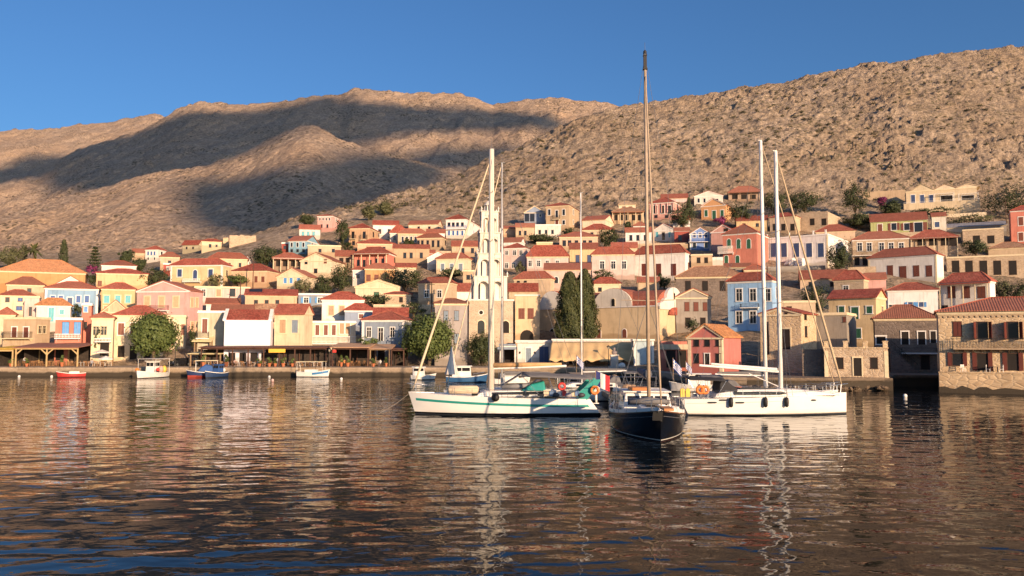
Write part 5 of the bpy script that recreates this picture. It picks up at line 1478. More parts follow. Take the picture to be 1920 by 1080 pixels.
# ------------------------------------------------------------------ trees
LEAFM = {'g': leaf('green_leaves', (.07,.10,.028), (.115,.145,.042)), 'd': leaf('dark_leaves', (.036,.05,.02), (.065,.075,.028)), 'o': leaf('olive_leaves', (.085,.09,.04), (.13,.13,.06)),
         'p': leaf('bougainvillea', (.16,.02,.08), (.25,.05,.13)), 'c': leaf('cypress_leaves', (.038,.05,.018), (.075,.08,.026)), 'f': leaf('palm_leaves', (.07,.085,.03), (.12,.12,.045))}
BARK = plain('bark', (.12,.085,.055), .9, var=.3)
def leaves_mesh(name, cen, nrm, size, mat, parent, asp=.55, rng=RNG):
    n = len(cen)
    nrm = nrm / (np.linalg.norm(nrm, axis=1, keepdims=True) + 1e-9)
    a = rng.normal(size=(n, 3)); t = np.cross(nrm, a); t /= np.linalg.norm(t, axis=1, keepdims=True) + 1e-9
    b = np.cross(nrm, t); s = (size * rng.uniform(.6, 1.35, n))[:, None]
    v = np.stack([cen - t*s - b*s*asp*.3, cen + b*s*asp*-1.0, cen + t*s + b*s*asp*.3, cen + b*s*asp], 1).reshape(-1, 3)
    f = np.arange(n * 4).reshape(n, 4)
    return mesh_np(name, v, f, mat, parent)
def crown_points(n, rx, ry, rz, cz, kind, rng):
    """leaf centres and facing, gathered in clumps through an uneven crown"""
    K = max(10, int(n / 45))
    d = rng.normal(size=(K, 3)); d /= np.linalg.norm(d, axis=1, keepdims=True)
    rad = rng.uniform(.25, 1.0, K) ** .5
    lump = 1 + .16 * np.sin(3 * np.arctan2(d[:, 1], d[:, 0]) + rng.uniform(0, 6)) + rng.uniform(-.14, .14, K)
    cc = d * (rad * lump)[:, None]
    if kind == 'dome': cc[:, 2] = np.where(cc[:, 2] < -.35, -.35 + .25*(cc[:, 2] + .35), cc[:, 2])
    idx = rng.integers(0, K, n); spread = rng.uniform(.10, .24, K)
    off = rng.normal(size=(n, 3)) * spread[idx][:, None]
    p = cc[idx] + off
    q = p * np.array([rx, ry, rz]); q[:, 2] += cz
    nr = off / spread[idx][:, None] + d[idx] * .9 + rng.normal(size=(n, 3)) * .5 + np.array([0, 0, .35])
    return q, nr
def tree(label, x0, x1, pt, pb, kind='g', foot=None, Y=None, n=None, shape='round', cat='tree', name='tree', group=None, trunk=True, size=None):
    xm = (x0 + x1) / 2; foot = foot or pb
    if Y is None: Y = land_hit(min(max(xm, -200), 2100), foot)
    base = P(xm, foot, Y); k = F / Y
    w = (x1 - x0) / k / 2; zt = P(xm, pt, Y).z - base.z; zb = P(xm, pb, Y).z - base.z
    r = thing(name, label, cat, base, random.uniform(-.5, .5), group)
    rng = np.random.default_rng(int(abs(xm) * 7 + pt))
    rz = (zt - zb) / 2; cz = (zt + zb) / 2
    area = w * rz * 3.14
    n = n or int(min(7500, max(420, area * 85)))
    size = size or max(.16, min(.34, 1.5 / k))
    if shape == 'cypress':
        z = rng.beta(1.1, 1.15, n); a = rng.uniform(0, 2*math.pi, n)
        prof = np.minimum(1, z / .10) ** .5 * np.clip(1 - z, 0, 1) ** .40 * 1.08
        lob = 1 + .16 * np.sin(a * 5 + z * 9) + .12 * np.sin(a * 3 - z * 21)
        rr = w * prof * lob * rng.uniform(.45, 1.03, n) ** .5
        p = np.stack([rr*np.cos(a), rr*np.sin(a), zb + (zt - zb) * z], 1)
        nr = np.stack([np.cos(a), np.sin(a), np.full(n, .25)], 1) + rng.normal(size=(n, 3)) * .45
        leaves_mesh('crown', p, nr, np.full(n, size), LEAFM[kind], r, .4)
    elif shape == 'pine':
        z = rng.uniform(0, 1, n); lv = np.floor(z * 7) / 7; a = rng.uniform(0, 2*math.pi, n)
        rr = w * (1 - lv * .88) * rng.uniform(.1, 1.05, n) * (1 + .25*np.sin(a*4 + lv*30))
        p = np.stack([rr*np.cos(a), rr*np.sin(a), zb + (zt - zb) * (lv + .09 * rng.uniform(0, 1, n)) + .10 * rr], 1)
        leaves_mesh('crown', p, rng.normal(size=(n, 3)) + np.array([0, 0, 1.2]), np.full(n, size), LEAFM[kind], r, .5)
    else:
        p, nr = crown_points(n, w * .86, w * .8, rz * .9, cz, shape, rng)
        leaves_mesh('crown', p, nr, np.full(n, size), LEAFM[kind], r)
    if trunk:
        b = MB(); tr = max(.07, min(.28, w * .09)); top = cz if shape == 'round' or shape == 'dome' else zb + (zt - zb) * .9
        b.tube([(0, 0, -1.0), (.05*w, .02, max(.3, zb*.6 + .2)), (.02*w, 0, top)], [tr*1.4, tr, tr*.4], 7)
        if shape in ('round', 'dome'):
            for i in range(6):
                a = i * 1.05 + .3; b.tube([(.03*w, 0, max(.2, zb*.9)), (math.cos(a)*w*.35, math.sin(a)*w*.35, cz - rz*.1), (math.cos(a)*w*.62, math.sin(a)*w*.62, cz + rz*.3)], [tr*.6, tr*.4, tr*.12], 5)
        b.build('trunk', BARK, r)
    return r
T = tree
T('large round ficus tree with a full green crown on the left quay', 243, 328, 588, 664, 'g', 686, n=17000, Y=146.5, name='ficus_tree', size=.26)
T('large round tree with thick trunk before the grey shuttered building', 754, 853, 596, 668, 'g', 687, n=18000, Y=146.5, name='ficus_tree', size=.26)
T('smaller bushy tree at the foot of the clock tower', 875, 931, 621, 684, 'd', 687, n=8000, Y=147, name='ficus_tree')
T('left cypress of the dense pair in front of the church', 1040, 1098, 510, 640, 'c', 643, n=13000, Y=156, shape='cypress', name='cypress_tree', size=.26)
T('right cypress of the dense pair in front of the church', 1072, 1122, 505, 640, 'c', 643, n=12000, Y=157.5, shape='cypress', name='cypress_tree', size=.26)
T('slender dark cypress above the orange-roofed hall', 110, 127, 449, 496, 'd', 500, shape='cypress', n=1500, name='cypress_tree')
T('dark feathery pine behind the white red-roofed house', 162, 192, 461, 502, 'd', 508, shape='pine', n=1500, name='pine_tree')
T('dark bushy tree left of the small white blue-windowed house', 222, 252, 466, 498, 'd', 503)
T('dark spreading tree below the small white blue-windowed house', 246, 278, 482, 510, 'd', 514)
T('dense olive thicket at the far left behind the orange-roofed hall', -12, 44, 463, 500, 'o', 503, n=2600)
T('leafy tree between the olive thicket and the palm', 34, 52, 458, 500, 'o', 503, n=900)
T('purple bougainvillea bush right of the orange-roofed hall', 160, 186, 497, 516, 'p', 520, cat='bush', name='bougainvillea_bush', trunk=False)
T('dark green bush under the purple bougainvillea', 160, 182, 512, 535, 'd', 538, cat='bush', name='bush', trunk=False)
T('dark spreading tree left of the yellow balcony house', 262, 320, 504, 536, 'd', 542)
T('low clipped bush against the plain yellow house', 196, 228, 522, 540, 'd', 542, cat='bush', name='bush', trunk=False)
T('small green bush beside the pink house roofline', 240, 256, 523, 540, 'g', 543, cat='bush', name='bush', trunk=False)
T('dark climbing plant between white cottage and coral house', 130, 152, 566, 596, 'd', 600, cat='bush', name='bush', trunk=False)
T('row of potted greenery on the blue house terrace', 150, 184, 568, 580, 'o', 583, cat='bush', name='bush', trunk=False)
T('climbing vine beside the dark balcony door', 172, 188, 612, 660, 'd', 684, cat='bush', name='climbing_vine', Y=147, trunk=False)
T('big dark round bush at the edge of the bare slope', 468, 529, 461, 498, 'd', 503, n=3200, cat='bush', name='bush')
T('light small tree in front of the yellow balcony house', 387, 419, 512, 537, 'o', 541)
T('dense dark green bush right of the yellow balcony house', 425, 470, 514, 534, 'g', 538, cat='bush', name='bush')
T('pale olive tree beside the blue-shuttered gabled cottage', 548, 586, 518, 552, 'o', 556)
T('very dark tree right of the pale olive tree', 584, 626, 513, 553, 'd', 557)
T('tall ragged tree in front of the coral-walled house', 616, 665, 496, 548, 'd', 556)
T('wide dark tree below the orange house', 714, 802, 502, 544, 'd', 550, n=3600)
T('dark tree left of the peach iron-balcony house', 626, 658, 409, 458, 'd', 464, n=1800)
T('bush clump on the slope crest above the pink house', 676, 706, 385, 410, 'o', 414, cat='bush', name='bush')
T('bush higher up the slope crest', 704, 738, 379, 402, 'o', 406, cat='bush', name='bush')
T('round bush on the crest left of the pink house', 560, 592, 402, 424, 'd', 427, cat='bush', name='bush')
T('small tree before the tan pillared-window house', 752, 776, 446, 462, 'd', 466)
T('bush beside the white house behind the peach house', 728, 746, 436, 452, 'd', 455, cat='bush', name='bush')
T('dark garden shrubs below the grey-shuttered pale house', 812, 872, 503, 522, 'd', 525, cat='bush', name='bush')
T('green garden bushes below the pedimented cream house', 668, 746, 550, 572, 'd', 576, n=1800, cat='bush', name='bush')
T('dark shrub right of the green-shuttered house', 750, 800, 566, 590, 'd', 594, cat='bush', name='bush')
T('shrub under the iron-balcony house', 640, 664, 455, 472, 'd', 475, cat='bush', name='bush')
T('dark round tree in the centre right of the tan five-window house', 1120, 1164, 427, 462, 'd', 467, n=2000)
T('shrubs below the small white flat-roofed house', 985, 1048, 438, 454, 'd', 457, cat='bush', name='bush')
T('small bush between the white house and the tan house', 1054, 1082, 428, 442, 'd', 446, cat='bush', name='bush')
T('light green bush left of the wide red-roofed house', 968, 984, 488, 512, 'o', 516, cat='bush', name='bush')
T('bush under the top-centre porch house', 1166, 1188, 416, 432, 'd', 436, cat='bush', name='bush')
T('dark shrubs below the hipped house with three white windows', 1108, 1150, 506, 526, 'd', 530, cat='bush', name='bush')
T('dark tree in front of the pink pillared house', 1248, 1314, 385, 424, 'd', 430, n=2600)
T('small dark cypress above the pink pillared house trees', 1286, 1298, 370, 405, 'd', 412, shape='cypress', n=900, name='cypress_tree')
T('magenta bougainvillea below the orange gabled house', 1336, 1362, 405, 421, 'p', 425, cat='bush', name='bougainvillea_bush', trunk=False)
T('dark tree right of the orange gabled house', 1362, 1412, 380, 420, 'd', 426, n=2200)
T('broad dark grove behind the two white masts', 1422, 1484, 362, 400, 'd', 406, n=2600)
T('dense dark grove right of the white masts', 1472, 1544, 356, 396, 'd', 404, n=2800)
T('green tree behind the red quayside house', 1285, 1318, 592, 628, 'd', 640)
T('shrub behind the curved church gable', 1228, 1262, 518, 540, 'd', 545, cat='bush', name='bush')
T('dark tree on the street above the stone ruin', 1576, 1630, 342, 398, 'd', 410, n=2600)
T('purple-tinged bougainvillea left of the hillside hotel', 1644, 1666, 368, 386, 'p', 392, cat='bush', name='bougainvillea_bush', trunk=False)
T('dark round shrub left of the hillside hotel terrace', 1648, 1692, 375, 404, 'd', 408, cat='bush', name='bush')
T('clipped hedge below the hillside hotel terrace', 1704, 1788, 391, 402, 'd', 405, cat='hedge', name='hedge', trunk=False, n=1300)
T('large dark grove at the right edge above the town', 1850, 1965, 344, 404, 'd', 412, n=4500)
T('green shrub strip under the right-edge grove', 1776, 1872, 402, 420, 'o', 424, cat='bush', name='bush', n=1500)
T('dark egg-shaped tree in front of the long white house', 1546, 1598, 449, 512, 'd', 517, n=3400)
T('tree in front of the long stone terrace doorways', 1806, 1852, 448, 478, 'd', 484)
T('leafy tree right of the white porch-roofed house', 1856, 1902, 522, 566, 'o', 572, n=1800)
T('dark garden tree at the right picture edge', 1896, 1945, 528, 570, 'd', 576)
T('dark tree left of the yellow green-windowed house', 1498, 1562, 530, 588, 'd', 600, n=3000)
T('bushes left of the green house', 1582, 1640, 402, 424, 'd', 428, cat='bush', name='bush')
T('round green bush on the taverna roof terrace', 669, 714, 631, 652, 'g', 656, Y=147.5, cat='bush', name='bush', trunk=False)
T('dark vine on the corner between pink and cream houses', 352, 368, 600, 655, 'd', 684, Y=149, cat='bush', name='climbing_vine', trunk=False)
T('small tree beneath the light blue house', 1230, 1246, 512, 530, 'd', 534, cat='bush', name='bush')
def palm(label, px, pt, pb, foot):
    Y = land_hit(px, foot); base = P(px, foot, Y); zt = P(px, (pt + pb) / 2, Y).z - base.z
    r = thing('palm_tree', label, 'palm tree', base)
    b = MB(); b.tube([(0, 0, -1), (.1, 0, zt*.5), (0, 0, zt)], [.35, .28, .3], 8); b.build('trunk', BARK, r)
    b = MB(); rng = random.Random(3)
    for i in range(46):
        a = rng.uniform(0, 6.28); el = rng.uniform(-.5, 1.3); L = rng.uniform(3.2, 4.4)
        pts = [(math.cos(a)*L*s*math.cos(el), math.sin(a)*L*s*math.cos(el), zt + L*s*math.sin(el) - 1.9*s*s*(1.1 if el < .8 else .6)) for s in (0, .3, .6, 1)]
        for j in range(3):
            p, q = Vector(pts[j]), Vector(pts[j+1]); d = (q - p); side = d.cross(Vector((0, 0, 1))).normalized(); wd = (.05, .42, .4, .06)
            dn = Vector((0, 0, -.25))
            b.add([p, q, q + side*wd[j+1] + dn*wd[j+1], p + side*wd[j] + dn*wd[j]], [(0,1,2,3)]); b.add([p, q, q - side*wd[j+1] + dn*wd[j+1], p - side*wd[j] + dn*wd[j]], [(0,1,2,3)])
    b.build('crown', LEAFM['f'], r)
palm('feathery palm tree rising behind the orange-roofed hall', 62, 452, 486, 503)

def scrub():
    rng = np.random.default_rng(4); cen = []; nr = []; sz = []
    spots = [(rng.uniform(520, 1900), rng.uniform(.0, 1.0)) for _ in range(430)]
    spots += [(rng.normal(930, 40), rng.uniform(.05, .45)) for _ in range(70)] + [(rng.normal(720, 45), rng.uniform(0, .5)) for _ in range(60)] + [(rng.normal(1480, 140), rng.uniform(.45, .95)) for _ in range(90)]
    dg = bpy.context.evaluated_depsgraph_get()
    for px, t in spots:
        yr = 330 + t * 165
        z = float(zland(px, yr)[0]); x = (px - 960) / F * (yr * CA + (z - CAMZ) * SA)
        hit = scene.ray_cast(dg, Vector((x, yr, z + 60)), Vector((0, 0, -1)))
        if not hit[0] or hit[4].name.split('.')[0] != 'hillside': continue
        p = hit[1]; s = rng.uniform(.6, 1.9); n = int(40 * s)
        d = rng.normal(size=(n, 3)); d[:, 2] = np.abs(d[:, 2]) * .7; d /= np.linalg.norm(d, axis=1, keepdims=True)
        cen.append(np.array(p) + d * s * rng.uniform(.4, 1.0, (n, 1))); nr.append(d + rng.normal(size=(n, 3)) * .4); sz.append(np.full(n, .34))
    o = leaves_mesh('hillside_scrub', np.concatenate(cen), np.concatenate(nr), np.concatenate(sz), leaf('dry_scrub', (.055,.055,.024), (.10,.085,.04)), None)
    tag(o, 'low dry scrub dotted over the rocky slope', 'scrub', kind='stuff')
bpy.context.view_layer.update()
scrub()
def pots():
    cl = plain('terracotta_pot', (.42,.14,.06), .8); first = None
    for i, px in enumerate((50, 116, 20, 381, 424, 486, 505, 516, 531, 548, 640, 652, 700, 724)):
        r = None
        p = gp(px, 142.2 + .2 * (i % 3))
        if first is None:
            first = thing('potted_plant', 'terracotta pot with a leafy plant along the front of the tavernas', 'potted plant', p, 0, 'potted plants along the tavernas')
            b = MB(); b.lathe([(.2, 0), (.3, .5), (.33, .5), (.33, .56), (.26, .56)], 0, 0, 0, 10); b.build('pot', cl, first)
            rng = np.random.default_rng(9); q, nr = crown_points(160, .42, .42, .55, 1.0, 'round', rng); leaves_mesh('foliage', q, nr, np.full(160, .15), LEAFM['g'], first)
        else: dup(first, p, i, None, (random.uniform(.8, 1.3),) * 2 + (random.uniform(.8, 1.5),))
pots()
# ------------------------------------------------------------------ boats
SILVER = plain('brushed_spar', (.62,.60,.56), .45, .3, var=.05); SPARW = plain('white_spar', (.80,.78,.74), .45, var=.03); SPARL = plain('cream_spar', (.76,.68,.55), .45, var=.05); WIRE = plain('rigging_wire', (.30,.29,.27), .4, .6)
GELW = plain('white_gelcoat', (.78,.76,.71), .3, var=.04, scale=.6, spec=.5); TEAL = plain('teal_paint', (.02,.28,.24), .5, var=.08); NAVY = plain('navy_hull_paint', (.005,.006,.009), .22, var=.1, spec=.35)
BOTTOM = plain('dark_antifouling', (.02,.025,.035), .7); TEAK = plain('teak_deck', (.36,.24,.14), .75, var=.2); BEIGEC = plain('beige_sailcloth', (.66,.53,.36), .85, var=.08); GREYC = plain('grey_canvas', (.16,.155,.155), .85, var=.12)
BLACKC = plain('black_canvas', (.03,.03,.033), .8); ORANGE = plain('orange_plastic', (.75,.20,.04), .5); REDP = plain('red_plastic', (.6,.05,.04), .5); YELP = plain('yellow_plastic', (.75,.48,.08), .5); STEEL = plain('stainless_steel', (.6,.6,.6), .25, .9, var=.05)
BLUEH = plain('blue_hull_paint', (.03,.10,.22), .35, var=.1); REDH = plain('red_hull_paint', (.42,.04,.035), .4, var=.15); WHITEH = plain('white_hull_paint', (.72,.69,.63), .45, var=.1); TARP = plain('blue_tarpaulin', (.03,.09,.26), .7)
RUBG = plain('grey_rubber', (.22,.22,.23), .7)

class Boat:
    def __init__(s, name, label, cat, X, Y, heading, L, B, zb, zm, zs, rb=.6, rs=.8, ts=.7, group=None, tm=.42, draft=.5):
        s.L, s.B, s.zb, s.zm, s.zs, s.rb, s.rs, s.ts, s.tm, s.draft = L, B, zb, zm, zs, rb, rs, ts, tm, draft
        s.r = thing(name, label, cat, (X, Y, 0), heading, group)
        s.o = Vector((X, Y, 0)); s.ax = Vector((math.cos(heading), math.sin(heading), 0)); s.ay = Vector((-math.sin(heading), math.cos(heading), 0))
    def at(s, px, py, y=0.0):
        """boat coordinates (x, z) of a picture position on the boat's plane y"""
        d = ray(px, py); q = Vector((0, 0, CAMZ)) - s.o - s.ay * y
        t = -q.dot(s.ay) / d.dot(s.ay); p = q + d * t
        return p.dot(s.ax), p.z
    def world(s, x, y, z): return s.o + s.ax * x + s.ay * y + Vector((0, 0, z))
    def sheer(s, t):
        return s.zs * (1-t)**2 + s.zb * t**2 + 2*t*(1-t) * (2*s.zm - .5*(s.zs + s.zb))
    def half(s, t):
        t = max(0.0, t)
        if t < s.tm: f = s.ts + (1 - s.ts) * math.sin(math.pi / 2 * t / s.tm)
        else: f = max(0.0, 1 - min(1.0, (t - s.tm) / (1 - s.tm)) ** 2.2) ** .9
        return max(.012, s.B / 2 * f)
    def pt(s, t, v, side=1, off=0.0):
        """v 0 at the deck edge, 1 at the bottom"""
        t = min(1.0, max(0.0, t)); sh = s.sheer(t); z = sh + (-s.draft - sh) * v
        flare = .10 + .35 * t ** 3
        b = s.half(t) * (1 - flare * max(0.0, min(v, 1.0)) ** 1.2 - .45 * max(0, v - .72) / .28)
        x = -s.L / 2 + s.L * t
        vv = max(0.0, min(v, 1.0))
        x -= s.rb * vv * t ** 6; x += s.rs * vv * (1 - t) ** 5
        return (x, side * (max(b, .008) + off), z)
    def vz(s, t, z):
        sh = s.sheer(t); return (sh - z) / (sh + s.draft)
    def hull(s, mat, bottom=BOTTOM, wl=.08, deck=GELW, n=28):
        V = (0, .12, .3, .5, None, 1.0)
        mb = MB(); vs = []; m = 12
        for i in range(n + 1):
            t = i / n
            row = [(v if v is not None else s.vz(t, wl)) for v in V]
            for v in row: vs.append(s.pt(t, v, 1))
            for v in row[::-1]: vs.append(s.pt(t, v, -1))
        fs = []; mi = []
        for i in range(n):
            for k in range(m - 1):
                fs.append((i*m+k, (i+1)*m+k, (i+1)*m+k+1, i*m+k+1)); mi.append(1 if k in (4, 5, 6) else 0)
        fs.append(tuple(range(m))); mi.append(0); fs.append(tuple(range(n*m + m - 1, n*m - 1, -1))); mi.append(0)
        mb.v = vs; mb.f = fs; mb.m = mi
        h = mb.build('hull', [mat, bottom], s.r, True)
        md = h.modifiers.new('edges', 'EDGE_SPLIT'); md.split_angle = R(50)
        d = MB(); vs = []
        for i in range(n + 1):
            t = i / n; a = s.pt(t, .03, 1); vs += [(a[0], a[1] - .01, a[2]), (a[0], 0, a[2] + .06 * s.half(t)), (a[0], -a[1] + .01, a[2])]
        d.add(vs, [(i*3+k, (i+1)*3+k, (i+1)*3+k+1, i*3+k+1) for i in range(n) for k in (0, 1)]); d.build('deck', deck, s.r)
        return h
    def stripe(s, name, mat, z0, z1, t0=0.0, t1=1.0, off=.012, n=30, par=None, follow=False):
        mb = MB()
        for side in (1, -1):
            vs = []
            for i in range(n + 1):
                t = t0 + (t1 - t0) * i / n
                sh = s.sheer(t) if follow else 0
                va, vb = s.vz(t, sh + z1), s.vz(t, sh + z0)
                vs += [s.pt(t, va, side, off), s.pt(t, (va+vb)/2, side, off + .004), s.pt(t, vb, side, off)]
            mb.add(vs, [(i*3+k, (i+1)*3+k, (i+1)*3+k+1, i*3+k+1) for i in range(n) for k in (0, 1)])
        return mb.build(name, mat, par or s.r, True)
    def port(s, x, z, w, h, side, mat=GLASS, name='porthole'):
        t = (x + s.L/2) / s.L; v = s.vz(t, z); p = s.pt(t, v, side)
        a = s.pt((x - w/2 + s.L/2)/s.L, v, side); b = s.pt((x + w/2 + s.L/2)/s.L, v, side)
        mb = MB(); y0 = min(a[1], b[1]) if side > 0 else max(a[1], b[1])
        n = 10; pr = [(x + w/2 * math.copysign(abs(math.cos(2*math.pi*i/n)) ** .5, math.cos(2*math.pi*i/n)), z + h/2 * math.copysign(abs(math.sin(2*math.pi*i/n)) ** .5, math.sin(2*math.pi*i/n))) for i in range(n)]
        ys = sorted((p[1] - side*.06, p[1] + side*.025)); mb.prism_y(pr, *ys)
        return mb.build(name, mat, s.r)
    def mast(s, x, z0, z1, r=.10, mat=SPARW, spread=(.36, .66), rake=0.0, tip=True):
        mb = MB(); mb.tube([(x, 0, z0 - .5), (x - rake*.5, 0, (z0+z1)/2), (x - rake, 0, z1)], [r, r*.95, r*.8], 8); m = mb.build('mast', mat, s.r, True)
        sp = MB(); wr = MB(); B = s.half((x + s.L/2)/s.L) - .05
        prev = [(x - .1, 1, B), (x - .1, -1, B)]
        zz = [s.sheer((x + s.L/2)/s.L)] + [z0 + (z1 - z0) * f for f in spread]; bb = [B] + [B*.75 - .14*B*i for i in range(len(spread))]
        for i in range(1, len(zz)):
            xm = x - rake * (zz[i] - z0) / (z1 - z0)
            sp.tube([(xm - .12, -bb[i], zz[i]), (xm, 0, zz[i] - .05), (xm - .12, bb[i], zz[i])], .03, 5)
        for sd in (1, -1):
            pts = [(x - .12, sd*bb[i], zz[i]) for i in range(len(zz))] + [(x - rake, sd*.05, z1 - .3)]
            wr.tube(pts, .012, 4, cap=False)
            wr.tube([(x - .3, sd*B, zz[0]), (x, 0, zz[1] - .2)], .011, 4, cap=False); wr.tube([(x + .35, sd*B, zz[0]), (x, 0, zz[1] - .2)], .011, 4, cap=False)
        sp.build('spreader', mat, m); wr.build('shroud', WIRE, m)
        if tip:
            t = MB(); t.tube([(x - rake, 0, z1), (x - rake, 0, z1 + .9)], .012, 4); t.box(x - rake - .25, x - rake + .1, -.04, .04, z1 + .02, z1 + .08); t.build('masthead', WIRE, m)
        return m
    def furler(s, x0, z0, x1, z1, mat=BEIGEC, r=.10, name='furled_sail', k=1.5):
        mb = MB(); n = 10; pts = []; rs = []
        for i in range(n + 1):
            t = i / n; pts.append((x0 + (x1-x0)*t, 0, z0 + (z1-z0)*t)); rs.append(.04 + (r if .04 < t < .93 else .0) * (1.25 - t*.75))
        mb.tube(pts, rs, 7); return mb.build(name, mat, s.r, True)
    def stay(s, a, b, name='backstay', r=.012):
        return MB().tube([a, b], r, 4, cap=False).build(name, WIRE, s.r)
    def lifelines(s, t0=.06, t1=.93, h=.62, n=9):
        st = MB(); ln = MB()
        for sd in (1, -1):
            tops = []
            for i in range(n + 1):
                t = t0 + (t1 - t0) * i / n; p = s.pt(t, .0, sd); y = p[1] - sd * min(.06, abs(p[1])*.5)
                st.tube([(p[0], y, p[2]), (p[0], y, p[2] + h)], .016, 5); tops.append((p[0], y, p[2] + h))
            ln.tube(tops, .011, 4); ln.tube([(a, b, c - h*.45) for a, b, c in tops], .009, 4)
        st.add(ln.v, ln.f); st.build('guard_rail', STEEL, s.r)
        p = s.pt(.9, 0, 1); q = s.pt(1.0, 0, 1); pu = MB()
        pu.tube([(p[0], p[1]-.05, p[2] + .65), (q[0] + .15, 0, q[2] + .7), (p[0], -p[1]+.05, p[2] + .65)], .022, 5)
        for sd in (1, -1):
            a = s.pt(.955, 0, sd); pu.tube([(a[0], a[1], a[2]), (a[0] + .08, a[1]*.9, a[2] + .68)], .02, 5)
        pu.build('pulpit', STEEL, s.r)
    def block(s, name, prof, w0, w1, mat, par=None, bev=.06):
        """cabin shape: side profile (x,z) extruded across the boat, w0 wide at the foot and w1 at the top"""
        zs = [z for x, z in prof]; za, zb_ = min(zs), max(zs)
        mb = MB(); mb.prism_y(prof, -1, 1)
        mb.v = [(x, y * (w0 + (w1 - w0) * ((z - za) / max(.01, zb_ - za))) / 2, z) for x, y, z in mb.v]
        o = mb.build(name, mat, par or s.r)
        if bev: b = o.modifiers.new('soft', 'BEVEL'); b.width = bev; b.segments = 3
        return o
    def awning(s, name, x0, x1, z, w, mat, drop=.25, legs=True, zdeck=1.4, sl=0.0):
        mb = MB(); n = 8; m = 8; vs = []
        for i in range(m + 1):
            for k in range(n + 1):
                u = k / n * 2 - 1; q = i / m; vs.append((x0 + (x1-x0)*q, u*w/2, z + sl*q - drop*u*u - .08*math.sin(math.pi*q*3)**2*.5))
        mb.add(vs, [(i*(n+1)+k, (i+1)*(n+1)+k, (i+1)*(n+1)+k+1, i*(n+1)+k+1) for i in range(m) for k in range(n)])
        o = mb.build(name, mat, s.r, True); md = o.modifiers.new('thickness', 'SOLIDIFY'); md.thickness = .03
        if legs:
            f = MB()
            for xx, q in ((x0, 0), ((x0+x1)/2, .5), (x1, 1)):
                zz = z + sl*q - .03
                f.tube([((x0+x1)/2 + (xx-(x0+x1)/2)*.45, -w/2, zdeck), (xx, -w/2, zz - drop), (xx, 0, zz), (xx, w/2, zz - drop), ((x0+x1)/2 + (xx-(x0+x1)/2)*.45, w/2, zdeck)], .02, 5)
            f.build('frame', STEEL, o)
        return o

def torus(mb, c, Rr, r, axis='y', n=14, m=6, mi=None):
    vs = []; fs = []
    for i in range(n):
        a = 2*math.pi*i/n
        for k in range(m):
            b = 2*math.pi*k/m; q = Rr + r*math.cos(b)
            p = (q*math.cos(a), r*math.sin(b), q*math.sin(a)) if axis == 'y' else ((r*math.sin(b), q*math.cos(a), q*math.sin(a)) if axis == 'x' else (q*math.cos(a), q*math.sin(a), r*math.sin(b)))
            vs.append((c[0]+p[0], c[1]+p[1], c[2]+p[2]))
    for i in range(n):
        for k in range(m): fs.append((i*m+k, ((i+1) % n)*m+k, ((i+1) % n)*m+(k+1) % m, i*m+(k+1) % m))
    mb.add(vs, fs); return mb
def solo(name, mb, mat, label, cat, loc=(0,0,0), rz=0, group=None, smooth=False):
    o = mb.build(name, mat, None, smooth); o.location = loc; o.rotation_euler.z = rz; return tag(o, label, cat, group)

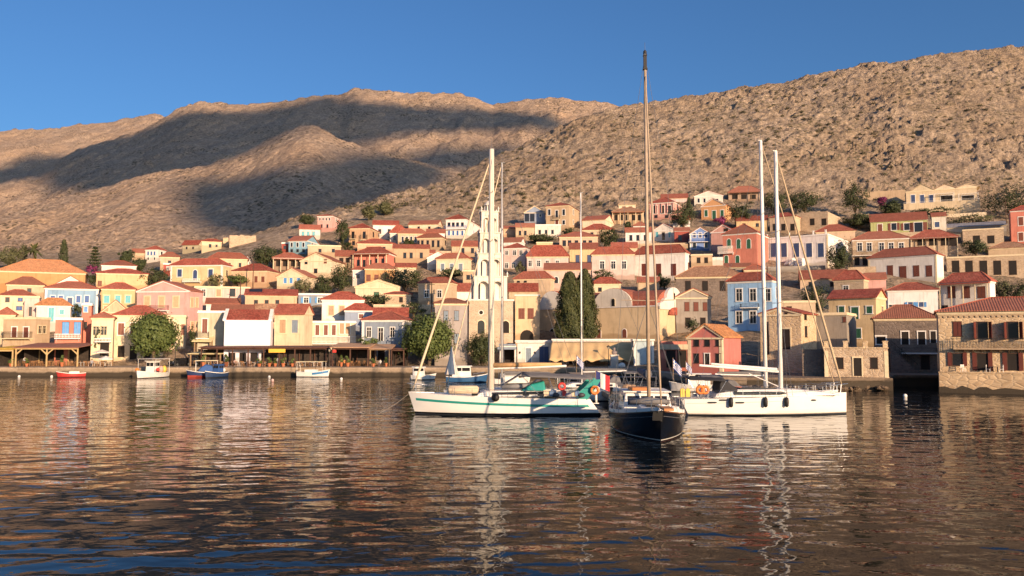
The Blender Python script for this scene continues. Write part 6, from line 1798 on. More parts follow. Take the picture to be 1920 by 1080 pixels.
def left_yacht():
    xb = (767-960)/F*67.0; xs = (1102-960)/F*67.0
    b = Boat('sailing_yacht', 'long white sailing yacht with a teal stripe, bow to the left', 'sailing yacht', (xb+xs)/2, 67.0, math.pi, xs - xb, 4.2, 1.82, 1.48, 1.32, .75, -1.3, .72)
    b.hull(GELW, BOTTOM, .10)
    b.stripe('teal_stripe', TEAL, -.66, -.46, .03, .965, follow=True)
    b.stripe('waterline_stripe', NAVY, .085, .2)
    for px, py in ((890, 740), (986, 740), (1014, 740.5)):
        x, z = b.at(px, py, 2.0); b.port(x, z, .55, .2, 1); b.port(x, z, .55, .2, -1)
    x0, _ = b.at(888, 730); x1, _ = b.at(1060, 730); zc = 1.5
    b.block('coachroof', [(x0, zc), (x0 - .9, zc + .42), (x1 + .2, zc + .62), (x1, zc)], 2.6, 2.0, GELW)
    w = MB()
    for sd in (1, -1):
        y0, y1 = sorted((sd*1.16, sd*1.30)); w.prism_y([(x0 - 1.6, zc + .16), (x0 - 1.6, zc + .34), (x1 + 1.2, zc + .44), (x1 + 1.2, zc + .18)], y0, y1)
    w.build('cabin_window', GLASS, b.r)
    mx, _ = b.at(921, 730); _, zt = b.at(927, 280)
    b.mast(mx, 1.7, zt, .26, SPARL, (.34, .62, .82))
    fx = b.L/2 - .35
    b.furler(fx, 1.95, mx + .1, zt - .9, BEIGEC, .06)
    b.stay((-b.L/2 + .2, 0, 1.4), (mx, 0, zt - .05))
    bo = MB(); bx, bz = b.at(1062, 690); bo.tube([(mx - .15, 0, 3.75), (bx, 0, 3.95)], .10, 8); bm = b.r; o = bo.build('boom', SPARW, b.r)
    sc = MB(); sc.tube([(mx - .2, 0, 4.0), ((mx+bx)/2, 0, 4.05), (bx + .4, 0, 4.1)], [.24, .2, .12], 8); sc.build('sail_cover', plain('tan_sail_cover', (.55,.33,.15), .85), o, True)
    b.lifelines()
    a0, za = b.at(978, 697); a1, _ = b.at(1108, 703)
    b.awning('bimini', a0, a1, 3.45, 3.2, GREYC, .3, True, 1.5, -.25)
    c0, _ = b.at(946, 714); b.block('awning_flap', [(c0, 2.45), (a0, 3.3), (a0, 3.38), (c0, 2.52)], 2.8, 2.8, GREYC, bev=0)
    t0, _ = b.at(980, 730); t1, _ = b.at(1022, 730)
    b.block('sprayhood', [(t0 + .2, 1.95), (t0 - .7, 2.5), (t1 + .1, 2.75), (t1, 1.95)], 2.6, 2.0, TEAL, bev=.12)
    s0, z0 = b.at(1082, 741); s1, z1 = b.at(1111, 709)
    for sd in (1, -1):
        cl = MB(); cl.prism_y([(s0, 1.25), (s0 - .7, 1.25), (s1 - .55, 2.9), (s1 + .25, 2.9), (s0 + .0, 1.8)], *sorted((sd*1.5, sd*1.56)))
        cl.build('stern_cloth', TEAL, b.r)
    g = MB(); g.tube([(s1 + .5, -1.5, 1.3), (s1, -1.45, 3.0), (s1, 1.45, 3.0), (s1 + .5, 1.5, 1.3)], .035, 6); g.build('stern_arch', STEEL, b.r)
    wl = MB(); torus(wl, (s0 + 2.6, 0, 2.0), .42, .03, 'x'); wl.tube([(s0 + 2.6, 0, 1.3), (s0 + 2.6, 0, 2.0)], .07, 6); wl.build('steering_wheel', STEEL, b.r)
    # gear on it
    x, z = b.at(929, 745, 2.1); solo('fender', MB().ball((0, 0, 0), .33, 12, 1, .8, 1), RUBG if False else plain('black_rubber', (.015,.015,.016), .6), 'round black ball fender hanging on the teal-striped hull', 'fender', b.world(x, 2.42, z), 0, None, True)
    x, z = b.at(870, 727); y = MB(); y.tube([(-1.25, 0, 0), (-1.1, 0, .02), (1.1, 0, .02), (1.25, 0, 0)], [.2, .34, .34, .22], 10); solo('sail_bag', y, BEIGEC, 'long beige rolled sail bag on the foredeck of the teal-striped yacht', 'sail bag', b.world(x, .9, 2.02), math.pi, None, True)
    x, z = b.at(972, 718); d = MB(); d.tube([(1.2, 0, .25), (.9, .45, .2), (-1.1, .6, .15)], .2, 8); d.tube([(1.2, 0, .25), (.9, -.45, .2), (-1.1, -.6, .15)], .2, 8); d.box(-1.0, .9, -.42, .42, .0, .12); solo('inflatable_dinghy', d, RUBG, 'grey inflatable dinghy lashed on the deck of the teal-striped yacht', 'dinghy', b.world(x + .3, 0, 2.12), 0, None, True)
    x, z = b.at(1051, 717); solo('life_ring', torus(MB(), (0, 0, 0), .25, .1), REDP, 'red life ring on the rail of the teal-striped yacht', 'life ring', b.world(x, 1.75, 2.35), 0, None, True)
    # outboard and dan-buoy on the stern rail
    x, z = b.at(1117, 735); m = MB(); m.ball((0, 0, .3), .3, 10, 1.2, .8, 1.1); m.tube([(0, 0, .1), (.05, 0, -.8)], [.12, .08], 7); m.box(-.25, .25, -.05, .05, -.85, -.78); solo('outboard_motor', m, GELW, 'white outboard motor hung on the stern rail of the teal-striped yacht', 'outboard motor', b.world(x + .1, 1.0, 1.75), 0, None, True)
    x, z = b.at(1111, 727); solo('horseshoe_buoy', torus(MB(), (0, 0, 0), .28, .11), ORANGE, 'orange horseshoe buoy on the stern of the teal-striped yacht', 'life buoy', b.world(x, 1.8, 2.05), 0, None, True)
    rng = random.Random(12); cols = [plain('crate_blue', (.12,.2,.34), .6), BEIGEC, plain('laundry_grey', (.35,.33,.34), .9), REDP, plain('laundry_white', (.66,.62,.58), .9), plain('jerrycan_dark', (.05,.05,.06), .5)]
    kinds = ['towel hanging on the rail', 'jerrycan lashed to the rail', 'folded bag on the side deck']
    names = ['grey and white', 'beige', 'pale grey', 'red', 'white', 'black']
    for i in range(9):
        px = 1026 + i * 8.0; x, z = b.at(px, 728, 1.8); k = i % 3; m = MB()
        if k == 0: m.box(-.3, .3, -.02, .02, -.5, 0)
        elif k == 1: m.box(-.16, .16, -.1, .1, -.45, -.05); m.box(-.05, .05, -.05, .05, -.049, .04)
        else: m.ball((0, 0, -.4), .26, 8, 1.3, .8, .8)
        solo(['towel', 'jerrycan', 'deck_bag'][k], m, cols[(i * 5 + 1) % 6], names[(i * 5 + 1) % 6] + ' ' + kinds[k] + ', ' + ['first', 'second', 'third', 'fourth', 'fifth', 'sixth', 'seventh', 'eighth', 'ninth'][i] + ' from the teal sprayhood', ['towel', 'jerrycan', 'bag'][k], b.world(x, 1.72, 2.05), 0, 'gear along the cockpit rail', k == 2)
    return b
LY = left_yacht()

def right_yacht():
    Y = 67.0; xb = (1584-960)/F*Y*.998; xs = (1266-960)/F*Y
    b = Boat('sailing_yacht', 'modern white sailing yacht with three dark fenders, bow to the right', 'sailing yacht', (xb+xs)/2, Y, 0.0, xb - xs, 4.3, 1.78, 1.50, 1.32, .05, .9, .84, tm=.36)
    b.hull(GELW, BOTTOM, .12)
    b.stripe('boot_stripe', plain('grey_stripe', (.4,.36,.3), .4), .12, .19)
    b.stripe('rub_rail', plain('grey_rub', (.45,.42,.38), .4), -.36, -.33, .02, .62, follow=True)
    for px, py, w in ((1336, 755, .75), (1387, 755, .75), (1529, 751.5, .65), (1356, 740.5, .7)):
        x, z = b.at(px, py, -2.1); b.port(x, min(z, b.sheer((x+b.L/2)/b.L) - .12), w, .14, -1, name='hull_window'); b.port(x, min(z, b.sheer((x+b.L/2)/b.L) - .12), w, .14, 1, name='hull_window')
    x0, _ = b.at(1330, 740); x1, _ = b.at(1368, 730); x2, _ = b.at(1470, 729); x3, _ = b.at(1548, 735)
    b.block('coachroof', [(x0, 1.42), (x3 + .8, 1.62), (x3 - .4, 1.86), (x2, 2.12), (x1, 2.06), (x0 + .3, 1.75)], 3.0, 2.3, GELW, bev=.08)
    w = MB(); wa, _ = b.at(1377, 740, -1.45); wb, _ = b.at(1476, 740, -1.45)
    for sd in (1, -1): w.prism_y([(wa, 1.66), (wb - .6, 1.66), (wb, 1.76), (wb - .4, 1.92), (wa, 1.90)], *sorted((sd*1.28, sd*1.47)))
    w.build('cabin_window', GLASS, b.r)
    h = MB(); ha, _ = b.at(1382, 727); hb, _ = b.at(1450, 727); h.box(ha, hb, -.9, .9, 2.09, 2.2); h.build('deck_hatch', GLASS, b.r)
    mx, _ = b.at(1464, 724); _, zt = b.at(1438.5, 284); 
    xt, _ = b.at(1438.5, 284)
    b.mast(mx, 2.05, zt, .19, SPARW, (.36, .66), 0.0)
    b.furler(b.L/2 - .35, 2.3, mx + .15, zt * .97, plain('tan_furled_sail', (.50,.38,.24), .85, var=.1), .06)
    b.stay((-b.L/2 + .3, 0, 1.4), (mx, 0, zt - .05))
    x1b, z1b = b.at(1452, 697); x2b, z2b = b.at(1311, 685)
    o = MB().tube([(mx - .15, 0, z1b), (x2b, 0, z2b)], .10, 8).build('boom', SPARW, b.r)
    MB().tube([(mx - .3, 0, z1b + .16), (x2b + 1.0, 0, z2b + .13)], [.17, .08], 8).build('stowed_sail', GELW, o)
    xv, zv = b.at(1404, 698); MB().tube([(xv, 0, zv - .1), (mx - .2, 0, 2.25)], .035, 5).build('boom_vang', SPARW, o)
    b.lifelines()
    a0, za = b.at(1283, 706); a1, _ = b.at(1352, 709)
    b.awning('bimini', a0, a1, 3.12, 3.2, BLACKC, .22, True, 1.4, -.1)
    s0, _ = b.at(1352, 725); s1, _ = b.at(1372, 728)
    b.block('sprayhood', [(s0 - .5, 1.7), (s0 - .4, 2.72), (s0 + .25, 2.74), (s1 + .2, 2.05), (s1 + .2, 1.7)], 2.6, 2.2, BLACKC, bev=.12)
    wl = MB()
    for y in (-.8, .8): torus(wl, (a0 + 1.4, y, 1.95), .45, .03, 'x'); wl.tube([(a0 + 1.4, y, 1.3), (a0 + 1.4, y, 1.95)], .06, 6)
    wl.build('steering_wheel', STEEL, b.r)
    FEN = plain('black_rubber', (.015,.015,.016), .6)
    for i, px in enumerate((1370, 1435, 1476)):
        x, z = b.at(px, 754, -2.2); t = (x + b.L/2)/b.L; p = b.pt(t, b.vz(t, z), -1)
        m = MB(); m.lathe([(.04, -.42), (.16, -.32), (.18, 0), (.16, .3), (.05, .4)], 0, 0, 0, 10); m.tube([(0, 0, .4), (0, .05, 1.15)], .012, 4)
        solo('fender', m, FEN, ('black cylinder fender nearest the stern of the three-fender yacht', 'middle black cylinder fender of the three-fender yacht', 'black cylinder fender nearest the bow of the three-fender yacht')[i], 'fender', b.world(x, p[1] - .2, z), 0, 'fenders along the right white yacht', True)
    for i, (px, mt, lb, y) in enumerate(((1313, ORANGE, 'orange horseshoe buoy on the stern rail of the right white yacht', -1.9), (1322, ORANGE, 'second orange life ring beside the horseshoe buoy of the right white yacht', -1.85))):
        x, z = b.at(px, 731, y); solo('life_ring', torus(MB(), (0, 0, 0), .27, .11), mt, lb, 'life ring', b.world(x, y, z), 0, None, True)
    for i, px in enumerate((1280, 1290)):
        x, z = b.at(px, 736, -1.8); m = MB(); m.box(-.17, .17, -.12, .12, -.35, .3); m.box(-.06, .06, -.05, .05, .301, .38); solo('jerrycan', m, YELP, ('yellow jerrycan at the very stern of the right white yacht', 'yellow jerrycan next to the orange buoy of the right white yacht')[i], 'jerrycan', b.world(x, -1.7, 1.85))
    x, z = b.at(1358, 715); return b
RY = right_yacht()

def rear_yacht(label, mpx, mtop, bowpx, Y, L, left, hullm, B=3.8, furl=None, mr=.11, mm=SPARW, bag=False):
    mX = (mpx - 960)/F*Y; bX = (bowpx - 960)/F*Y; sg = -1 if left else 1
    b = Boat('sailing_yacht', label, 'sailing yacht', bX - sg*L/2, Y, math.pi if left else 0.0, L, B, 1.6, 1.3, 1.2, .5, .5, .75)
    b.hull(hullm, BOTTOM, .1)
    mx = (mX - b.o.x) * sg
    _, zt = b.at(mpx, mtop)
    b.block('coachroof', [(mx - 3.6, 1.25), (mx + 2.2, 1.4), (mx + 1.0, 1.8), (mx - 3.4, 1.9)], 2.4, 1.9, GELW)
    w = MB()
    for sd in (1, -1): w.box(mx - 3, mx + .6, *sorted((sd*1.05, sd*1.2)), 1.5, 1.7)
    w.build('cabin_window', GLASS, b.r)
    b.mast(mx, 1.75, zt, mr, mm, (.4, .7) if furl != 'none' else (.33,))
    if furl != 'none': b.furler(b.L/2 - .3, 1.9, mx + .1, zt - .4, furl or BEIGEC, .018)
    b.stay((-b.L/2 + .2, 0, 1.3), (mx, 0, zt - .05))
    o = MB().tube([(mx - .15, 0, 2.9), (mx - 4.6, 0, 3.0)], .09, 8).build('boom', mm, b.r)
    MB().tube([(mx - .3, 0, 3.1), (mx - 4.4, 0, 3.12)], [.2, .1], 8).build('sail_cover', GREYC, o)
    b.lifelines(n=7)
    b.block('sprayhood', [(mx - 3.9, 1.8), (mx - 3.7, 2.5), (mx - 3.1, 2.5), (mx - 2.4, 1.85)], 2.2, 1.9, GREYC, bev=.1)
    b.awning('bimini', mx - 6.2, mx - 4.2, 3.0, 2.6, GREYC, .2, True, 1.3)
    if bag:
        t = .13; x = b.L/2 - .3 + (mx + .1 - b.L/2 + .3)*t
        MB().lathe([(.62, 0), (.55, .3), (.3, 1.2), (.1, 2.2), (.06, 2.5)], b.L/2 - .75, 0, 3.0, 8).build('sail_bag', WCL, b.r)
    return b
rear_yacht('white yacht half hidden behind the teal-striped yacht, thin grey mast', 941, 306, 832, 73.2, 12.0, True, GELW, furl=BEIGEC, mr=.095, mm=SILVER, bag=True)
rear_yacht('white yacht moored behind the three-fender yacht with the tallest white mast', 1433, 264, 1568, 73.4, 13.0, False, GELW, furl=plain('tan_furled_sail', (.50,.38,.24), .85), mr=.19)
rear_yacht('small white yacht behind the bell-tower boats with a thin lone mast by the cypresses', 1090, 362, 1050, 82, 10.5, True, GELW, B=3.4, furl='none', mr=.085)

def ketch():
    bow = Vector(((1238-960)/F*47.6, 47.6, 0)); hd = math.atan2(-1, -.045); L = 14.5
    ax = Vector((math.cos(hd), math.sin(hd), 0)); c = bow - ax * (L/2)
    b = Boat('sailing_ketch', 'black-hulled classic sailing yacht with a tall wooden mast, bow towards the camera', 'sailing yacht', c.x, c.y, hd, L, 5.0, 1.92, 1.22, 1.35, .7, .8, .62, tm=.46, draft=.6)
    b.hull(NAVY, plain('dark_red_bottom', (.05,.015,.012), .7), .02, TEAK)
    st = plain('pale_stripe', (.42,.40,.36), .5)
    b.stripe('rub_rail', plain('varnished_rail', (.16,.07,.03), .35), -.07, .0, 0, 1, .03, follow=True)
    b.stripe('sheer_stripe', plain('faint_stripe', (.12,.12,.13), .4), -.34, -.31, .02, .99, follow=True)
    b.stripe('waterline_stripe', st, .10, .16)
    s = MB(); s.tube([(L/2 + .02, 0, 1.95), (L/2 - .35, 0, .9), (L/2 - .66, 0, -.1)], .035, 6); s.build('stem_band', st, b.r)
    # bulwark boards, white inside
    bw = MB()
    for sd in (1, -1):
        vs = []
        for i in range(25):
            t = .05 + .93 * i / 24; p = b.pt(t, 0, sd); vs += [(p[0], p[1] - sd*.06, p[2] + .01), (p[0], p[1] - sd*.07, p[2] + .22), (p[0], p[1] - sd*.11, p[2] + .22), (p[0], p[1] - sd*.12, p[2] + .01)]
        bw.add(vs, [(i*4+k, (i+1)*4+k, (i+1)*4+(k+1) % 4, i*4+(k+1) % 4) for i in range(24) for k in range(4)])
    bw.build('bulwark', GELW, b.r)
    xm = L/2 - 6.2; xf = xm + .6
    b.block('pilothouse', [(xm - 4.0, 1.3), (xm - .2, 1.35), (xm - .7, 2.5), (xm - 3.9, 2.55)], 3.3, 2.9, GELW, bev=.08)
    w = MB()
    for k in range(3):
        y0 = -1.32 + k*.92; w.prism_x([(y0, 1.72), (y0 + .8, 1.72), (y0 + .8, 2.32), (y0, 2.32)], -.03, .03)
    w.v = [(xm - .44 - (z - 1.9) * .44 + x, y, z) for x, y, z in w.v]; w.build('windscreen', GLASS, b.r)
    w = MB()
    for sd in (1, -1): w.prism_y([(xm - 3.6, 1.85), (xm - 1.2, 1.85), (xm - 1.4, 2.3), (xm - 3.6, 2.3)], *sorted((sd*1.44, sd*1.58)))
    w.build('side_window', GLASS, b.r)
    rf = MB(); rf.box(xm - 4.1, xm - .5, -1.6, 1.6, 2.56, 2.64); rf.build('roof', WHITE, b.r)
    ht = MB(); ht.box(xm - 2.6, xm - 1.2, -1.1, .2, 2.641, 2.85); ht.build('hatch', plain('varnished_hatch', (.45,.17,.05), .4), b.r)
    b.block('foredeck_trunk', [(xm + .8, 1.3), (xm + 3.2, 1.5), (xm + 3.0, 1.78), (xm + .9, 1.85)], 1.9, 1.6, GELW)
    hh = MB(); hh.box(xm + 1.4, xm + 2.2, -.4, .4, 1.8, 1.93); hh.build('skylight', GLASS, b.r)
    mx = xf - .3
    _, zt = proj((0, 0, 0)) if False else (0, 0)
    mw = b.world(mx, 0, 0); zt = P(1207, 104, mw.y).z
    SPW = plain('varnished_spar', (.40,.31,.22), .5, var=.15)
    b.mast(mx, 1.6, zt, .125, SPW, (.3, .62), .0)
    tp = MB(); 
    tp.box(mx - .11, mx + .11, -.11, .11, zt - .9, zt - .05); tp.box(mx - .16, mx + .16, -.15, .15, zt - 1.0, zt - .92); tp.box(mx - .14, mx + .14, -.13, .13, zt - .04, zt + .03)
    tp.build('mast_cap', IRON, b.r)
    rd = MB(); rd.lathe([(.07, 0), (.12, .05), (.12, .25), (.04, .35)], mx, .0, zt + .031, 8); rd.build('masthead_light', BLACKC, b.r)
    b.furler(L/2 - .1, 2.2, mx + .15, zt - 1.5, plain('tan_furl_ketch', (.40,.31,.22), .85), .03)
    b.stay((-L/2 + .3, 0, 1.4), (mx, 0, zt - .2))
    o = MB().tube([(mx - .2, 0, 3.5), (mx - 6.0, 0, 3.7)], .12, 8).build('boom', SPW, b.r)
    MB().tube([(mx - .4, 0, 3.8), (mx - 5.8, 0, 3.9)], [.3, .16], 8).build('sail_cover', plain('blue_grey_cover', (.10,.11,.14), .85), o)
    pl = MB(); pl.box(L/2 - 1.1, L/2 + .75, .05, .62, 1.96, 2.10); pl.build('bow_platform', plain('orange_teak', (.50,.22,.08), .6), b.r)
    an = MB(); an.tube([(L/2 + .55, -.25, 1.9), (L/2 + .1, -.25, 1.75)], .05, 6); an.prism_y([(L/2 + .5, 1.9), (L/2 + .15, 1.35), (L/2 + .0, 1.6)], -.55, .02); an.build('anchor', plain('galvanised', (.05,.05,.05), .6, .3), b.r)
    b.lifelines(.06, .95, .85, 10)
    f = MB()
    for sd in (1, -1): f.tube([(-L/2 + .8, sd*1.5, 1.3), (-L/2 + 1.0, sd*1.5, 3.3)], .03, 5)
    f.tube([(-L/2 + 1.0, -1.5, 3.3), (-L/2 + 1.0, 1.5, 3.3)], .03, 5); f.build('stern_gantry', STEEL, b.r)
    wn = MB(); wn.lathe([(.16, 0), (.1, .12), (.16, .28)], L/2 - 1.7, 0, 1.8, 8); wn.build('windlass', STEEL, b.r)
    for i, (x, y, lb) in enumerate(((xm + 2.2, -1.4, 'white coiled rope on the left side of the black yacht foredeck'), (xm + 2.3, -.55, 'white coiled rope in the middle of the black yacht foredeck'))):
        m = MB()
        for k in range(3): torus(m, (0, 0, k*.05), .28 - .03*k, .035, 'z')
        solo('rope_coil', m, GELW, lb, 'rope', b.world(x, -y, 1.72 if i == 0 else 1.85), 0, None, True)
    m = MB(); m.tube([(-1.3, 0, 0), (0, 0, .08), (1.3, 0, 0)], [.14, .24, .14], 9); solo('furled_staysail', m, GREYC, 'dark rolled sail stowed across the black yacht in front of its windscreen', 'rolled sail', b.world(xm + .7, 0, 2.02), hd + math.pi/2, None, True)
    return b
KE = ketch()

def small_boat(name, label, px, py, hd, L, B, h, hm, bottom=None, wl=.1, rim=None, sharp=.3, stern=.7, Y=None):
    hh = R(hd); Y = Y or min(CAMZ * F / (py - 640), 137.2 - L/2*abs(math.sin(hh)) - B/2*abs(math.cos(hh))); X = (px - 960)/F*Y
    b = Boat(name, label, 'boat', X, Y, R(hd), L, B, h*1.35, h*.92, h, .35, .1, stern, 'small boats along the quay', draft=.3)
    b.hull(hm, bottom or BOTTOM, wl, WOOD)
    b.stripe('gunwale', rim or WHITE, -.09, .01, 0, 1, .03, follow=True)
    return b
def canopy_frame(b, x0, x1, z, w, cloth, zd, name='canopy'):
    f = MB()
    for x in (x0, x1):
        for y in (-w/2, w/2): f.tube([(x, y, zd), (x, y, z)], .03, 5)
    for y in (-w/2, w/2): f.tube([(x0, y, z), (x1, y, z)], .03, 5)
    fr = f.build('canopy_frame', WHITE, b.r)
    if cloth:
        m = MB(); m.box(x0 - .15, x1 + .15, -w/2 - .1, w/2 + .1, z + .031, z + .08); m.build(name, cloth, fr)
def wheelhouse(b, x0, x1, z0, z1, w, mat=None):
    mat = mat or WHITE
    b.block('wheelhouse', [(x0, z0), (x1, z0), (x1 - .12, z1), (x0, z1)], w, w*.94, mat, bev=.05)
    g = MB(); zz = z0 + (z1 - z0)*.55; ze = z0 + (z1 - z0)*.88
    for s in (-1, 1): g.box(x0 + .15, (x0+x1)/2 - .05, *sorted((s*w*.44, s*w*.5)), zz, ze); g.box((x0+x1)/2 + .05, x1 - .22, *sorted((s*w*.44, s*w*.5)), zz, ze)
    g.box(x1 - .14, x1 - .02, -w*.4, -.05, zz, ze); g.box(x1 - .14, x1 - .02, .05, w*.4, zz, ze); g.build('window', GLASS, b.r)
    r = MB(); r.box(x0 - .15, x1 + .12, -w/2 - .1, w/2 + .1, z1 + .001, z1 + .09); r.build('cabin_roof', mat, b.r)
b = small_boat('rowing_boat', 'small red wooden boat with white gunwale by the left pergola', 137, 704, 215, 4.4, 1.8, .75, REDH, plain('dark_red_bottom2', (.1,.02,.02), .7))
m = MB(); m.box(-1.2, .3, -.5, .5, .6, .95); m.build('engine_box', WHITE, b.r)
b = small_boat('fishing_boat', 'white fishing boat with a canopy frame seen bow on before the big round tree', 285, 703.5, 262, 7.5, 3.5, .95, WHITEH, plain('dark_bottom3', (.06,.03,.03), .7))
wheelhouse(b, -1.6, .2, .9, 2.7, 1.5); canopy_frame(b, -3.0, 1.0, 3.05, 3.1, WCL, .9)
for i, (dx, dy, mt, lb) in enumerate(((1.2, -1.6, ORANGE, 'orange buoy on the left rail of the white canopy fishing boat'), (.6, 1.7, REDP, 'red buoy on the right rail of the white canopy fishing boat'), (-1.5, 1.55, YELP, 'yellow net float heap on the white canopy fishing boat'), (-.5, 1.6, plain('net_pink', (.6,.34,.28), .9), 'pinkish fishing net heap on the white canopy fishing boat'))):
    solo('buoy' if i < 2 else 'fishing_net', MB().ball((0, 0, 0), .3 if i < 2 else .42, 9, 1, 1, 1 if i < 2 else 1.5), mt, lb, 'buoy' if i < 2 else 'fishing net', b.world(dx, dy, 1.35), 0, None, True)
b = small_boat('fishing_boat', 'navy blue fishing boat with red bottom and a cream canopy beside the long pergola', 384, 705.5, 200, 5.4, 2.4, .95, plain('navy_boat_paint', (.03,.05,.13), .5, var=.2), plain('red_bottom', (.42,.07,.05), .7), .35)
b.block('tarpaulin', [(-1.6, .9), (.9, .9), (.6, 1.5), (-.4, 2.2), (-1.5, 1.9)], 1.9, 1.0, TARP, bev=.2); canopy_frame(b, -2.2, 1.2, 2.75, 2.0, CREAMCL, .9)
b = small_boat('fishing_boat', 'dark blue boat with white round fender moored right of the navy fishing boat', 406, 703, 250, 5.0, 2.1, .85, plain('dark_blue_boat', (.02,.045,.11), .5, var=.2))
wheelhouse(b, -1.4, -.1, .8, 2.1, 1.2, TARP)
for px, mt, lb in ((399, WHITE, 'white round buoy between the two dark blue fishing boats'), (394, ORANGE, 'orange round buoy on the navy fishing boat'), (419, WHITE, 'white fender hanging at the quay right of the dark blue boat')):
    p = P(px, 694, 136.2); solo('buoy', MB().ball((0, 0, 0), .36, 10), mt, lb, 'buoy', p, 0, None, True)
b = small_boat('motor_boat', 'small white motorboat with a blue bow stripe and cream sun canopy', 590, 704.5, -4, 5.6, 2.0, .95, WHITEH)
b.stripe('blue_stripe', plain('boat_blue', (.05,.2,.42), .4), -.5, -.12, .5, .97, .02, follow=True)
m = MB(); m.box(-1.4, .6, -.6, .6, .8, 1.25); m.build('cuddy', WHITE, b.r); canopy_frame(b, -2.6, 1.8, 2.55, 1.8, CREAMCL, .85)
m = MB(); m.ball((-2.95, 0, .9), .3, 8, .8, .7, 1.1); m.tube([(-2.95, 0, .8), (-2.95, 0, -.2)], .1, 6); m.build('outboard_motor', BLACKC, b.r)
b = small_boat('motor_boat', 'small white cabin motorboat left of the furled yacht bow', 795, 708, 8, 4.0, 1.7, .75, WHITEH, Y=126); wheelhouse(b, -1.7, .2, .65, 1.95, 1.35)
b = small_boat('cabin_boat', 'blue-hulled boat with white cabin moored beyond the teal-striped yacht', 876, 716, 6, 6.2, 2.4, .95, BLUEH, Y=118); wheelhouse(b, -2.2, .6, .85, 2.35, 1.8)
rb = MB(); rb.tube([(.9, -.9, 1.2), (2.6, -.35, 1.5), (2.6, .35, 1.5), (.9, .9, 1.2)], .03, 5); rb.build('bow_rail', STEEL, b.r)
b = small_boat('motor_boat', 'white open motorboat with steel rail beyond the white mast', 958, 717, 4, 5.5, 2.0, .85, WHITEH, Y=112); m = MB(); m.box(-1.5, 1.0, -.7, .7, .7, 1.5); m.build('console', WHITE, b.r)
b = small_boat('cabin_boat', 'white cabin boat behind the stern of the black yacht', 1300, 722, 170, 6.0, 2.3, .9, WHITEH, Y=96); wheelhouse(b, -1.8, .8, .8, 2.1, 1.7)

def buoys():
    spec = [(36, 704, 'white mooring buoy nearest the left picture edge', WHITE), (97, 700.5, 'white mooring buoy left of the red boat', WHITE), (118, 703.5, 'pale pink mooring buoy touching the red boat', plain('pale_pink_float', (.7,.45,.4), .5)), (259, 707, 'yellow mooring buoy under the white fishing boat', YELP),
            (505, 705, 'white mooring buoy before the long pergola', WHITE), (511, 711.5, 'pinkish mooring buoy before the long pergola', plain('pale_pink_float', (.7,.45,.4), .5)), (640, 709, 'white mooring buoy right of the blue-striped motorboat', WHITE), (771, 709, 'white mooring buoy left of the small cabin motorboat', WHITE), (1697, 741, 'white mooring buoy in the dark reflection on the right', WHITE)]
    for px, py, lb, mt in spec:
        Y = min(CAMZ * F / (py + 2 - 640), 135.5); p = P(px, py, Y)
        solo('mooring_buoy', MB().ball((0, 0, .1), .22, 10), mt, lb, 'buoy', (p.x, p.y, 0), 0, 'mooring buoys', True)
buoys()

def mooring(label, a, b, sag=.3):
    a = Vector(a); b = Vector(b); c = a.lerp(b, .5); o = a.copy()
    pts = [a.lerp(b, i / 8) - Vector((0, 0, sag * math.sin(math.pi * i / 8))) - o for i in range(9)]
    solo('mooring_line', MB().tube(pts, .012, 5), plain('worn_rope', (.34,.30,.25), .9), label, 'rope', o)
q = LY.world(LY.L/2 - .1, 0, 1.7); mooring('mooring line running down from the bow of the teal-striped yacht', q, (q.x - 2.6, q.y - 1.5, 0), .15)
q = RY.world(RY.L/2 - .2, 0, 1.7)
mooring('upper pale shore line from the right white yacht to the merloned house', q, P(1546, 665, 98.3), .4)
mooring('lower pale shore line from the right white yacht to the quay', q, P(1500, 703, 98.8), .4)
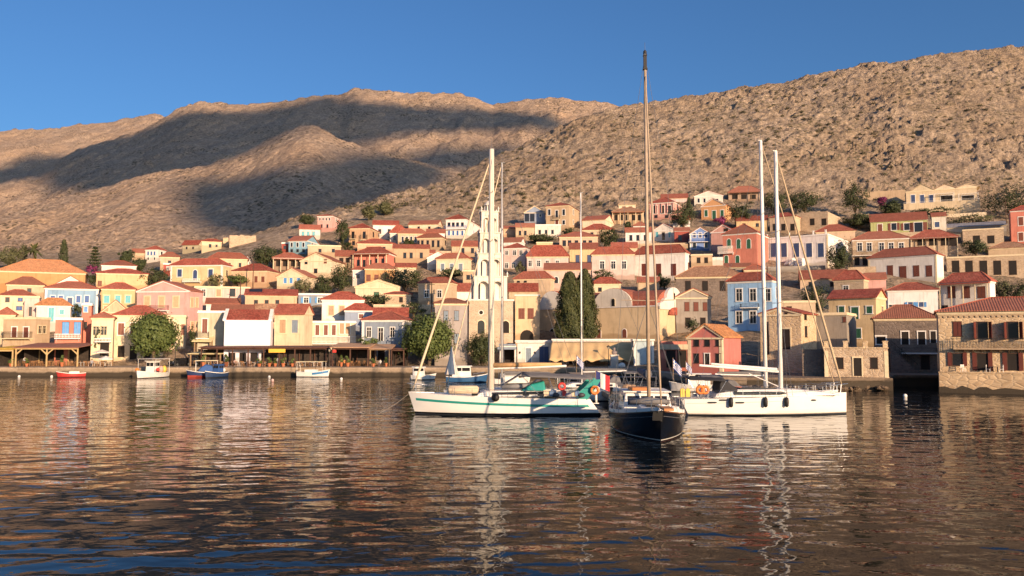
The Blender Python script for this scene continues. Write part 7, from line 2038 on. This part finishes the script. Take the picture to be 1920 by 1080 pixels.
# ------------------------------------------------------------------ jetty and its clutter
def jetty():
    m = MB(); xa, xb = 9.0, 12.9
    m.box(xa, xb, 74.5, 129, .55, 1.05)
    for y in np.arange(76, 128, 5):
        for x in (xa + .4, xb - .4): m.box(x - .25, x + .25, y - .25, y + .25, -2, .549)
    structure(m.build('jetty', QUAYM))
    p0 = None
    for i, (x, y) in enumerate(((xa + .25, 75), (xb - .25, 75), (xa + .25, 82), (xb - .25, 82), (xa + .25, 90), (xb - .25, 90))):
        if p0 is None:
            q = MB(); q.lathe([(.13, 0), (.13, .5), (.2, .55), (.2, .65), (.1, .7)], 0, 0, 0, 8); p0 = solo('bollard', q, IRON, 'dark iron bollard on the edge of the jetty', 'bollard', (x, y, 1.05), 0, 'bollards on the jetty')
        else: dup(p0, (x, y, 1.05))
    p = gp(1152, 133)
    r = thing('monument', 'white pillar monument with a bust in front of the tan canopy', 'monument', p)
    z1 = P(1152, 665, 133).z - p.z; zt = P(1152, 649, 133).z - p.z
    q = MB(); q.box(-.9, .9, -.9, .9, 0, .4); q.box(-.6, .6, -.6, .6, .401, z1 - .2); q.box(-.7, .7, -.7, .7, z1 - .199, z1); q.build('pedestal', plaster('marble', (.70,.66,.60)), r)
    q = MB(); q.lathe([(.25, z1), (.42, z1 + .25), (.45, z1 + .5), (.16, z1 + .68), (.15, z1 + .75), (.2, z1 + .85), (.21, z1 + 1.0), (.13, z1 + 1.15), (.03, z1 + 1.18)], 0, 0, 0, 12); q.v = [(x, y*.72, z) for x, y, z in q.v]; q.build('bust', plain('weathered_bronze', (.24,.2,.19), .6), r)
    for i, (px, Y, lb) in enumerate(((1166, 128, 'white round gas tank shape on the quay right of the monument'), (1137, 120, 'white hanging fender bag on the jetty left of the monument'))):
        q = MB(); q.ball((0, 0, .6), .5, 10, 1.2, 1, 1); solo('white_float', q, WHITE, lb, 'float', gp(px, Y) if i == 0 else Vector((10.0, 86, 1.05)), 0, None, True)
    # passerelle from the black yacht, piles of nets
    q = MB(); q.box(-1.6, 1.6, -.25, .25, 0, .07); q.tube([(-1.5, .22, .1), (-1.5, .22, .8), (1.5, .22, .8), (1.5, .22, .1)], .02, 5)
    o = solo('gangplank', q, TEAK, 'narrow gangplank between the black yacht and the jetty', 'gangplank', (10.2, 75.0 - 11.2, 1.4), R(90))
    rng = random.Random(8)
    for i, (x, y) in enumerate(((9.8, 84), (11.8, 79), (10.6, 95), (12.2, 100))):
        q = MB()
        for k in range(9): q.ball((rng.uniform(-.6, .6), rng.uniform(-.6, .6), rng.uniform(.1, .5)), rng.uniform(.25, .5), 7, 1.2, 1.1, .8)
        solo('fishing_net', q, plain('net_brown', (.36,.24,.15), .95, var=.3) if i % 2 else plain('net_rose', (.5,.34,.27), .95, var=.3), ('rosy heap of fishing nets at the jetty head', 'brown heap of fishing nets on the right edge of the jetty', 'rosy heap of nets halfway along the jetty', 'brown net heap near the quay end of the jetty')[i], 'fishing net', (x, y, 1.06), 0, 'net heaps on the jetty')
jetty()

# ------------------------------------------------------------------ flags
FB = plain('flag_blue', (.03,.09,.36), .8, var=.05); FW = plain('flag_white', (.75,.73,.70), .8, var=.04); FR = plain('flag_red', (.6,.03,.04), .8, var=.05); FN = plain('flag_navy', (.02,.03,.14), .8, var=.05)
def flag(label, px, py, Y, kind, h=1.0, lean=0.0, pole_h=1.9, zp=None, drop=.55):
    p = P(px, py, Y); r = thing('flag', label, 'flag', p)
    q = MB(); q.tube([(0, 0, -pole_h*.55), (lean*.1, 0, pole_h*.45)], .025, 6); q.build('flagstaff', WOOD, r)
    nx, nz = 15, 18 if kind == 'gr' else 6; W_ = h * 1.5; vs = []; fs = []; mi = []
    for i in range(nx + 1):
        for k in range(nz + 1):
            u = i / nx; v = k / nz
            x = u * W_ * .62; y = .16 * math.sin(u*8 + v) * u; z = pole_h*.42 - h * v - drop * u * W_ * .75
            vs.append((x + lean*.1, y, z))
    for i in range(nx):
        for k in range(nz):
            fs.append((i*(nz+1)+k, (i+1)*(nz+1)+k, (i+1)*(nz+1)+k+1, i*(nz+1)+k+1))
            if kind == 'gr':
                s = k * 9 // nz
                if i < 5 and s < 5: mi.append(1 if (s == 2 or i == 2) else 0)
                else: mi.append(s % 2)
            else: mi.append(i * 3 // nx)
    q = MB(); q.v = vs; q.f = fs; q.m = mi
    q.build('flag_cloth', [FB, FW] if kind == 'gr' else [FN, FW, FR], r)
flag('blue and white striped Greek flag on the small boat left of the lone thin mast', 1081, 681, 79.5, 'gr', .75, drop=.9)
flag('Greek striped flag on the stern of the right white yacht nearest the black yacht', 1262, 690, 67.5, 'gr', .8, drop=.9)
flag('small Greek striped flag right beside the larger one', 1286, 695, 70.5, 'gr', .6, drop=.9)
flag('blue white red tricolour flag on the stern of the teal-striped yacht', 1117, 716, 66.2, 'fr', 1.25, 0, 2.2, drop=.35)

# ------------------------------------------------------------------ people at the tavernas
def body_mesh(pose):
    if pose == 'stand':
        J = [((0,0,.95),.13),((0,0,1.18),.14),((0,.0,1.42),.15),((0,0,1.52),.06),((0,-.01,1.66),.105),
             ((.2,0,1.42),.06),((.25,.02,1.15),.045),((.24,-.06,.9),.035),((-.2,0,1.42),.06),((-.25,.02,1.15),.045),((-.2,-.18,.98),.035),
             ((.1,0,.9),.09),((.11,-.02,.5),.065),((.11,.02,.08),.045),((.11,-.12,.04),.04),((-.1,0,.9),.09),((-.11,-.02,.5),.065),((-.11,.02,.08),.045),((-.11,-.12,.04),.04)]
    else:
        J = [((0,0,.52),.14),((0,.02,.76),.14),((0,.0,1.0),.15),((0,-.02,1.1),.06),((0,-.05,1.24),.105),
             ((.2,0,1.0),.06),((.26,-.06,.76),.045),((.16,-.3,.74),.035),((-.2,0,1.0),.06),((-.26,-.06,.76),.045),((-.16,-.3,.74),.035),
             ((.1,-.05,.5),.09),((.12,-.44,.48),.065),((.12,-.42,.08),.045),((.12,-.54,.04),.04),((-.1,-.05,.5),.09),((-.12,-.44,.48),.065),((-.12,-.42,.08),.045),((-.12,-.54,.04),.04)]
    E = [(0,1),(1,2),(2,3),(3,4),(2,5),(5,6),(6,7),(2,8),(8,9),(9,10),(0,11),(11,12),(12,13),(13,14),(0,15),(15,16),(16,17),(17,18)]
    me = bpy.data.meshes.new('body'); me.from_pydata([j[0] for j in J], E, []); me.update()
    return me, [j[1] for j in J]
def make_person(label, p, rz, pose, shirt, trousers, group):
    me, rad = body_mesh(pose)
    m, t, bs = new_mat('clothes_%d' % len(MATS)); v = coords(t, rnd=False); sp = N(t, 'SeparateXYZ'); t.links.new(v, sp.inputs[0])
    hip, neck = (.92, 1.5) if pose == 'stand' else (.56, 1.08)
    rp = N(t, 'ValToRGB'); rp.color_ramp.interpolation = 'CONSTANT'; e = rp.color_ramp.elements; e.new(.5)
    for i, (pos, c) in enumerate(((0, trousers), (hip/2, shirt), (neck/2, (.42,.25,.17)))): e[i].position = pos; e[i].color = (*c, 1)
    h2 = N(t, 'Math', operation='MULTIPLY'); h2.inputs[1].default_value = .5; t.links.new(sp.outputs['Z'], h2.inputs[0]); t.links.new(h2.outputs[0], rp.inputs[0]); t.links.new(rp.outputs[0], bs.inputs['Base Color']); bs.inputs['Roughness'].default_value = .9
    o = bpy.data.objects.new('person', me); COL.objects.link(o); me.materials.append(m)
    sk = o.modifiers.new('skin', 'SKIN')
    if not me.skin_vertices:
        bpy.context.view_layer.objects.active = o; bpy.ops.mesh.customdata_skin_add()
    for i, r_ in enumerate(rad): me.skin_vertices[0].data[i].radius = (r_, r_ * .85)
    me.skin_vertices[0].data[0].use_root = True
    sb = o.modifiers.new('smooth', 'SUBSURF'); sb.levels = 1; sb.render_levels = 1
    o.location = p; o.rotation_euler.z = rz
    hr = MB(); hz = 1.70 if pose == 'stand' else 1.28
    hr.ball((0, .02 if pose == 'stand' else -.03, hz), .118, 10, 1, 1, .85); hr.build('hair', plain('dark_hair', (.03,.02,.015), .8), o, True)
    tag(o, label, 'person', group)
make_person('waiter in a white shirt standing under the left pergola', gp(46, 143.6), .3, 'stand', (.75,.72,.68), (.03,.03,.04), 'people at the tavernas')
make_person('person in a white shirt seated under the tan pergola', gp(713, 143.4), -.4, 'sit', (.72,.7,.66), (.05,.06,.1), 'people at the tavernas')
make_person('person in an orange top seated beside the planter under the tan pergola', gp(646, 143.2), .6, 'sit', (.55,.24,.08), (.1,.09,.08), 'people at the tavernas')
make_person('person in a pale pink top seated under the long brown pergola', gp(440, 143.2), .9, 'sit', (.6,.42,.38), (.06,.06,.08), 'people at the tavernas')
make_person('person in white standing near the yellow sign of the long pergola', gp(521, 142.9), -.2, 'stand', (.7,.66,.6), (.2,.2,.22), 'people at the tavernas')
make_person('person in grey seated in the open beside the low white parasol', gp(172, 142.6), .2, 'sit', (.3,.3,.33), (.05,.05,.06), 'people at the tavernas')
